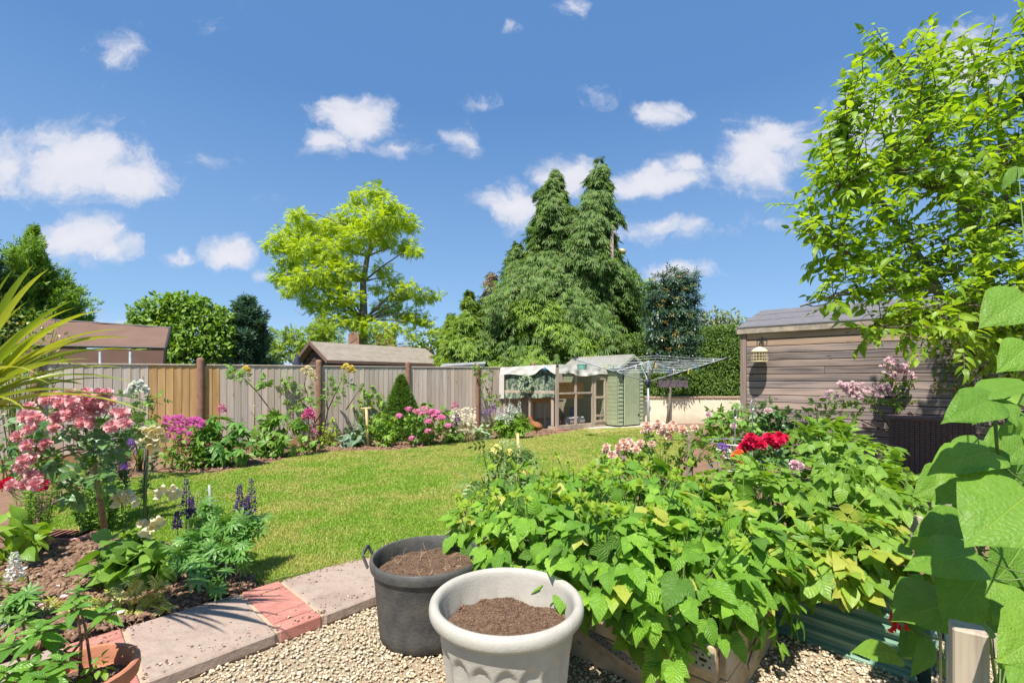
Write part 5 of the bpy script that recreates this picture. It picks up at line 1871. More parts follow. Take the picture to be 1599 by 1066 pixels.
clump_tree('background_copse', 'grey green low trees far behind left of the golden tree', [(420, 540, 16), (410, 555, 16), (428, 560, 16), (690, 528, 18), (665, 532, 16), (650, 538, 14)], 30, T_far, 300, .3, M_bg, 425, .1)


def conifer(name, label, px, ptop, Y, prof, nbr, nsp, mat, tpl, size, droop=.5, base_r=.25, lump=.3, seed=0, bare=None, mat2=None, curve=.25, bark=None, stops=None, dxtop=0.0, upturn=0.0):
    """prof: list of (t from ground 0 to top 1, radius m)"""
    b = P(px, 600, Y); b[2] = 0
    H = P(px, ptop, Y)[2]
    t_ = thing(name, b, label, 'conifer')
    pt, pr_ = zip(*prof)
    r_ = np.random.default_rng(seed + 11)
    zs = r_.uniform(0, 1, nbr) ** .9 * (1 - pt[0]) + pt[0]
    rad = np.interp(zs, pt, pr_)
    # branches in proportion to radius
    keep = r_.random(nbr) < np.clip(rad / max(pr_) + .28, 0, 1)
    zs, rad = zs[keep], rad[keep]
    nb_ = len(zs)
    az = r_.uniform(0, 2 * np.pi, nb_)
    # keep mostly the side that faces the camera and the flanks
    ln = np.array([mnoise.noise((math.cos(a) * 1.2, math.sin(a) * 1.2, z * H * .55 + seed)) for a, z in zip(az, zs)])
    rad = rad * (1 + lump * ln * 2) * np.where(r_.random(nb_) < .10, r_.uniform(1.12, 1.42, nb_), r_.uniform(.66, 1.08, nb_))
    PP = []; DD = []; UU = []; SS = []
    mb = MB()
    ctr = lambda z: np.array([b[0] + dxtop * max(0, z) ** 2, b[1], 0])
    for i in range(nb_):
        d = np.array([math.cos(az[i]), math.sin(az[i]), 0]); sd = np.array([-d[1], d[0], 0])
        L = rad[i]; z0 = zs[i] * H
        ns = max(5, int(nsp * (0.4 + L / max(pr_))))
        s = r_.uniform(.25, 1.0, ns) ** .7
        lat = r_.normal(0, .15, ns) * L * (1.05 - s * .5) + r_.normal(0, .04, ns)
        zz = z0 + curve * L * np.sin(s * math.pi * .5) * .6 - droop * L * s ** 2 * .9 + upturn * L * s ** 3 + r_.normal(0, .045, ns) * (1 + L)
        pp = ctr(zs[i]) + d * (s * L)[:, None] + sd * lat[:, None]
        pp[:, 2] = zz
        PP.append(pp)
        DD.append(d * .55 + sd * (lat / (L + .01) * 2)[:, None] + np.array([0, 0, -droop * 1.0 + upturn * 1.5]) + r_.normal(0, .28, (ns, 3)))
        UU.append(d * .55 + [0, 0, .8] + r_.normal(0, .25, (ns, 3)))
        SS.append(size * r_.uniform(.65, 1.25, ns) * (.6 + .4 * min(1, L)))
        if i % 3 == 0:
            c0 = ctr(zs[i])
            mb.tube([c0 + [0, 0, z0 - .1 * L], c0 + d * L * .5 + [0, 0, z0 + curve * L * .4 - droop * L * .22], c0 + d * L * .9 + [0, 0, z0 - droop * L * .7]], [.03, .02, .006], 4, False)
    o1 = stuff_leaves('crown', tpl, np.concatenate(PP), np.concatenate(DD), np.concatenate(UU), np.concatenate(SS), mat, t_)
    mb.tube([b, b + [dxtop * .25, 0, H * .5], b + [dxtop, 0, H * .97]], [base_r, base_r * .6, .02], 9)
    mb.build('trunk', bark or M_bark, t_, smooth=True)
    return t_


# the two tall conifers and companions
conifer('tall_conifer', 'tall drooping green conifer, the left of the twin peaks', 868, 268, 17.5, [(.03, 2.6), (.2, 2.65), (.4, 2.4), (.6, 1.9), (.75, 1.3), (.87, .75), (.96, .38), (1, .08)], 1000, 76, M_con, T_fr, .24, .58, .3, .42, 1)
conifer('tall_conifer', 'tall narrow drooping conifer, the right and higher of the twin peaks', 926, 248, 17.0, [(.03, 1.1), (.2, 1.15), (.4, 1.25), (.55, 1.15), (.7, .92), (.85, .6), (.95, .42), (1, .08)], 620, 62, M_con, T_fr, .24, .7, .25, .45, 2, dxtop=.25)
conifer('tall_conifer', 'third lower drooping conifer merging between the twin peaks', 897, 325, 16.9, [(.03, 1.9), (.3, 1.8), (.6, 1.2), (.8, .75), (.93, .35), (1, .08)], 520, 66, M_con, T_fr, .25, .65, .25, .5, 21)
conifer('broad_conifer', 'bushy bright green conifer low in front of the twin conifers', 845, 440, 15.8, [(.02, 2.0), (.3, 2.0), (.6, 1.5), (.85, .8), (1, .1)], 380, 66, M_conb, T_fr, .25, .5, .15, .45, 3)
conifer('broad_conifer', 'bushy green conifer at the foot of the right twin peak beside the hedge', 885, 440, 16.4, [(.02, .9), (.3, .9), (.6, .75), (.85, .45), (1, .1)], 240, 64, M_conb, T_fr, .25, .55, .15, .45, 4)
conifer('browned_conifer', 'half dead conifer with bare brown twigs left of the tall conifers', 768, 425, 18.2, [(.02, .9), (.3, .9), (.6, .7), (.8, .45), (.95, .2), (1, .05)], 150, 36, M_dead, T_fr, .3, .5, .15, .4, 5)
conifer('browned_conifer', 'green and brown leaning conifer between the dead twigs and the twin peaks', 808, 375, 17.6, [(.02, 1.9), (.3, 1.8), (.6, 1.25), (.8, .8), (.95, .3), (1, .05)], 460, 60, M_con, T_fr, .25, .6, .18, .5, 6)
conifer('bright_conifer', 'fresh green bushy conifer left of the browned one', 733, 455, 16.8, [(.02, 1.25), (.3, 1.2), (.6, .85), (.85, .4), (1, .05)], 360, 60, M_conb, T_fr, .22, .35, .15, .4, 7)
conifer('bright_conifer', 'smallest fresh green conifer just right of the white roof edge', 705, 490, 17.4, [(.02, 1.1), (.4, .95), (.75, .5), (1, .05)], 260, 56, M_conb, T_fr, .22, .3, .12, .4, 8)
# left cypresses
conifer('green_cypress', 'broad green cypress rising behind the brown awning at the left', 52, 352, 13.0, [(.02, .98), (.3, .98), (.5, .88), (.7, .60), (.83, .34), (.92, .14), (1, .02)], 800, 64, M_cypg, T_fr3, .14, .05, .2, .5, 9, upturn=.45)
conifer('dark_cypress', 'dark cypress at the far left edge of the view', -70, 325, 11.6, [(.02, 1.0), (.3, 1.0), (.6, .8), (.8, .5), (.93, .25), (1, .04)], 460, 60, M_cyp, T_fr3, .19, .05, .2, .22, 10, upturn=.45)
conifer('blue_conifer', 'slim blue green conifer right of the laurel', 386, 466, 15.0, [(.02, .62), (.4, .62), (.7, .55), (.88, .36), (.97, .16), (1, .04)], 330, 46, M_blueg, T_fr3, .18, .05, .12, .12, 12, upturn=.4)

# trees behind the hedge
clump_tree('background_tree', 'loose green tree behind the hedge beside the tall conifers', [(985, 470, 22), (1005, 455, 20), (975, 500, 24), (1010, 490, 24), (995, 520, 24), (1020, 450, 12)], 19, T_far, 900, .19, M_bg, 995)
clump_tree('blossom_tree', 'pale green and cream flowering tree top behind the right of the hedge', [(1095, 500, 16), (1115, 494, 16), (1140, 498, 16), (1160, 505, 14), (1080, 512, 14), (1125, 512, 20), (1070, 492, 10)], 19, T_far, 900, .16, M_hawt, 1120)
# dark tree in front of the wall
T_teal = pinnate(3, .42, .18)
tl_px = [(1050, 438, 18), (1075, 437, 14), (1030, 440, 14), (1030, 462, 20), (1062, 458, 24), (1082, 465, 10), (1030, 490, 22), (1060, 488, 24), (1078, 500, 14), (1028, 520, 18), (1055, 520, 24), (1075, 530, 16), (1030, 545, 16), (1058, 548, 20), (1082, 552, 10), (1040, 558, 14), (1090, 480, 6), (1014, 470, 8), (1014, 500, 8)]
dark = clump_tree('mountain_ash', 'dark blue green rowan with orange flower heads in front of the hedge', tl_px, 12.9, T_teal, 1900, .21, M_teal2, 1042, .045, squash=.8, inner=.3, droop=.5, bark=M_barkg, jit=.4, updir=.7)
fl = []
for px, py in [(1022, 437), (1062, 432), (1075, 428), (1034, 470), (1055, 465), (1050, 492), (1038, 502), (1030, 478), (1078, 492), (1057, 518), (1035, 528), (1055, 524), (1075, 520), (1040, 452), (1070, 450), (1085, 445), (1063, 540), (1045, 545)]:
    fl.append(P(px, py, 12.9 - .45))
fl = np.array(fl)
pos = np.repeat(fl[::1], 18, 0) + rng.normal(0, .04, (len(fl) * 18, 3)) * [1.3, .5, .6]
stuff_leaves('flower_heads', T_far, pos, rng.normal(0, 1, (len(pos), 3)), rng.normal(0, .4, (len(pos), 3)) + [0, -.5, 1], .038, M_orange, dark)

# plum tree at the right: limbs, then twigs clothed with leaves
M_plum = leaf_mat('plum_leaf', [(0.165, 0.295, 0.019), (0.236, 0.389, 0.026), (0.330, 0.484, 0.035), (0.201, 0.342, 0.024), (0.401, 0.531, 0.041)], .48, .38, vein=.12, nveins=7, spec=.5)
PT = thing('plum_tree', (5.15, 4.6, 0), 'large leafy green plum tree spreading over the shed from the right edge', 'tree')
mb = MB()
Lm = {
    'a': [(1690, 700, 4.6), (1620, 575, 4.6), (1548, 517, 4.6), (1509, 486, 4.5), (1452, 447, 4.4), (1400, 420, 4.3), (1330, 400, 4.2), (1280, 372, 4.1)],
    'b': [(1466, 452, 4.4), (1444, 413, 4.5), (1400, 350, 4.5), (1360, 290, 4.5), (1330, 230, 4.4), (1310, 185, 4.4)],
    'c': [(1552, 525, 4.6), (1530, 400, 4.8), (1500, 300, 4.8), (1452, 232, 4.7), (1438, 170, 4.6), (1410, 110, 4.6), (1385, 70, 4.5)],
    'd': [(1530, 400, 4.8), (1575, 300, 4.9), (1560, 200, 4.9), (1530, 110, 4.8), (1505, 55, 4.7)],
    'e': [(1509, 486, 4.5), (1450, 490, 4.2), (1390, 500, 4.1), (1340, 515, 4.0)],
    'f': [(1452, 447, 4.4), (1380, 455, 4.2), (1310, 460, 4.1), (1250, 478, 4.0)],
    'g': [(1500, 300, 4.8), (1440, 290, 4.4), (1370, 250, 4.2), (1300, 300, 4.0)],
    'h': [(1560, 200, 4.9), (1620, 120, 4.6), (1610, 40, 4.4)],
}
limb_pts = []
for k, v in Lm.items():
    pts = np.array([P(*q) for q in v])
    if k == 'a': pts[0][2] = 0
    r0 = {'a': .075, 'b': .035, 'c': .06, 'd': .045, 'e': .025, 'f': .025, 'g': .03, 'h': .035}[k]
    mb.tube(pts, np.linspace(r0, .008, len(pts)), 8)
    for i in range(len(pts) - 1):
        for f in np.linspace(0, 1, 8)[:-1]:
            limb_pts.append(pts[i] * (1 - f) + pts[i + 1] * f)
limb_pts = np.array(limb_pts[14:])
outline = [(1232, 345), (1240, 300), (1262, 255), (1282, 205), (1300, 178), (1335, 165), (1338, 120), (1332, 80), (1352, 48), (1378, 52), (1396, 100), (1425, 118), (1452, 122), (1462, 80), (1450, 42), (1475, 12), (1505, 22), (1535, 60), (1548, 105), (1575, 90), (1600, 10), (1760, -40), (1760, 620), (1600, 590), (1500, 575), (1470, 535), (1440, 520), (1385, 528), (1300, 500), (1350, 470), (1245, 490), (1236, 476), (1290, 455), (1300, 440), (1270, 430), (1262, 395), (1232, 365)]
tg = sample_poly(outline, 1080)
TP = []; TD = []; TU = []; TS = []
tw = MB()
for px, py in tg:
    Yd = 4.3 + rng.normal(0, .42)
    Yd = max(3.3, Yd)
    e = P(px, py, Yd)
    j = np.argmin(((limb_pts - e) ** 2).sum(1) + rng.random(len(limb_pts)) * .1)
    s = limb_pts[j]
    d = e - s; L = np.linalg.norm(d)
    if L > 1.0:
        s = e - d / L * 1.0; d = e - s; L = 1.0
    base = e - nrm(d) * min(L, .34)
    if rng.random() < .75 and L < .99:
        tw.tube([s, (s + base) / 2 + rng.normal(0, .03, 3), base], [.007, .005, .004], 4, False)
    dir_ = nrm(nrm(d) * .7 + rng.normal(0, .35, 3) + np.array([-.25, 0, .05]))
    tip = base + dir_ * .32
    tw.tube([base, (base + tip) / 2 + [0, 0, .01], tip], [.004, .003, .0015], 4, False)
    n = 11
    for i in range(n):
        f = (i + .5) / n
        q = base + (tip - base) * f + [0, 0, .01]
        sd = nrm(np.cross(dir_, [0, 0, 1])) * (1 if i % 2 else -1)
        ld = dir_ * .55 + sd * .75 + rng.normal(0, .3, 3) + [0, 0, -.25]
        if i == n - 1: ld = dir_ + rng.normal(0, .15, 3)
        TP.append(q); TD.append(ld); TU.append(rng.normal(0, .45, 3) + [0, -.1, 1]); TS.append(rng.uniform(.07, .115))
mb.build('trunk', M_barkg, PT, smooth=True)
tw.build('twigs', M_bark, PT)['kind'] = 'stuff'
TP = np.array(TP); ok = TP[:, 1] > 2.4
T_plum = leaf_tpl(4, .48, 'ovate', .22, .30)
leaf_objs('leaf', [T_plum, leaf_tpl(4, .42, 'ovate', .3, .5)], TP[ok], np.array(TD)[ok], np.array(TU)[ok], np.array(TS)[ok], M_plum, PT, 10.0, 300)

# denser shrub below it against the shed, with orange tinted young leaves
M_pyr = leaf_mat('shrub_leaf_mixed', [(0.09, 0.17, 0.02), (0.13, 0.24, 0.025), (0.17, 0.29, 0.03), (0.12, 0.2, 0.02), (0.40, 0.24, 0.06), (0.10, 0.19, 0.02)], .3, .4)
clump_tree('climbing_shrub', 'dense evergreen shrub with orange young shoots at the right end of the shed', [(1440, 500, 18), (1460, 540, 18), (1500, 530, 40), (1560, 540, 50), (1520, 620, 30), (1480, 600, 20), (1540, 490, 40), (1590, 480, 50), (1500, 590, 34), (1550, 600, 44), (1600, 590, 50), (1490, 560, 24), (1620, 650, 50), (1570, 660, 40), (1470, 480, 22), (1470, 520, 20)], 5.4, T_small, 3300, .05, M_pyr, 1575, .06, 'shrub', squash=1, inner=.5, jit=.9)
# ------------------------------------------------------------------ garden plants
def palm_tpl(n=5, spread=70, W=.28, rows=3, droop=.3, fold=.15, dec=.2, shape='lance'):
    lf = leaf_tpl(rows, W, shape, fold, droop)
    ts = []
    for k in range(n):
        f = k / (n - 1) * 2 - 1
        ts.append(rot_tpl(lf, yaw=-f * spread, s=1 - dec * abs(f)))
    return join_tpl(ts)


def petiole(L, w=.012, z=0.0):
    V = np.array([(-w, -L, z), (w, -L, z), (w, 0, 0), (-w, 0, 0), (0, -L, z + w * 1.6), (0, 0, w * 1.6)], float)
    T = np.array([(0, 1, 2), (0, 2, 3), (1, 4, 5), (1, 5, 2), (4, 0, 3), (4, 3, 5)])
    return V, T, np.full((6, 2), .5)


def rasp_tpl(seed=0):
    r_ = np.random.default_rng(seed)
    a = leaf_tpl(9, .78, 'ovate', .16 + .06 * r_.random(), .30 + .2 * r_.random(), serr=.07, wave=.02)
    ts = [rot_tpl(a, r_.normal(0, 5), s=1, off=(0, .12, 0)), rot_tpl(a, 68 + r_.normal(0, 8), -4, 8, .72), rot_tpl(a, -68 + r_.normal(0, 8), -4, -8, .72), petiole(.45)]
    return join_tpl(ts)


def pot_tpl(seed=0):
    r_ = np.random.default_rng(seed + 50)
    a = leaf_tpl(5, .70, 'ovate', .2, .28, wave=.015)
    ts = [rot_tpl(a, 0, s=.46, off=(0, .62, -.02))]
    for y, s in ((.50, .40), (.26, .34)):
        for sg in (-1, 1):
            ts.append(rot_tpl(a, sg * (58 + r_.normal(0, 6)), -6, sg * 10, s, off=(0, y, 0)))
    v, t_, u = petiole(1.0, .010)
    v = v + np.array([0, .65, 0])
    ts.append((v, t_, u))
    return join_tpl(ts)


def rose_leaf_tpl():
    a = leaf_tpl(4, .66, 'ovate', .15, .2)
    ts = [rot_tpl(a, 0, s=.5, off=(0, .5, 0))]
    for y, s in ((.42, .42), (.16, .36)):
        for sg in (-1, 1):
            ts.append(rot_tpl(a, sg * 66, -3, sg * 8, s, off=(0, y, 0)))
    return join_tpl(ts)


def petal_ring(n, r, z0, z1, w, curl=.25, off=0.):
    V = []; T = []; U = []
    for k in range(n):
        a = 2 * math.pi * k / n + off
        def pt(rr, da, z): return (rr * math.cos(a + da), rr * math.sin(a + da), z)
        b = len(V)
        zt = z1
        V += [pt(r * .12, 0, z0), pt(r * .62, -w * 1.05, z0 + (z1 - z0) * .55), pt(r * .62, w * 1.05, z0 + (z1 - z0) * .55), pt(r * .97, -w * .75, zt - curl * r * .5), pt(r * .97, w * .75, zt - curl * r * .5), pt(r * 1.08, 0, zt - curl * r * .9), pt(r * .66, 0, z0 + (z1 - z0) * .40)]
        T += [(b, b + 1, b + 6), (b, b + 6, b + 2), (b + 1, b + 3, b + 6), (b + 2, b + 6, b + 4), (b + 3, b + 5, b + 6), (b + 4, b + 6, b + 5)]
        U += [(.5, 0), (0, .5), (1, .5), (0, 1), (1, 1), (.5, 1), (.5, .5)]
    return np.array(V, float), np.array(T, int), np.array(U, float)


def bloom_tpl(full=1, seed=0):
    """rose of radius 1 opening along +Z"""
    ts = [petal_ring(6, 1.0, -.30, .12, .46, .40), petal_ring(7, .86, -.22, .36, .42, .22, .5), petal_ring(6, .68, -.10, .54, .46, .10, .2), petal_ring(6, .50, .0, .62, .5, .0, .7), petal_ring(5, .33, .1, .66, .6, -.1, 0.3), petal_ring(4, .18, .2, .64, .9, -.2, 0.9)]
    return join_tpl(ts if full else ts[:3])


def floret_tpl():
    return petal_ring(5, 1.0, -.1, .12, .5, .1)


def bell_tpl(n=8):
    """foxglove bell of length 1 hanging along +Y"""
    prof = [(.10, 0), (.20, .12), (.24, .45), (.27, .75), (.40, 1.0)]
    V = []; U = []
    for r, y in prof:
        for k in range(n):
            a = 2 * math.pi * k / n
            rr = r * (1 + (.12 * math.cos(a * 2) if y > .9 else 0))
            V.append((rr * math.cos(a), y - (.12 * math.sin(a) if y > .9 else 0), rr * math.sin(a))); U.append((k / n, y))
    T = []
    for i in range(len(prof) - 1):
        for k in range(n):
            a, b, c, d = i * n + k, i * n + (k + 1) % n, (i + 1) * n + (k + 1) % n, (i + 1) * n + k
            T += [(a, b, c), (a, c, d)]
    return np.array(V, float), np.array(T, int), np.array(U, float)


def up_face(pos, c, up=.6, cam=.5, jit=.25):
    """flower axis: outward, up and to the light"""
    n = len(pos)
    return nrm(nrm(pos - c) * .6 + np.array([0, -cam, up]) + rng.normal(0, jit, (n, 3)))


def flowers(name, tpl, pts, size, mat, parent, axis=None, minpx=8.0, cap=300, zaxis=True, c=None, **kw):
    """blooms whose local z points along axis; every bloom big enough is a part"""
    pts = np.atleast_2d(np.array(pts, float)); n = len(pts)
    if axis is None:
        axis = up_face(pts, pts.mean(0) if c is None else c, **kw)
    D = np.cross(axis, rng.normal(0, 1, (n, 3)))
    if zaxis: leaf_objs(name, tpl, pts, D, axis, np.broadcast_to(size, (n,)) * rng.uniform(.85, 1.15, n), mat, parent, minpx, cap, rest='flowers', size=2.0)
    else: leaf_objs(name, tpl, pts, axis, rng.normal(0, 1, (n, 3)), np.broadcast_to(size, (n,)) * rng.uniform(.85, 1.15, n), mat, parent, minpx, cap, rest='flowers', size=1.0)


def plant(name, label, cat, base, pxl, Y, tpl, dens, size, mat, stems=True, squash=.9, inner=.35, droop=.25, jit=.55, updir=.6, leafpx=1.0, group=None, minpx=10.0, smat=None, sr=.006, cap=300, lname='leaf'):
    cl = [(P(a, b, Y + (d[0] if d else 0)), r / F * Y) for a, b, r, *d in pxl]
    t_ = thing(name, base, label, cat, group)
    p, D, U = clump_leaves(cl, dens, squash, droop, updir, inner, jit)
    p[:, 2] = np.maximum(p[:, 2], .02)
    leaf_objs(lname, tpl, p, D, U, size * rng.uniform(.65, 1.2, len(p)), mat, t_, minpx, cap, size=leafpx)
    if stems:
        mb = MB()
        b = np.array(base, float)
        for c, r in cl:
            for k in range(2):
                e = c + rng.normal(0, .35 * r, 3)
                b2 = b + rng.normal(0, .03, 3) * [1, 1, 0]
                mb.tube([b2, b2 + (e - b2) * .5 + rng.normal(0, .02, 3) + [0, 0, .03], e], [sr, sr * .8, sr * .4], 5, False)
        mb.build('stems', smat or M_stem, t_)['kind'] = 'stuff'
    return t_


M_stem = plain('green_stem', (0.13, 0.20, 0.05), .6, .3, 0, .15, 10)
M_stemb = plain('brown_stem', (0.18, 0.12, 0.07), .8, .2, 0, .2, 10)
M_rasp = leaf_mat('raspberry_leaf', [(0.122, 0.275, 0.027), (0.177, 0.366, 0.037), (0.232, 0.439, 0.043), (0.146, 0.317, 0.030), (0.293, 0.512, 0.055)], .36, .5, vein=.30, nveins=8, bump=.6, spec=.35)
M_raspd = leaf_mat('older_raspberry_leaf', [(0.085, 0.19, 0.025), (0.11, 0.23, 0.03)], .3, .5, vein=.35, nveins=8, bump=.6, spec=.3)
M_raspy = leaf_mat('young_raspberry_leaf', [(0.30, 0.46, 0.04), (0.38, 0.52, 0.06)], .4, .5, vein=.25, nveins=8, bump=.5, spec=.3)
M_pota = leaf_mat('potato_leaf', [(0.134, 0.263, 0.028), (0.190, 0.347, 0.039), (0.258, 0.426, 0.050), (0.157, 0.302, 0.031)], .36, .45, vein=.28, nveins=6, bump=.4)
M_potay = leaf_mat('yellowing_potato_leaf', [(0.36, 0.44, 0.05), (0.46, 0.46, 0.08), (0.28, 0.42, 0.05)], .36, .45, vein=.2)
def bean_material():
    m, t = new_mat('bean_leaf')
    f = rand_fac(t)
    uv = t.add('ShaderNodeUVMap'); sp = t.add('ShaderNodeSeparateXYZ'); t.link(uv.outputs[0], sp.inputs[0])
    tc = t.add('ShaderNodeTexCoord')
    col = t.ramp(f, [(0, (0.10, 0.215, 0.022)), (.35, (0.17, 0.32, 0.03)), (.7, (0.125, 0.255, 0.025)), (1, (0.20, 0.35, 0.035))])
    n = t.noise(tc.outputs['Object'], 4.5, 5, .65)
    col = t.mix(t.mapr(n, .35, .68, 0, .55), col, t.mix(1.0, col, (0.62, 0.72, 0.6), mode='MULTIPLY'))
    dx = t.math('ABSOLUTE', t.math('SUBTRACT', sp.outputs[0], 0.5))
    mid = t.mapr(dx, 0.0, 0.016, 1.0, 0.0)
    w = t.math('MULTIPLY', t.math('SUBTRACT', t.noise(tc.outputs['Object'], 3.0, 2), .5), .16)
    ph = t.math('FRACT', t.math('MULTIPLY', t.math('ADD', t.math('SUBTRACT', sp.outputs[1], t.math('MULTIPLY', dx, 0.62)), w), 6.5))
    dist = t.math('ABSOLUTE', t.math('SUBTRACT', ph, 0.5))
    side = t.mapr(dist, 0.0, 0.045, 0.8, 0.0)
    vo = t.add('ShaderNodeTexVoronoi', i_Scale=17.0, feature='DISTANCE_TO_EDGE'); t.link(tc.outputs['Object'], vo.inputs['Vector'])
    net = t.mapr(vo.outputs['Distance'], 0.0, 0.05, 0.38, 0.0)
    vv = t.math('MAXIMUM', t.math('MAXIMUM', mid, side), net)
    col = t.mix(t.math('MULTIPLY', vv, .7), col, t.mix(1.0, col, (2.1, 1.55, 2.4), mode='MULTIPLY'))
    sp2 = t.noise(tc.outputs['Object'], 26.0, 2, .5)
    col = t.mix(t.mapr(sp2, .72, .76, 0, .6), col, (0.30, 0.24, 0.08))
    bs = t.add('ShaderNodeBsdfPrincipled', i_Roughness=.5); bs.inputs['Specular IOR Level'].default_value = .35
    bp = t.add('ShaderNodeBump', i_Strength=.4, i_Distance=.012)
    t.link(t.math('SUBTRACT', t.math('MULTIPLY', t.mapr(vo.outputs['Distance'], 0, .35), .35), t.math('MAXIMUM', mid, side)), bp.inputs['Height'])
    t.link(bp.outputs[0], bs.inputs['Normal'])
    t.link(col, bs.inputs['Base Color'])
    tr = t.add('ShaderNodeBsdfTranslucent'); t.link(t.mix(1.0, col, (1.5, 1.45, .5), mode='MULTIPLY'), tr.inputs[0])
    mx = t.add('ShaderNodeMixShader'); mx.inputs[0].default_value = .32
    t.link(bs.outputs[0], mx.inputs[1]); t.link(tr.outputs[0], mx.inputs[2]); finish(t, mx.outputs[0])
    return m


M_bean = bean_material()
M_roseleaf = leaf_mat('rose_leaf_dark', [(0.077, 0.173, 0.046), (0.117, 0.235, 0.062), (0.156, 0.281, 0.077)], .22, .33, vein=.15, spec=.6)
M_leafg = leaf_mat('mid_green_leaf', [(0.125, 0.250, 0.037), (0.175, 0.325, 0.044), (0.237, 0.400, 0.056)], .32, .45, vein=.15)
M_leafb = leaf_mat('fresh_green_leaf', [(0.16, 0.31, 0.03), (0.22, 0.38, 0.04), (0.28, 0.44, 0.05)], .38, .45, vein=.15)
M_leafy = leaf_mat('lime_leaf', [(0.28, 0.42, 0.03), (0.36, 0.48, 0.05), (0.22, 0.36, 0.03)], .4, .5)
M_silver = leaf_mat('silver_green_leaf', [(0.17, 0.27, 0.17), (0.26, 0.36, 0.24), (0.14, 0.24, 0.13)], .2, .6, vein=.2)
M_palew = leaf_mat('variegated_leaf', [(0.45, 0.54, 0.36), (0.56, 0.62, 0.46), (0.24, 0.36, 0.16)], .25, .6)
M_lup = leaf_mat('lupin_leaf', [(0.088, 0.237, 0.044), (0.138, 0.300, 0.056), (0.188, 0.375, 0.069)], .28, .45, vein=.2, nveins=2)
M_tom = leaf_mat('tomato_leaf', [(0.112, 0.213, 0.062), (0.163, 0.275, 0.075), (0.200, 0.325, 0.100)], .28, .5)
M_grey = MAT['pale_grey_plastic']
M_sage = leaf_mat('grey_green_leaf', [(0.112, 0.188, 0.094), (0.163, 0.250, 0.125), (0.125, 0.225, 0.075)], .25, .6)
M_pink = leaf_mat('pink_petal', [(0.80, 0.34, 0.38), (0.84, 0.48, 0.50), (0.76, 0.28, 0.33), (0.86, 0.60, 0.60), (0.80, 0.40, 0.42)], .30, .55, tcol=(1, .8, .8), spec=.2)
M_peach = leaf_mat('peach_petal', [(0.88, 0.62, 0.50), (0.88, 0.72, 0.62), (0.85, 0.50, 0.36), (0.88, 0.76, 0.70)], .30, .55, tcol=(1, .85, .8), spec=.2)
M_cream_p = leaf_mat('cream_petal', [(0.86, 0.78, 0.48), (0.86, 0.82, 0.60), (0.84, 0.74, 0.44)], .35, .55, tcol=(1, .9, .7), spec=.2)
M_mag = leaf_mat('magenta_petal', [(0.60, 0.08, 0.34), (0.72, 0.16, 0.48), (0.50, 0.05, 0.28)], .3, .6, tcol=(1, .8, 1), spec=.2)
M_hyd = leaf_mat('hydrangea_petal', [(0.76, 0.16, 0.36), (0.82, 0.28, 0.46), (0.66, 0.12, 0.34)], .3, .6, tcol=(1, .8, 1), spec=.2)
M_crim = leaf_mat('crimson_petal', [(0.70, 0.012, 0.07), (0.80, 0.03, 0.12), (0.60, 0.01, 0.05)], .25, .5, tcol=(1, .6, .7), spec=.2)
M_purp = leaf_mat('purple_petal', [(0.070, 0.021, 0.154), (0.119, 0.042, 0.231), (0.168, 0.070, 0.294)], .25, .6, tcol=(1, .9, 1), spec=.2)
M_lav = leaf_mat('lavender_petal', [(0.36, 0.20, 0.48), (0.46, 0.30, 0.56)], .3, .6, tcol=(1, .9, 1), spec=.2)
M_lilac = leaf_mat('pale_pink_petal', [(0.80, 0.56, 0.62), (0.84, 0.68, 0.70), (0.76, 0.44, 0.54)], .3, .6, tcol=(1, .9, .9), spec=.2)
M_redb = leaf_mat('scarlet_petal', [(0.78, 0.04, 0.02), (0.72, 0.02, 0.02)], .25, .5, spec=.2)
M_yel = leaf_mat('yellow_petal', [(0.82, 0.66, 0.08), (0.84, 0.74, 0.30)], .3, .6, tcol=(1, .9, .6), spec=.2)
M_cord = leaf_mat('cordyline_leaf', [(0.26, 0.34, 0.03), (0.38, 0.42, 0.05), (0.18, 0.26, 0.035), (0.46, 0.46, 0.10)], .3, .38, spec=.6)

T_rasp = [rasp_tpl(k) for k in range(4)]
T_pot = [pot_tpl(k) for k in range(3)]
T_rose = rose_leaf_tpl()
T_rl = leaf_tpl(4, .7, 'ovate', .15, .2)
T_med = leaf_tpl(3, .55, 'ovate', .2, .25)
T_lance = leaf_tpl(3, .26, 'lance', .15, .3)
T_peony = palm_tpl(5, 75, .30, 3, .35)
T_lupin = palm_tpl(10, 165, .26, 3, .25, .25, .05, 'obov')
T_fine = leaf_tpl(2, .16, 'lance', .1, .15)
T_bloom = bloom_tpl(1); T_bloom2 = bloom_tpl(0)
T_flo = floret_tpl(); T_bell = bell_tpl()
T_broad = leaf_tpl(5, .72, 'ovate', .18, .35, wave=.02)

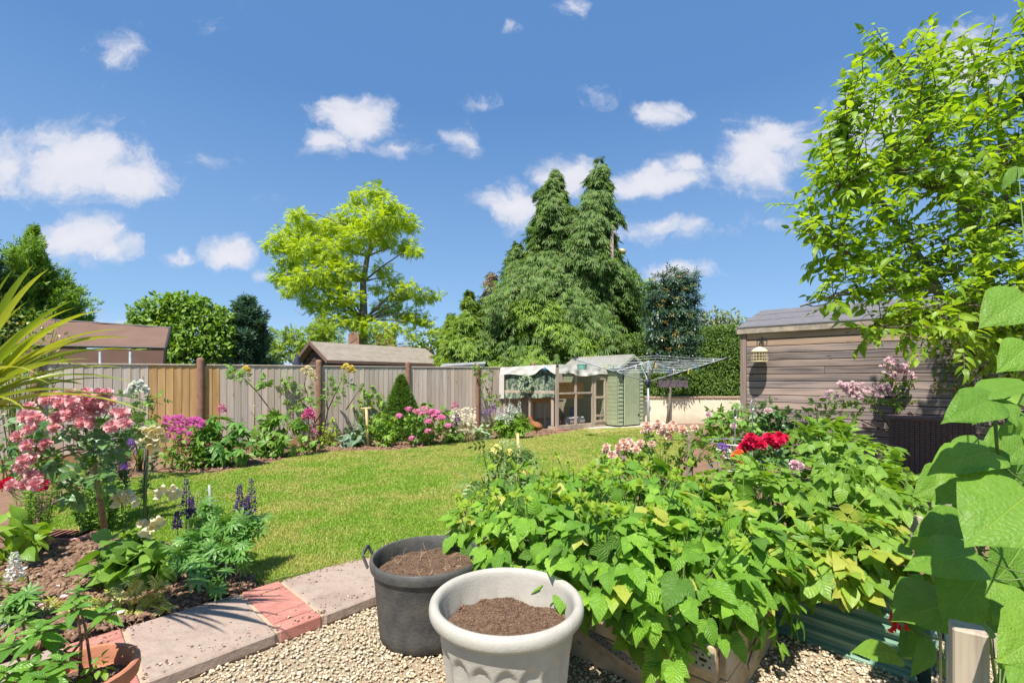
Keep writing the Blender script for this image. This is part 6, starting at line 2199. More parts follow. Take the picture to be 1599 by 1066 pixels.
# ---- raspberries
rasp = [  # X, Y, base z, height, radius, leaves, label
    (.12, 2.30, .18, .50, .30, 66, 'raspberry plant at the left end of the timber planter behind the grey pot'),
    (.42, 2.06, .18, .48, .30, 74, 'raspberry plant hanging over the left half of the timber planter front'),
    (.70, 1.90, .18, .44, .27, 74, 'raspberry plant spilling over the bracketed corner of the timber planter'),
    (.99, 2.12, .18, .46, .27, 66, 'raspberry plant at the right end of the timber planter beside the metal bed'),
    (.62, 2.40, .18, .56, .33, 70, 'raspberry plant in the middle of the timber planter'),
    (.33, 2.72, .0, .68, .36, 66, 'raspberry plant behind the left end of the timber planter'),
    (.86, 2.62, .0, .72, .34, 62, 'tall raspberry plant behind the right part of the timber planter'),
    (.62, 3.05, .0, .68, .38, 58, 'raspberry plant in the back row under the peach roses'),
    (1.15, 2.95, .0, .62, .36, 56, 'raspberry plant in the back row beside the crimson roses'),
    (.08, 3.15, .0, .62, .34, 52, 'raspberry plant in the back row nearest the tomato plants'),
    (-.16, 2.78, .0, .46, .24, 40, 'lowest raspberry plant just behind the black tub'),
    (1.35, 3.30, .0, .54, .30, 40, 'rearmost raspberry plant towards the potatoes'),
    (-.26, 3.35, .0, .40, .20, 26, 'small raspberry shoot on the edge of the lawn'),
]
for X, Y, z0, h, r, n, lab in rasp:
    t_ = thing('raspberry_plant', (X, Y, z0), lab, 'raspberry plant', 'raspberry plants')
    n = int(n * 1.5)
    c = np.array([X, Y, z0 + h * .55])
    d = nrm(rng.normal(0, 1, (n, 3)) + [0, -.25, .25])
    rad = rng.uniform(.35, 1.0, n) ** .5
    p = c + d * rad[:, None] * [r * 1.05, r * 1.05, h * .50]
    D = d * [1, 1, .35] * .9 + rng.normal(0, .32, (n, 3)) + [0, 0, -.32]
    U = d * .55 + rng.normal(0, .22, (n, 3)) + [0, -.1, .9]
    s = rng.uniform(.062, .118, n)
    leaf_objs('leaf', T_rasp, p, D, U, s, [M_rasp] * 22 + [M_raspd] * 4 + [M_potay], t_, 8.0, 130, size=1.7)
    # young pale leaves at the shoot tips
    m = 9
    tp_ = c + np.stack([rng.uniform(-r, r, m) * .8, rng.uniform(-r, r, m) * .8, np.full(m, h * .47)], 1) + rng.normal(0, .02, (m, 3))
    leaf_objs('young_leaf', T_rasp[:2], np.repeat(tp_, 3, 0), rng.normal(0, .6, (m * 3, 3)) + [0, 0, .7], rng.normal(0, .4, (m * 3, 3)) + [0, -.5, .6], rng.uniform(.022, .042, m * 3), M_raspy, t_, 8.0, 60, size=1.7)
    mb = MB()
    for k in range(m):
        e = tp_[k]; b = np.array([X, Y, z0]) + [rng.normal(0, r * .25), rng.normal(0, r * .25), 0]
        mb.tube([b, (b + e) / 2 + [rng.normal(0, .02), rng.normal(0, .02), 0], e], [.006, .005, .0025], 6, False)
    for k in range(0, n, 2):
        q = p[k] - nrm(D[k]) * s[k] * .45
        ax_ = np.array([X, Y, 0]) + (q - [X, Y, 0]) * [.45, .45, .8]
        mb.tube([ax_, q], [.0022, .0016], 4, False)
    mb.build('canes', M_stem, t_)['kind'] = 'stuff'

# leaves hanging over the planter front belong to the front four plants
frontp = [o for o in COL.objects if o.name.startswith('raspberry_plant') and o.parent is None][:4]
for o in frontp:
    n = 15
    u = rng.uniform(-.02, .30, n) + {0: .86, 1: .56, 2: .12, 3: -.12}[frontp.index(o)] - .05
    v = rng.uniform(-.17, -.05, n)
    if frontp.index(o) == 3: u, v = rng.uniform(-.16, -.05, n), rng.uniform(.1, .6, n)
    p = np.array([qp(a, b, 0) for a, b in zip(u, v)]); p[:, 2] = rng.uniform(.10, .34, n)
    out = np.array([*(-QV), 0]) if frontp.index(o) < 3 else np.array([*(-QU), 0])
    leaf_objs('leaf', T_rasp, p, out * .5 + [0, 0, -.7] + rng.normal(0, .35, (n, 3)), out * .8 + [0, 0, .6] + rng.normal(0, .2, (n, 3)), rng.uniform(.065, .11, n), M_rasp, o, 5.0, 60, size=1.7)

# ---- potatoes
pots = [(1.42, 2.72, .2, .58, .33, 60, 'potato plant at the left end of the green metal bed'), (1.72, 2.32, .2, .36, .27, 58, 'low potato plant leaning over the front of the green metal bed'),
        (2.22, 3.34, .1, .86, .34, 60, 'tallest potato plant behind the green metal bed, left of the stakes'), (1.98, 2.72, .2, .58, .32, 56, 'potato plant in the middle of the green metal bed'),
        (2.42, 3.55, .1, .84, .36, 50, 'potato plant behind the wired wooden stake'), (2.42, 3.05, .1, .64, .34, 50, 'potato plant right of the wired wooden stake'),
        (1.55, 2.24, .2, .26, .22, 46, 'low yellow green potato plant spilling over the middle of the metal bed front'),
        (1.36, 2.36, .15, .30, .18, 34, 'small yellowing potato plant at the corner between the two beds'), (2.75, 3.7, .0, .82, .38, 50, 'potato plant near the rattan box')]
for X, Y, z0, h, r, n, lab in pots:
    t_ = thing('potato_plant', (X, Y, z0), lab, 'potato plant', 'potato plants')
    n = int(n * 1.5)
    c = np.array([X, Y, z0 + h * .52])
    d = nrm(rng.normal(0, 1, (n, 3)) + [0, -.2, .35])
    rad = rng.uniform(.25, 1.0, n) ** .5
    p = c + d * rad[:, None] * [r, r, h * .50]
    D = d * [1, 1, .3] + rng.normal(0, .3, (n, 3)) + [0, 0, -.22]
    U = d * .5 + rng.normal(0, .25, (n, 3)) + [0, -.1, .9]
    s = rng.uniform(.14, .235, n)
    leaf_objs('leaf', T_pot, p - nrm(D) * s[:, None] * .4, D, U, s, [M_pota, M_pota, M_pota, M_potay] if 'yellowing' in lab or 'low' in lab else M_pota, t_, 10.0, 120)
    mb = MB()
    for k in range(10):
        e = p[k] - nrm(D[k]) * s[k] * .4
        b = np.array([X, Y, z0]) + rng.normal(0, .03, 3) * [1, 1, 0]
        mb.tube([b, (b + e) / 2 + [0, 0, .05], e], [.008, .006, .003], 6, False)
    mb.build('stems', M_stem, t_)['kind'] = 'stuff'
# yellow potato-leaf discs by the metal bed
def heart_dense(w, rows=14, half=4):
    V = []; U = []; cols = 2 * half + 1
    prof = [(0, .42), (.06, .72), (.14, .92), (.24, 1.0), (.36, .97), (.5, .82), (.64, .62), (.78, .38), (.9, .16), (1.0, .0)]
    for i in range(rows + 1):
        t_ = i / rows
        hw = w / 2 * np.interp(t_, [a for a, b in prof], [b for a, b in prof])
        for j in range(-half, half + 1):
            u = j / half
            y = t_ - .10 * max(0, 1 - t_ * 4) * abs(u) + .05 * (abs(u)) * (1 - t_)
            q = ((t_ - abs(u) * .28) * 6.5) % 1
            z = -.20 * t_ * t_ + .16 * hw * abs(u) - .10 * hw * u * u + .011 * math.sin(math.pi * q) * (1 - abs(u) ** 3) * min(1, abs(u) * 4) * (1 if hw > .03 else 0) + .018 * math.sin(t_ * 11 + u * 2.5) * abs(u)
            V.append((u * hw, y, z)); U.append((.5 + u / 2, t_))
    T = []
    for i in range(rows):
        for j in range(2 * half):
            a = i * cols + j
            if i == rows - 1: T.append((a, a + 1, a + cols + half if False else (i + 1) * cols + half))
            else: T += [(a, a + 1, a + cols + 1), (a, a + cols + 1, a + cols)]
    return np.array(V, float), np.array(T, int), np.array(U, float)


# ---- runner bean: leaves placed one by one: base px, tip px, depth, width ratio
T_heart = {w: heart_dense({.6: .52, .78: .78, .95: .92}[w]) for w in (.6, .78, .95)}
bt = thing('runner_bean_plant', (1.62, 1.55, -.05), 'runner bean with very large leaves and a scarlet flower at the right edge', 'bean plant')
bean = [  # bx,by,bY, tx,ty,tY, w, up bias (x,y,z)
    (1600, 462, 1.28, 1530, 508, 1.22, .78, (-.1, -.8, .5)), (1600, 598, 1.15, 1494, 612, 1.10, .6, (0, -.5, .9)), (1554, 622, 1.12, 1476, 650, 1.02, .6, (0, -.7, .6)),
    (1556, 622, 1.12, 1606, 668, 1.05, .95, (0, -.9, .5)), (1562, 632, 1.22, 1508, 668, 1.25, .6, (0, -.6, .6)), (1570, 660, 1.3, 1600, 712, 1.3, .95, (0, -.8, .4)),
    (1602, 690, 1.25, 1566, 728, 1.2, .78, (.2, -.7, .6)), (1548, 706, 1.22, 1441, 722, 1.12, .6, (-.1, -.5, .9)), (1536, 700, 1.3, 1600, 778, 1.2, .95, (0, -.6, .6)),
    (1536, 735, 1.35, 1462, 784, 1.25, .78, (-.2, -.7, .6)), (1608, 770, 1.10, 1503, 850, 1.0, .95, (-.1, -.62, .8)), (1506, 808, 1.5, 1428, 832, 1.4, .6, (0, -.5, .8)),
    (1526, 866, 1.3, 1413, 876, 1.18, .6, (0, -.55, .75)), (1560, 892, 1.35, 1500, 925, 1.3, .78, (0, -.6, .5)), (1600, 840, 1.35, 1560, 935, 1.25, .95, (.1, -.9, .3)),
    (1524, 912, 1.4, 1478, 962, 1.35, .95, (0, -.8, .5)), (1500, 945, 1.42, 1388, 945, 1.28, .78, (0, -.5, .8)), (1530, 900, 1.3, 1470, 990, 1.25, .95, (-.2, -.8, .3)),
    (1608, 935, 1.25, 1548, 975, 1.2, .95, (.1, -.6, .7)), (1625, 985, 1.05, 1568, 1040, .97, .95, (.2, -.7, .5)), (1402, 1022, 1.5, 1323, 1004, 1.45, .6, (0, -.4, .9)),
    (1440, 990, 1.5, 1402, 1028, 1.45, .78, (0, -.8, .5)), (1452, 1000, 1.42, 1430, 1072, 1.35, .6, (0, -.9, .3)), (1630, 1045, 1.0, 1576, 1076, .95, .95, (0, -.7, .6)),
    (1405, 1000, 1.6, 1440, 1040, 1.6, .78, (0, -.7, .6)), (1590, 262, 1.75, 1562, 300, 1.75, .6, (-.3, -.8, .4)),
    (1604, 540, 1.2, 1562, 582, 1.15, .78, (0, -.7, .6)), 
    
    (1560, 940, 1.5, 1520, 1000, 1.45, .95, (0, -.7, .4)), (1600, 880, 1.5, 1640, 960, 1.5, .95, (0, -.7, .4)),
    (1600, 1000, 1.4, 1560, 1060, 1.4, .95, (0, -.7, .4)), (1470, 1030, 1.55, 1500, 1080, 1.5, .78, (0, -.7, .4)),]
bases = []
extra = []
for _ in range(60):
    x = 1625 - 190 * rng.random() ** 1.7; y = rng.uniform(600, 1085)
    if x < 1575 and (y < 660 or y > 965): continue
    Yd = rng.uniform(1.5, 2.1); L_ = rng.uniform(42, 70); a_ = rng.uniform(.3, 2.6)
    extra.append((x, y, Yd, x - L_ * math.sin(a_), y - L_ * .8 * math.cos(a_) + 14, Yd - .06, (.6, .78, .95)[_ % 3], (rng.normal(0, .3), -.7, .5)))
bean = bean + extra
for bx, by, bY, tx, ty, tY, w, up in bean:
    a, b = P(bx, by, bY), P(tx, ty, tY)
    L = np.linalg.norm(b - a) * .82
    leaf_objs('leaf', T_heart[w], a[None], (b - a)[None], (np.array(up) + rng.normal(0, .12, 3))[None], L, M_bean, bt, 1)
    bases.append(a)
mb = MB()
vines = [[P(1640, 1100, 1.3), P(1625, 900, 1.25), P(1612, 760, 1.2), P(1606, 600, 1.25), P(1612, 460, 1.35), P(1604, 430, 1.4)],
         [P(1560, 1100, 1.5), P(1540, 960, 1.45), P(1530, 860, 1.4), P(1560, 740, 1.35), P(1552, 630, 1.15)],
         [P(1500, 1100, 1.55), P(1480, 1000, 1.5), P(1455, 995, 1.5), P(1420, 975, 1.5), P(1395, 962, 1.48)]]
vp = np.concatenate([np.array(v) for v in vines])
for v in vines: mb.tube(v, .0042, 6)
for a in bases:
    j = np.argmin(((vp - a) ** 2).sum(1))
    mb.tube([vp[j], (vp[j] + a) / 2 - [0, 0, .01], a], [.0028, .0022, .0018], 5, False)
mb.build('vines', M_stem, bt, smooth=True)
rf = [P(*q) for q in ((1393, 960, 1.47), (1397, 966, 1.47), (1402, 962, 1.47), (1399, 974, 1.47), (1405, 974, 1.46), (1414, 972, 1.47), (1391, 955, 1.48), (1410, 960, 1.48), (1396, 977, 1.47))]
flowers('flower', T_bell, rf, .019, M_redb, bt, axis=nrm(np.tile([-.4, -.4, -.5], (9, 1)) + rng.normal(0, .4, (9, 3))), zaxis=False, minpx=5)

# ---- cordyline
cb = P(-75, 660, 1.95)
cd = thing('cordyline', (cb[0], cb[1], 0), 'spiky cordyline with long arching yellow green leaves at the left edge', 'cordyline')
MB().tube([(cb[0], cb[1], 0), tuple(cb)], [.05, .04], 10).build('trunk', M_branch, cd, smooth=True)
tips = [(23, 418, 1.9), (53, 413, 1.95), (76, 420, 1.8), (44, 470, 1.9), (116, 468, 1.9), (118, 480, 2.0), (60, 500, 2.1), (20, 480, 2.0), (90, 525, 2.0), (120, 505, 1.8), (203, 514, 1.9), (205, 527, 2.0), (167, 484, 1.8), (150, 530, 2.0),
        (228, 548, 1.9), (150, 545, 2.1), (195, 574, 1.9), (180, 590, 2.0), (240, 628, 2.0), (245, 651, 1.7), (215, 600, 1.8), (140, 560, 1.8), (130, 600, 2.0), (100, 620, 2.1), (160, 618, 1.9), (110, 580, 2.2), (60, 560, 2.0), (80, 600, 1.7), (0, 380, 2.0), (-60, 400, 1.9), (30, 440, 2.1), (0, 520, 1.7), (-150, 560, 2.0), (40, 640, 1.7), (90, 650, 1.9), (-220, 620, 1.9), (60, 585, 1.6), (150, 575, 1.7)]
for i, (x, y, Yd) in enumerate(tips):
    e = P(x, y, Yd); s = cb + rng.normal(0, .012, 3)
    L = np.linalg.norm(e - s)
    lift = L * (.10 + .10 * rng.random())
    ctrl = s + (e - s) * .5 + [0, 0, lift + max(0, .06 * L)]
    n = 12; V = []; UVs = []
    side = nrm(np.cross(e - s, [0, 0, 1.0]) + rng.normal(0, .15, 3))
    w0 = rng.uniform(.0115, .0165)
    for k in range(n + 1):
        f = k / n
        q = (1 - f) ** 2 * s + 2 * f * (1 - f) * ctrl + f * f * e
        w = w0 * min(1, .55 + f * 2.5) * (1 - f ** 4) + .0004
        dz = np.array([0, 0, w * .5])
        V += [q - side * w + dz, q, q + side * w + dz]; UVs += [(0, f), (.5, f), (1, f)]
    T = []
    for k in range(n):
        a = 3 * k
        T += [(a, a + 1, a + 4), (a, a + 4, a + 3), (a + 1, a + 2, a + 5), (a + 1, a + 5, a + 4)]
    link_mesh('leaf', mesh_np('leaf', np.array(V) - origin(cd), np.array(T), M_cord, np.array(UVs), smooth=True), cd)

# ---- left bed
pr_ = plant('pink_rose_tree', 'standard rose tree loaded with big double pink roses in the left bed', 'rose tree', G(168, 858), [(60, 668, 22), (95, 672, 26), (135, 668, 26), (170, 680, 24), (110, 705, 26), (150, 715, 24), (185, 700, 16), (80, 705, 20), (60, 720, 14), (130, 740, 20), (165, 745, 14), (115, 765, 12), (45, 690, 16), (190, 665, 16)], 2.75, T_rose, 470, .115, M_roseleaf, stems=False, droop=.35, leafpx=1.0)
gb_ = G(168, 858)
mb = MB()
tr_ = [gb_, P(158, 790, 3.15), P(148, 730, 2.95), P(142, 700, 2.85)]
mb.tube(tr_, [.020, .018, .016, .014], 8)
for x, y in ((60, 668), (95, 672), (135, 668), (170, 680), (80, 705), (190, 665), (60, 720), (120, 640), (170, 640), (50, 640), (60, 740)):
    e = P(x, y, 2.75); mb.tube([tr_[-1], (tr_[-1] + e) / 2 + [0, 0, .03], e], [.009, .006, .003], 5, False)
mb.build('trunk', plain('rose_bark', (0.36, 0.25, 0.16), .85, .2, 0, .2, 25, .4, 80), pr_, smooth=True)
bl = [(260, 225), (300, 212), (330, 245), (345, 215), (160, 265), (440, 205), (480, 195), (520, 215), (570, 215), (595, 240), (400, 240), (450, 250), (500, 245), (540, 285), (410, 290), (370, 285), (430, 310), (490, 285), (140, 320), (190, 325), (225, 350), (315, 325), (375, 320), (455, 355), (510, 355), (300, 380), (160, 390), (95, 430), (620, 375), (695, 358), (680, 305), (650, 300), (150, 480), (250, 470), (230, 495), (180, 550), (130, 560), (110, 600), (170, 640), (130, 700), (80, 690), (190, 695), (200, 655), (590, 190), (550, 190), (390, 195), (100, 585), (60, 700)]
bpts = np.array([P(x * .2815, 560 + y * .2815, 2.62 + rng.normal(0, .10)) for x, y in bl])
flowers('bloom', T_bloom, bpts, .039, M_pink, pr_, c=P(110, 720, 2.9), up=.35, cam=1.0)

def fine_plant(name, label, cat, px_, py_, Y, w, h, n, size, mat, tpl=T_fine, flo=None):
    """upright fine leaved plant filling w x h pixels above its base"""
    b = np.array([(px_ - CX) / F * Y, Y, 0.0])
    t_ = thing(name, b, label, cat)
    top = CH - (py_ - H0) / F * Y
    W_ = w / F * Y / 2; zb = max(0.0, top - h / F * Y)
    ns = 14
    q = rng.normal(0, .42, (ns, 2)) * W_
    mb = MB(); PP = []; DD = []
    for a, c in q:
        e = np.array([b[0] + a * 1.25, b[1] + c, top - abs(a) * .5 - rng.random() * .12 * (top - zb)])
        s = np.array([b[0] + a * .5, b[1] + c * .5, 0])
        mb.tube([s, (s + e) / 2, e], [.004, .003, .002], 4, False)
        k = n // ns
        f = rng.uniform(max(0, zb / top if top > 0 else 0), 1, k)
        PP.append(s + (e - s) * f[:, None] + rng.normal(0, .012, (k, 3)))
        DD.append(rng.normal(0, 1, (k, 3)) * [1, 1, .3] + [0, 0, .5])
    PP = np.concatenate(PP); DD = np.concatenate(DD)
    stuff_leaves('foliage', tpl, PP, DD, rng.normal(0, .4, PP.shape) + [0, -.2, 1], size * rng.uniform(.6, 1.2, len(PP)), mat, t_)
    mb.build('stems', M_stem, t_)['kind'] = 'stuff'
    return t_


def spike(parent, c0, c1, r, n, mat, tpl=None, size=.02, name='flower_spike', kind='stuff'):
    c0, c1 = np.array(c0, float), np.array(c1, float)
    f = rng.random(n); a = rng.uniform(0, 6.283, n)
    rr = r * (1 - .75 * f ** 1.5)
    d = np.stack([np.cos(a), np.sin(a), np.zeros(n)], 1)
    p = c0 + (c1 - c0) * f[:, None] + d * (rr * rng.uniform(.5, 1, n))[:, None]
    o = stuff_leaves(name, tpl or leaf_tpl(2, .7, 'round', .4, .3), p, d + rng.normal(0, .3, (n, 3)) + [0, 0, .4], d + [0, 0, .5] + rng.normal(0, .3, (n, 3)), size * rng.uniform(.7, 1.2, n) * (1.1 - .5 * f), mat, parent, kind=kind)
    return o


t_ = fine_plant('purple_salvia', 'bushy salvia with scattered violet flowers behind the pink rose tree', 'salvia', 190, 655, 4.1, 110, 130, 2600, .05, M_sage, leaf_tpl(2, .4, 'ovate', .15, .2))
fpx = [(350, 390), (345, 380), (555, 410), (560, 480), (545, 400), (725, 450), (740, 465), (745, 440), (760, 470), (710, 470), (670, 515), (680, 505), (620, 530), (640, 545), (650, 525), (700, 575), (690, 580), (590, 460), (600, 520), (770, 445)]
fp_ = np.array([P(x * .2815, 560 + y * .2815, 3.85) for x, y in fpx])
fp_ = np.repeat(fp_, 5, 0) + rng.normal(0, .022, (len(fp_) * 5, 3))
flowers('flower', T_flo, fp_, .015, M_purp, t_, minpx=5)
fine_plant('aster_clump', 'dark fine leaved clump of stems behind the pink rose trunk', 'perennial', 150, 740, 3.75, 90, 110, 2200, .04, M_leafg, leaf_tpl(2, .5, 'ovate', .15, .2))
t_ = fine_plant('feathery_plant', 'feathery bright green plant left of the pink rose tree', 'perennial', 52, 752, 3.35, 70, 100, 2000, .05, M_leafb)
flowers('bloom', T_bloom, [P(4, 757, 3.3), P(12, 751, 3.3), P(62, 750, 3.3), P(66, 757, 3.3)], .045, M_crim, t_)
plant('leafy_perennial', 'broad leaved bright green plant at the left edge of the near bed', 'perennial', G(20, 872), [(10, 850, 24), (40, 846, 18), (5, 825, 22), (55, 838, 10), (30, 825, 16)], 3.1, T_broad, 330, .13, M_leafb, updir=1)
plant('dark_shrub', 'dense dark green shrub between the cordyline and the fence', 'shrub', G(10, 760), [(10, 640, 34), (30, 690, 30), (0, 700, 34), (55, 720, 18), (20, 730, 26)], 4.3, T_med, 900, .07, M_roseleaf)
t_ = plant('orange_tipped_shrub', 'small leaved green shrub with orange tinted tips climbing the left of the fence', 'shrub', G(20, 735), [(25, 480, 14), (60, 500, 20), (20, 520, 34), (60, 540, 30), (90, 520, 14), (85, 560, 18), (30, 580, 34), (60, 600, 26), (20, 630, 30), (70, 640, 14), (5, 460, 10)], 5.3, T_small, 2100, .055, M_pyr, minpx=12)
plant('mixed_perennial', 'mid green bushy perennial behind the feathery plant at the left', 'perennial', G(95, 775), [(85, 735, 14), (105, 745, 14), (100, 722, 12), (70, 715, 14)], 4.6, T_med, 1500, .07, M_leafg)
plant('mixed_perennial', 'fresh green leafy perennial under the fence left of the white rose bush', 'perennial', G(60, 742), [(20, 735, 20), (45, 725, 18), (70, 735, 14), (110, 735, 16), (140, 728, 16), (165, 722, 14)], 5.6, T_med, 1300, .09, M_leafb)
# white flower spire and low lupin foliage, far left
t_ = plant('white_loosestrife', 'plant with a stubby white flower spire at the left edge', 'perennial', G(20, 930), [(8, 900, 20), (20, 915, 16)], 2.62, T_med, 900, .05, M_leafy)
spike(t_, P(24, 905, 2.5), P(22, 862, 2.5), .032, 260, M_white, size=.018)
plant('low_lupin', 'low dark lupin foliage at the left edge in front of the white spire', 'lupin', G(25, 985), [(15, 950, 26), (35, 935, 16), (20, 970, 22)], 2.35, T_lupin, 300, .075, M_lup, updir=1.2)

# cream foxgloves
fx = thing('cream_foxglove', G(222, 900), 'tall foxglove with creamy yellow bells in several clusters tied to a dark cane', 'foxglove')
clus = [((845, 440), [(800, 385), (780, 410), (810, 420), (850, 385), (880, 390), (830, 440), (870, 430), (895, 420), (800, 445), (835, 470), (865, 470), (785, 430), (820, 395), (900, 440), (850, 410)]),
        ((660, 765), [(660, 770), (640, 750), (680, 745), (650, 790), (690, 775), (730, 750), (745, 785), (715, 735)]),
        ((920, 735), [(880, 730), (905, 715), (930, 740), (960, 710), (980, 730), (950, 740), (885, 755)]),
        ((830, 920), [(790, 905), (820, 910), (845, 920), (810, 940), (830, 960), (880, 885), (870, 915), (900, 900), (850, 895)])]
mb = MB(); stem_root = G(222, 897)
main = [stem_root, P(226, 840, 2.93), P(228, 760, 2.9), P(231, 700, 2.9), P(236, 665, 2.9)]
mb.tube(main, [.008, .007, .006, .005, .004], 6)
for (cx_, cy_), bl_ in clus:
    c = P(cx_ * .2815, 560 + cy_ * .2815, 2.9)
    pts = np.array([P(x * .2815, 560 + y * .2815, 2.86 + rng.normal(0, .03)) for x, y in bl_])
    ax_ = nrm(nrm(pts - c) * [1, .3, .5] + np.array([0, -.55, -.55]) + rng.normal(0, .18, pts.shape))
    flowers('flower', T_bell, pts - ax_ * .028, .062, M_cream_p, fx, axis=ax_, zaxis=False, minpx=5)
    m_ = main[2] if cy_ > 500 else main[4]
    mb.tube([m_ if cy_ < 850 else main[1], (m_ + c) / 2, c], [.004, .004, .003], 5, False)
mb.build('stem', M_stem, fx, smooth=True)
pp2 = [(585, 395, 12), (620, 330, 14), (655, 270, 14), (720, 240, 16), (700, 300, 18), (600, 420, 16), (650, 455, 16), (740, 330, 18), (790, 370, 18), (850, 340, 18), (870, 410, 16), (760, 420, 18), (900, 390, 12), (720, 400, 18), (830, 280, 14)]
cl = [(P(x * .2815, 766 + y * .2815, 2.9 - (y - 300) * .0008), .07) for x, y, r in pp2]
p, D, U = clump_leaves(cl, 900, .8, .35, .8, .1, .6)
leaf_objs('leaf', T_broad, p, D, U, rng.uniform(.09, .15, len(p)), M_leafg, fx, 10, 120)
# lupins by the path
lp_ = thing('purple_lupin', G(330, 905), 'clump of lupins with deep purple flower spikes beside the path', 'lupin')
cl = [(P(x * .2815, 560 + y * .2815, 2.95 - max(0, y - 950) * .0012), .085) for x, y in [(1130, 850), (1200, 850), (1100, 930), (1180, 920), (1260, 900), (1330, 920), (1380, 930), (1080, 990), (1160, 1000), (1240, 990), (1320, 1010), (1390, 1000), (1050, 1050), (1130, 1060), (1210, 1070), (1290, 1080), (1350, 1090), (1400, 900), (1000, 1100), (1100, 1150), (1180, 1230), (1150, 1120)]]
p, D, U = clump_leaves(cl, 1050, .8, .2, 1.1, .1, .5)
p[:, 2] = np.maximum(p[:, 2], .05)
leaf_objs('leaf', T_lupin, p, D * .7, U + [0, -.4, .4], rng.uniform(.045, .080, len(p)), M_lup, lp_, 10, 200, size=2)
mb = MB()
for x, y0, y1, w_ in ((291, 802, 748, .024), (299, 812, 775, .02), (393, 800, 748, .024), (374, 798, 757, .022), (277, 825, 798, .02), (385, 806, 775, .02)):
    a, b = P(x, y0, 2.95), P(x, y1, 2.95)
    spike(lp_, a, b, w_, 230, M_purp, size=.017)
    mb.tube([G(330, 900), a - [0, 0, .1], b], [.005, .004, .002], 5, False)
for c, r in cl[::2]:
    mb.tube([G(330, 900), (G(330, 900) + c) / 2 + [0, 0, .02], c], [.003, .003, .002], 4, False)
mb.build('stems', M_stem, lp_)['kind'] = 'stuff'
t_ = fine_plant('lavender_haze', 'thin lavender flowered plant drooping over the lawn behind the lupins', 'perennial', 300, 770, 3.35, 80, 70, 260, .03, M_lav)
# low yellow ground plant
T_sed = join_tpl([rot_tpl(leaf_tpl(2, .3, 'lance', .1, .1), yaw=y_, off=(0, k * .18, .0), s=.5) for k in range(4) for y_ in (-60, 60, 0)])
plant('yellow_fern_leaf', 'low golden leaved plant on the soil beside the path', 'ground plant', G(210, 960), [(222, 900, 8), (205, 925, 16), (230, 925, 14), (250, 918, 8), (190, 935, 12), (215, 945, 18), (240, 945, 14), (262, 948, 9), (170, 955, 12), (195, 962, 14), (160, 975, 10), (140, 968, 8), (110, 985, 10), (85, 990, 6)], 2.5, T_sed, 3000, .07, leaf_mat('golden_ferny_leaf', [(0.46, 0.46, 0.05), (0.36, 0.42, 0.05), (0.56, 0.52, 0.16), (0.50, 0.50, 0.22)], .3, .5), stems=False, updir=1.2, minpx=14)
plant('violet_groundcover', 'tiny violet flowered plant on the soil between foxglove and lupins', 'ground plant', G(262, 872), [(268, 862, 8), (258, 868, 8), (275, 858, 6)], 3.15, leaf_tpl(2, .8, 'round', .2, .1), 3000, .018, M_purp, stems=False)
# shrub in the terracotta pot
M_hydl = leaf_mat('pot_shrub_leaf', [(0.10, 0.24, 0.03), (0.14, 0.31, 0.035), (0.18, 0.36, 0.04)], .36, .4, vein=.3, nveins=7, bump=.4)
hyd = thing('young_hydrangea', (tcn[0], tcn[1], .25), 'young shrub with reddish stems and whorls of fresh green leaves growing in the terracotta pot', 'shrub')
mb = MB()
wh = [(120, 945, 1.48, .075), (165, 955, 1.50, .06), (75, 975, 1.45, .08), (60, 985, 1.4, .07), (15, 1010, 1.4, .08), (95, 1035, 1.36, .075), (55, 1040, 1.36, .08), (10, 1050, 1.36, .08), (70, 1060, 1.3, .08), (120, 925, 1.52, .05), (35, 965, 1.5, .06), (100, 1015, 1.45, .05)]
root = np.array([tcn[0], tcn[1], tcn[2] - .06])
for x, y, Yd, L in wh:
    c = P(x, y, Yd)
    rt_ = root + rng.normal(0, .03, 3) * [1, 1, 0] + (np.array([-.08, -.02, 0]) if x < 80 else 0)
    mb.tube([rt_, rt_ + (c - rt_) * .5 + rng.normal(0, .012, 3), c], [.0045, .004, .003], 6, False)
    n = 9
    a = np.arange(n) * 2.4 + rng.random() * 6
    el = np.linspace(-.35, .75, n)
    D = np.stack([np.cos(a), np.sin(a), el], 1)
    leaf_objs('leaf', leaf_tpl(6, .48, 'ovate', .2, .3, serr=.03), np.tile(c, (n, 1)) - [0, 0, .02] + np.linspace(0, .03, n)[:, None] * [0, 0, 1], D, np.tile([0, -.15, 1], (n, 1)) + rng.normal(0, .1, (n, 3)), L * np.linspace(1.15, .55, n), M_hydl, hyd, 8, 100)
mb.build('stems', plain('reddish_stem', (0.26, 0.12, 0.07), .6), hyd, smooth=True)
plant('pot_seedlings', 'small green seedlings sprouting inside the terracotta pot', 'seedlings', (tcn[0] + .03, tcn[1], .26), [(130, 1040, 10), (150, 1035, 10), (140, 1050, 10), (158, 1045, 8)], 1.5, T_med, 2600, .03, M_leafb, stems=False, updir=1)

# ---- border below the fence
def px_plant(name, label, cat, bx, by, pxl, tpl, dens, size, mat, dY=0, **kw):
    b = G(bx, by)
    return plant(name, label, cat, b, pxl, b[1] + dY, tpl, dens, size, mat, **kw)


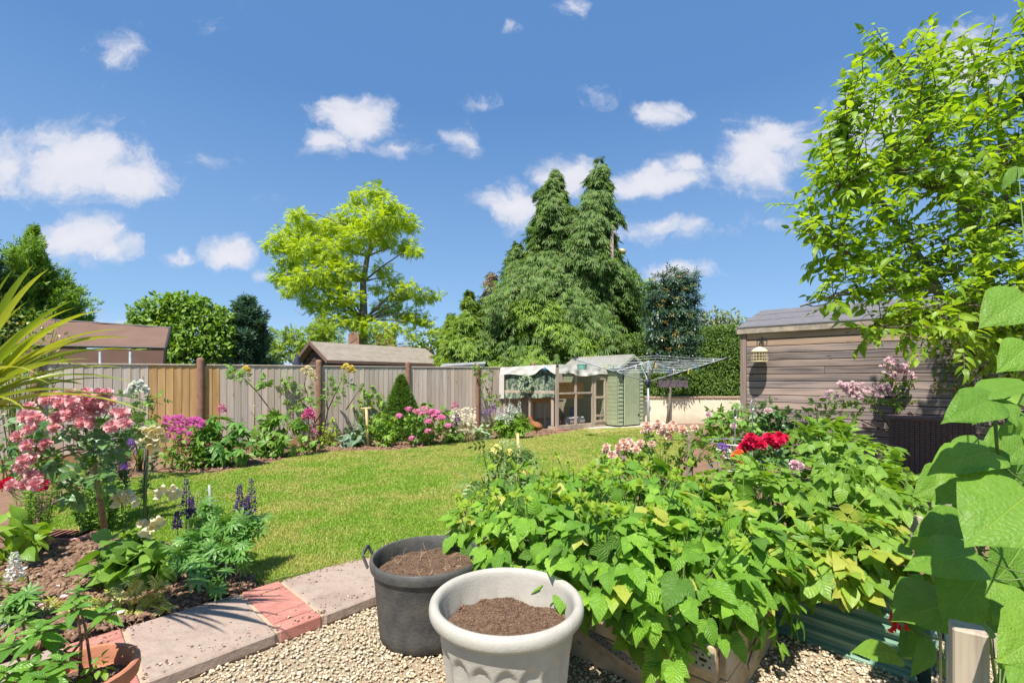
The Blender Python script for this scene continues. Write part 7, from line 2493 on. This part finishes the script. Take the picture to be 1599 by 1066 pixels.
t_ = plant('white_rose_bush', 'rose bush with white double flowers in front of the left of the fence', 'rose', G(218, 735), [(200, 630, 16), (225, 625, 18), (245, 622, 10), (215, 650, 18), (235, 655, 14), (200, 665, 14), (225, 680, 16), (210, 700, 16)], 5.6, T_rose, 520, .13, M_leafg, droop=.3)
flowers('bloom', T_bloom, [P(x * .1876 + 180, 540 + y * .1876, 5.45) for x, y in [(150, 330), (185, 320), (200, 350), (160, 350), (250, 365), (110, 390), (130, 385), (190, 310), (230, 345)]], .062, M_white, t_, up=.5)
t_ = px_plant('magenta_sweet_william', 'clump of bright magenta sweet williams under the orange fence boards', 'sweet william', 285, 733, [(270, 700, 16), (290, 690, 18), (310, 690, 14), (275, 720, 16), (300, 718, 18), (318, 715, 12), (262, 715, 10)], T_med, 2200, .08, M_leafg)
heads = [(430, 600), (460, 620), (500, 600), (545, 595), (570, 620), (420, 650), (470, 660), (520, 640), (560, 660), (490, 690), (530, 700), (620, 620), (650, 630), (700, 620), (730, 640), (690, 660), (720, 670), (640, 660), (610, 640), (440, 680), (540, 720), (665, 610), (480, 700), (435, 750), (515, 765), (550, 795), (600, 800), (610, 735), (435, 860), (580, 700)]
hp_ = np.array([P(x * .1876 + 180, 540 + y * .1876, 6.35) for x, y in heads])
q_ = np.repeat(hp_, 20, 0); dd = nrm(rng.normal(0, 1, (len(q_), 3)) + [0, -.6, .6])
stuff_leaves('flower_heads', T_flo, q_ + dd * .042, np.cross(dd, rng.normal(0, 1, dd.shape)), dd, .019, M_mag, t_)
t_ = px_plant('peony', 'large bushy peony with glossy pointed leaves left of the pale cane', 'peony', 340, 728, [(345, 660, 16), (322, 672, 20), (365, 668, 18), (340, 685, 24), (378, 682, 14), (310, 695, 20), (355, 703, 22), (380, 700, 16), (325, 715, 18), (345, 720, 16)], T_peony, 380, .19, M_lup, droop=.4, updir=.8)
spike(t_, P(347, 645, 6.3), P(347, 629, 6.3), .045, 90, M_hyd, size=.035)
t_ = px_plant('peony', 'loose peony with paler leaves between the pale cane and the cream roses', 'peony', 432, 714, [(420, 652, 10), (440, 650, 14), (412, 668, 14), (432, 668, 18), (455, 665, 12), (405, 688, 14), (428, 690, 18), (452, 688, 16), (430, 704, 14), (470, 660, 10), (410, 708, 10)], T_peony, 420, .18, M_leafg, droop=.4, updir=.8)
t_ = px_plant('pink_foxglove', 'single pink foxglove spire in front of the second fence post', 'foxglove', 483, 706, [(478, 694, 10), (492, 697, 8), (470, 699, 8), (485, 702, 10)], T_broad, 800, .16, M_leafg)
spike(t_, P(482, 655, 7.6), P(481, 638, 7.6), .075, 90, M_hyd, T_bell, .06)
spike(t_, P(487, 675, 7.6), P(486, 660, 7.6), .035, 14, M_hyd, T_bell, .05, kind='stuff')
MB().tube([G(483, 704), P(482, 650, 7.7)], .01, 6).build('stem', M_stem, t_)
# climbing roses on the fence
def climber(label, stems, pxl, Y, blooms, bmat, bs=.06):
    b = P(*stems[0][0], Y); b[2] = 0
    t_ = thing('climbing_rose', b, label, 'climbing rose')
    cl = [(P(a, b_, Y), r / F * Y) for a, b_, r in pxl]
    p, D, U = clump_leaves(cl, 560, .9, .3, .5, .1, .6)
    leaf_objs('leaf', T_rose, p, D, U, rng.uniform(.09, .14, len(p)), M_leafg, t_, 8.5, 150)
    mb = MB()
    for s in stems:
        mb.tube([P(x, y, Y + .08) for x, y in s], np.linspace(.013, .005, len(s)), 5, False)
    mb.build('stems', M_stemb, t_, smooth=True)
    if blooms:
        flowers('bloom', T_bloom, [P(x, y, Y - .08) for x, y in blooms], bs, bmat, t_, up=.5)
    return t_


climber('sparse climbing rose with one yellow flower on the third fence panel', [[(445, 700), (430, 650), (400, 610), (375, 585), (355, 572)], [(400, 610), (420, 600)]], [(362, 574, 6), (370, 582, 8), (382, 590, 6), (378, 578, 6), (410, 592, 5), (405, 600, 4), (414, 597, 4)], 7.75, [(383, 574), (388, 577)], M_yel, .05)
climber('climbing rose with clustered cream flowers against the second fence post', [[(497, 700), (490, 650), (475, 600), (480, 580)], [(492, 660), (505, 640), (515, 620)], [(485, 640), (450, 610), (440, 590)]], [(445, 590, 7), (442, 603, 6), (452, 598, 6), (450, 625, 5), (463, 632, 6), (475, 605, 8), (480, 618, 9), (470, 625, 8), (488, 628, 7), (478, 640, 8), (470, 612, 6), (460, 640, 5)], 8.55, [(472, 577), (478, 581), (484, 577), (489, 583), (491, 590), (480, 573), (486, 586)], M_cream_p, .058)
climber('climbing rose with clustered yellow flowers right of the second fence post', [[(500, 700), (512, 640), (530, 600), (540, 580)], [(512, 640), (508, 618)], [(540, 640), (560, 610)]], [(522, 590, 7), (530, 598, 8), (518, 605, 7), (538, 590, 7), (530, 612, 6), (545, 600, 5), (510, 620, 5), (527, 625, 5), (560, 605, 5)], 8.9, [(536, 573), (542, 576), (548, 573), (552, 578), (540, 570), (546, 578)], M_yel, .058)
t_ = climber('thin climbing shrub on the last fence post beside the chicken run', [[(766, 662), (765, 620), (752, 590), (742, 570)], [(765, 640), (768, 610), (770, 575)], [(765, 645), (778, 628)]], [(742, 572, 7), (748, 582, 8), (755, 592, 8), (760, 602, 8), (765, 585, 6), (770, 575, 7), (758, 610, 7), (764, 620, 6), (778, 625, 6), (770, 630, 4), (750, 575, 5)], 11.2, None, None)
px_plant('lime_shrub_bush', 'bushy lime green shrub between the yellow rose and the conical conifer', 'shrub', 565, 690, [(550, 618, 12), (570, 608, 10), (580, 622, 14), (560, 632, 18), (540, 640, 14), (590, 640, 16), (560, 655, 20), (585, 662, 16), (540, 662, 12), (600, 628, 8), (525, 650, 8)], T_med, 1150, .11, M_leafb, dY=.5)
px_plant('variegated_bush', 'small lime green mound beside the second fence post', 'shrub', 513, 697, [(505, 668, 8), (520, 672, 9), (512, 683, 10), (524, 686, 8), (503, 686, 8), (520, 655, 5)], T_med, 1900, .08, M_leafy)
px_plant('silver_hosta', 'low mound of large silvery green leaves in front of the T shaped handle', 'hosta', 552, 697, [(542, 680, 10), (558, 674, 10), (570, 680, 10), (552, 688, 12), (568, 691, 9), (535, 689, 8)], T_broad, 620, .19, M_silver, droop=.5, updir=1)
px_plant('green_perennial', 'upright mid green perennial just right of the T shaped handle', 'perennial', 600, 697, [(595, 655, 12), (612, 655, 10), (590, 675, 14), (608, 675, 14), (600, 688, 12), (580, 665, 8), (618, 670, 8)], T_peony, 620, .13, M_leafb, updir=.8)
# conical spruce
b = G(628, 690)
co_ = thing('dwarf_conifer', b + [0, .5, 0], 'neat conical dwarf conifer standing before the third fence post', 'conifer')
top = P(626, 584, b[1] + .5)
n = 9000
f = rng.random(n) ** .62; a = rng.uniform(0, 6.283, n)
Hc = top[2]; rr = (1 - (1 - f)) * 0 + .55 * f
z = Hc * (1 - f)
rb_ = rr * (1 + .10 * np.array([mnoise.noise((math.cos(q) * 2, math.sin(q) * 2, w * 3)) for q, w in zip(a, z)])) * rng.uniform(.86, 1.03, n)
p = np.stack([top[0] + rb_ * np.cos(a), top[1] + rb_ * np.sin(a), z], 1)
d = np.stack([np.cos(a), np.sin(a), np.full(n, .5)], 1)
stuff_leaves('foliage', T_fr3, p, d + rng.normal(0, .4, (n, 3)), d * .4 + [0, 0, 1] + rng.normal(0, .4, (n, 3)), .07, leaf_mat('dwarf_conifer_needles', [(0.11, 0.22, 0.035), (0.17, 0.30, 0.045), (0.13, 0.22, 0.07)], .25, .6), co_)
MB().tube([co_.location[:], top], [.05, .01], 7).build('trunk', M_bark, co_)
MB().lathe((top[0], top[1], 0), [(.46, .02), (.001, Hc * .93)], 14).build('inner_twigs', M_cypg, co_)
# hydrangea
t_ = px_plant('pink_hydrangea', 'rounded hydrangea bush with pink flower heads in the border', 'hydrangea', 668, 694, [(645, 650, 12), (665, 645, 14), (688, 650, 14), (635, 665, 12), (655, 668, 18), (680, 670, 18), (698, 665, 12), (650, 685, 14), (675, 687, 14), (695, 683, 10), (668, 632, 5)], T_med, 1050, .13, M_leafg)
heads = [(960, 575), (1020, 590), (1080, 570), (1060, 610), (1140, 600), (1170, 620), (1200, 630), (1150, 625), (1120, 665), (1110, 740), (890, 625), (990, 795), (1180, 600), (1215, 640), (1140, 590), (1100, 600), (1265, 700), (1110, 672), (1190, 645)]
hp_ = np.array([P(x * .2064 + 440, 520 + y * .2064, 8.5) for x, y in heads])
q_ = np.repeat(hp_, 22, 0); dd = nrm(rng.normal(0, 1, (len(q_), 3)) + [0, -.5, .7])
stuff_leaves('flower_heads', T_flo, q_ + dd * [.075, .075, .04], np.cross(dd, rng.normal(0, 1, dd.shape)), dd, .026, M_hyd, t_)
t_ = px_plant('slim_purple_lupin', 'slim purple lupin spikes between hydrangea and white daisies', 'lupin', 707, 692, [(705, 672, 10), (715, 680, 10), (700, 685, 8)], T_lupin, 900, .10, M_leafg, updir=1)
for x, y0, y1 in ((696, 655, 637), (710, 665, 648), (714, 660, 640)):
    spike(t_, P(x, y0, 8.9), P(x, y1, 8.9), .04, 150, M_purp, size=.028)
spike(t_, P(711, 637, 8.9), P(710, 627, 8.9), .05, 80, M_hyd, size=.04)
t_ = px_plant('white_daisies', 'airy clump of small white flowers beside the last tall fence post', 'daisies', 725, 690, [(720, 668, 14), (735, 668, 12), (725, 680, 12)], T_fine, 3600, .09, M_sage)
wp_ = np.array([P(rng.uniform(703, 743), rng.uniform(636, 676), 9.1 + rng.normal(0, .15)) for _ in range(190)])
flowers('flower', T_flo, wp_, .022, M_cream_p, t_, minpx=9)
px_plant('pale_leaf_plant', 'pale white variegated leafy plant left of the white lupins', 'perennial', 752, 685, [(745, 672, 8), (757, 670, 8), (752, 677, 8), (763, 676, 5)], T_broad, 900, .15, M_palew, updir=.9)
t_ = px_plant('lavender_clump', 'lavender coloured flower stems by the left end of the chicken run', 'lavender', 768, 676, [(765, 660, 10), (775, 655, 8)], T_fine, 2400, .1, M_sage)
for _ in range(16):
    x = rng.uniform(754, 786); y = rng.uniform(626, 645)
    spike(t_, P(x, y + 7, 10.6), P(x, y, 10.6), .035, 24, M_lav, size=.032)
t_ = px_plant('white_lupin', 'leafy lupin clump with white flower spikes in front of the chicken run', 'lupin', 800, 684, [(785, 660, 12), (800, 655, 12), (815, 660, 12), (790, 672, 12), (808, 672, 14), (822, 668, 8), (778, 668, 7)], T_lupin, 1050, .12, M_leafb, updir=.8)
for x, y0, y1 in ((790, 652, 634), (796, 645, 627), (801, 648, 631), (811, 648, 626), (778, 655, 636), (792, 663, 651), (783, 656, 644), (799, 655, 645), (804, 645, 636)):
    spike(t_, P(x, y0, 9.65), P(x, y1, 9.65), .045, 150, M_white, size=.03)
px_plant('edge_seedling', 'small lobed green plant at the lawn edge left of the pale leafy plant', 'perennial', 741, 687, [(738, 680, 6), (745, 676, 5)], T_med, 1600, .09, M_leafb)
px_plant('edge_perennial', 'dark green leafy clump just right of the hydrangea', 'perennial', 714, 692, [(720, 686, 7), (706, 688, 7)], T_peony, 900, .11, M_leafg)

# ---- middle: tomatoes
T_toml = pinnate(3, .38, .17)
for lab, bx, by, pxl, fl_ in (
        ('tomato plant with drooping dark leaves on the short left cane', 772, 822, [(755, 700, 10), (770, 692, 12), (785, 702, 12), (775, 720, 14), (790, 730, 12), (752, 748, 12), (770, 755, 14), (738, 752, 8), (795, 755, 12), (760, 780, 14), (785, 790, 14)], [(775, 703), (779, 706)]),
        ('tomato plant with yellow flowers on the straight bamboo cane', 815, 828, [(800, 702, 10), (812, 712, 12), (825, 705, 8), (805, 730, 14), (820, 740, 14), (832, 745, 10), (808, 760, 16), (826, 770, 14), (815, 790, 14), (818, 700, 6)], [(798, 706), (813, 737), (820, 742)])):
    t_ = plant('tomato_plant', lab, 'tomato plant', G(bx, by), pxl, 3.7, T_toml, 400, .14, M_tom, droop=.9, updir=.5, group='tomato plants', jit=.5)
    flowers('flower', T_flo, np.repeat([P(x, y, 3.6) for x, y in fl_], 3, 0) + rng.normal(0, .02, (len(fl_) * 3, 3)), .02, M_yel, t_, minpx=5)

# ---- peach roses
bz = [(730, 720, 13), (765, 750, 13), (735, 700, 11), (830, 680, 13), (805, 700, 12), (860, 670, 12), (880, 690, 12), (915, 695, 12), (850, 705, 11), (925, 680, 10), (960, 585, 12), (985, 600, 11), (1000, 590, 11), (1020, 570, 9), (1040, 610, 12), (1085, 600, 14), (1105, 575, 10), (1155, 605, 13), (1225, 595, 12), (1080, 645, 10), (985, 685, 9), (935, 615, 7), (900, 715, 10), (945, 580, 9), (1055, 595, 9), (800, 720, 9), (975, 610, 10), (1120, 595, 9)]
t_ = plant('peach_rose', 'rose bush covered in pale peach double roses above the raspberries', 'rose', (1.45, 4.3, 0), [(960, 705, 16), (990, 700, 18), (1010, 690, 14), (1040, 692, 14), (1070, 690, 12), (1090, 685, 10), (975, 722, 18), (1010, 718, 22), (1045, 715, 20), (1075, 705, 16), (1100, 700, 12), (950, 722, 12), (1030, 735, 20), (990, 740, 18)], 4.3, T_rose, 520, .11, M_leafg, smat=M_stemb)
flowers('bloom', T_bloom, [P(740 + .2815 * x, 500 + .2815 * y, 4.15 + rng.normal(0, .06)) for x, y, r in bz], np.array([r * .2815 * 4.15 / F * 1.0 for x, y, r in bz]) * 2.2, M_peach, t_, c=P(1030, 720, 4.4), up=.5, cam=.7)
# crimson roses
t_ = plant('crimson_rose', 'rose bush with bright crimson flowers beside the potatoes', 'rose', (1.75, 3.35, 0), [(1185, 705, 16), (1205, 712, 16), (1170, 722, 16), (1195, 735, 22), (1215, 735, 16), (1160, 735, 12), (1225, 740, 12)], 3.35, T_rose, 620, .10, M_roseleaf)
flowers('bloom', T_bloom, [P(1080 + x * .1548, 620 + y * .1548 + rng.normal(0, 2.2), 3.12 + rng.normal(0, .05)) for x, y in [(560, 420), (600, 400), (640, 405), (540, 450), (590, 450), (640, 450), (560, 490), (600, 485), (650, 480), (700, 440), (740, 410), (780, 385), (820, 390), (860, 410), (900, 420), (930, 415), (700, 470), (750, 450), (800, 440), (850, 450), (900, 450), (520, 530), (515, 500), (760, 375), (880, 395)]], rng.uniform(.024, .040, 25), M_crim, t_, c=P(1185, 730, 3.8), up=.6, cam=.7)
flowers('bloom', T_bloom, [P(1080 + x * .1548, 620 + y * .1548, 3.08) for x, y in [(450, 575), (480, 560), (440, 590), (520, 645)]], .035, leaf_mat('coral_petal', [(0.80, 0.16, 0.08), (0.84, 0.34, 0.12)], .3), t_)
flowers('bloom', T_bloom, [P(1080 + x * .1548, 620 + y * .1548, 3.0) for x, y in [(1040, 670), (1080, 690), (1040, 735)]], .035, M_lilac, t_)
t_ = plant('pansy', 'white and violet pansies below the wire plant support', 'pansy', (1.75, 3.9, 0), [(1135, 705, 8), (1140, 715, 8)], 3.9, T_med, 1500, .05, M_leafg)
flowers('flower', T_flo, [P(1128, 696, 3.8), P(1132, 700, 3.8), P(1138, 708, 3.8)], .035, M_purp, t_)
flowers('flower', T_flo, [P(1124, 700, 3.8), P(1136, 703, 3.8), P(1143, 706, 3.8), P(1134, 712, 3.8)], .035, M_white, t_)
# big rose bushes before the shed and wall
plant('shrub_rose', 'dense green rose bush with pale buds in front of the cream wall', 'rose', (2.75, 5.6, 0), [(1120, 655, 16), (1140, 645, 16), (1105, 672, 16), (1130, 675, 24), (1160, 660, 20), (1110, 700, 20), (1150, 690, 24)], 5.6, T_rose, 1300, .13, M_leafg)
plant('shrub_rose', 'wide dark green rose bush with small pink flowers below the bird feeder', 'rose', (3.5, 5.8, 0), [(1180, 645, 20), (1205, 648, 20), (1230, 660, 20), (1190, 670, 26), (1220, 680, 26), (1250, 668, 16), (1270, 680, 18), (1180, 700, 24), (1235, 705, 24), (1260, 700, 18)], 5.8, T_rose, 1300, .14, M_roseleaf)
t_ = bpy.data.objects.get('shrub_rose.001') or t_
flowers('bloom', T_bloom, [P(1080 + x * .1548, 620 + y * .1548, 5.4) for x, y in [(770, 135), (1170, 275), (1150, 285), (420, 290), (1190, 265), (170, 170)]], .045, M_lilac, t_)
# rambling rose on the shed
t_ = climber('rambling rose with trusses of pale pink flowers climbing the shed wall', [[(1400, 680), (1370, 640), (1345, 610)], [(1400, 680), (1395, 620), (1400, 585)], [(1400, 680), (1330, 650)]], [(1300, 625, 8), (1325, 625, 9), (1345, 620, 10), (1370, 620, 10), (1395, 600, 10), (1390, 585, 8), (1410, 590, 9), (1400, 615, 10), (1385, 635, 12), (1350, 635, 12), (1320, 640, 12), (1410, 630, 10), (1290, 640, 10)], 6.75, None, None)
tr = [(680, 695), (665, 700), (700, 690), (790, 615), (770, 620), (800, 640), (820, 625), (850, 625), (860, 650), (830, 650), (905, 655), (925, 650), (890, 690), (870, 695), (820, 670), (850, 690), (1000, 665), (1020, 645), (1040, 640), (1060, 640), (1030, 680), (1060, 680), (1090, 640), (1110, 660), (1120, 685), (1000, 690), (1085, 480), (1105, 460), (1130, 455), (1150, 450), (1110, 480), (1180, 490), (1200, 490), (1225, 500), (1160, 510), (1190, 520), (1120, 540), (1150, 545), (1210, 540), (1240, 550), (1270, 550), (1250, 570), (1225, 520), (1100, 555)]
tp2 = np.array([P(1140 + .2251 * x, 460 + .2251 * y, 6.6) for x, y in tr])
tp2 = np.repeat(tp2, 5, 0) + rng.normal(0, .035, (len(tp2) * 5, 3))
flowers('bloom', T_bloom2, tp2, .026, M_lilac, t_, minpx=20, c=tp2.mean(0) + [0, .5, 0])
plant('fresh_shrub', 'bright fresh green shoots between the rose bushes and the shed wall', 'shrub', (3.55, 5.3, 0), [(1260, 640, 14), (1275, 628, 8), (1250, 652, 14), (1285, 650, 14), (1310, 655, 12)], 5.3, T_med, 900, .09, M_leafb)
# cordyline-shaded weeds at the lawn side, small clover by planter
plant('lawn_edge_weeds', 'low leafy weeds between the black tub and the lawn', 'weeds', (-.2, 2.95, 0), [(740, 850, 16), (765, 840, 16), (725, 838, 10)], 3.0, T_med, 900, .05, M_leafb, stems=False)
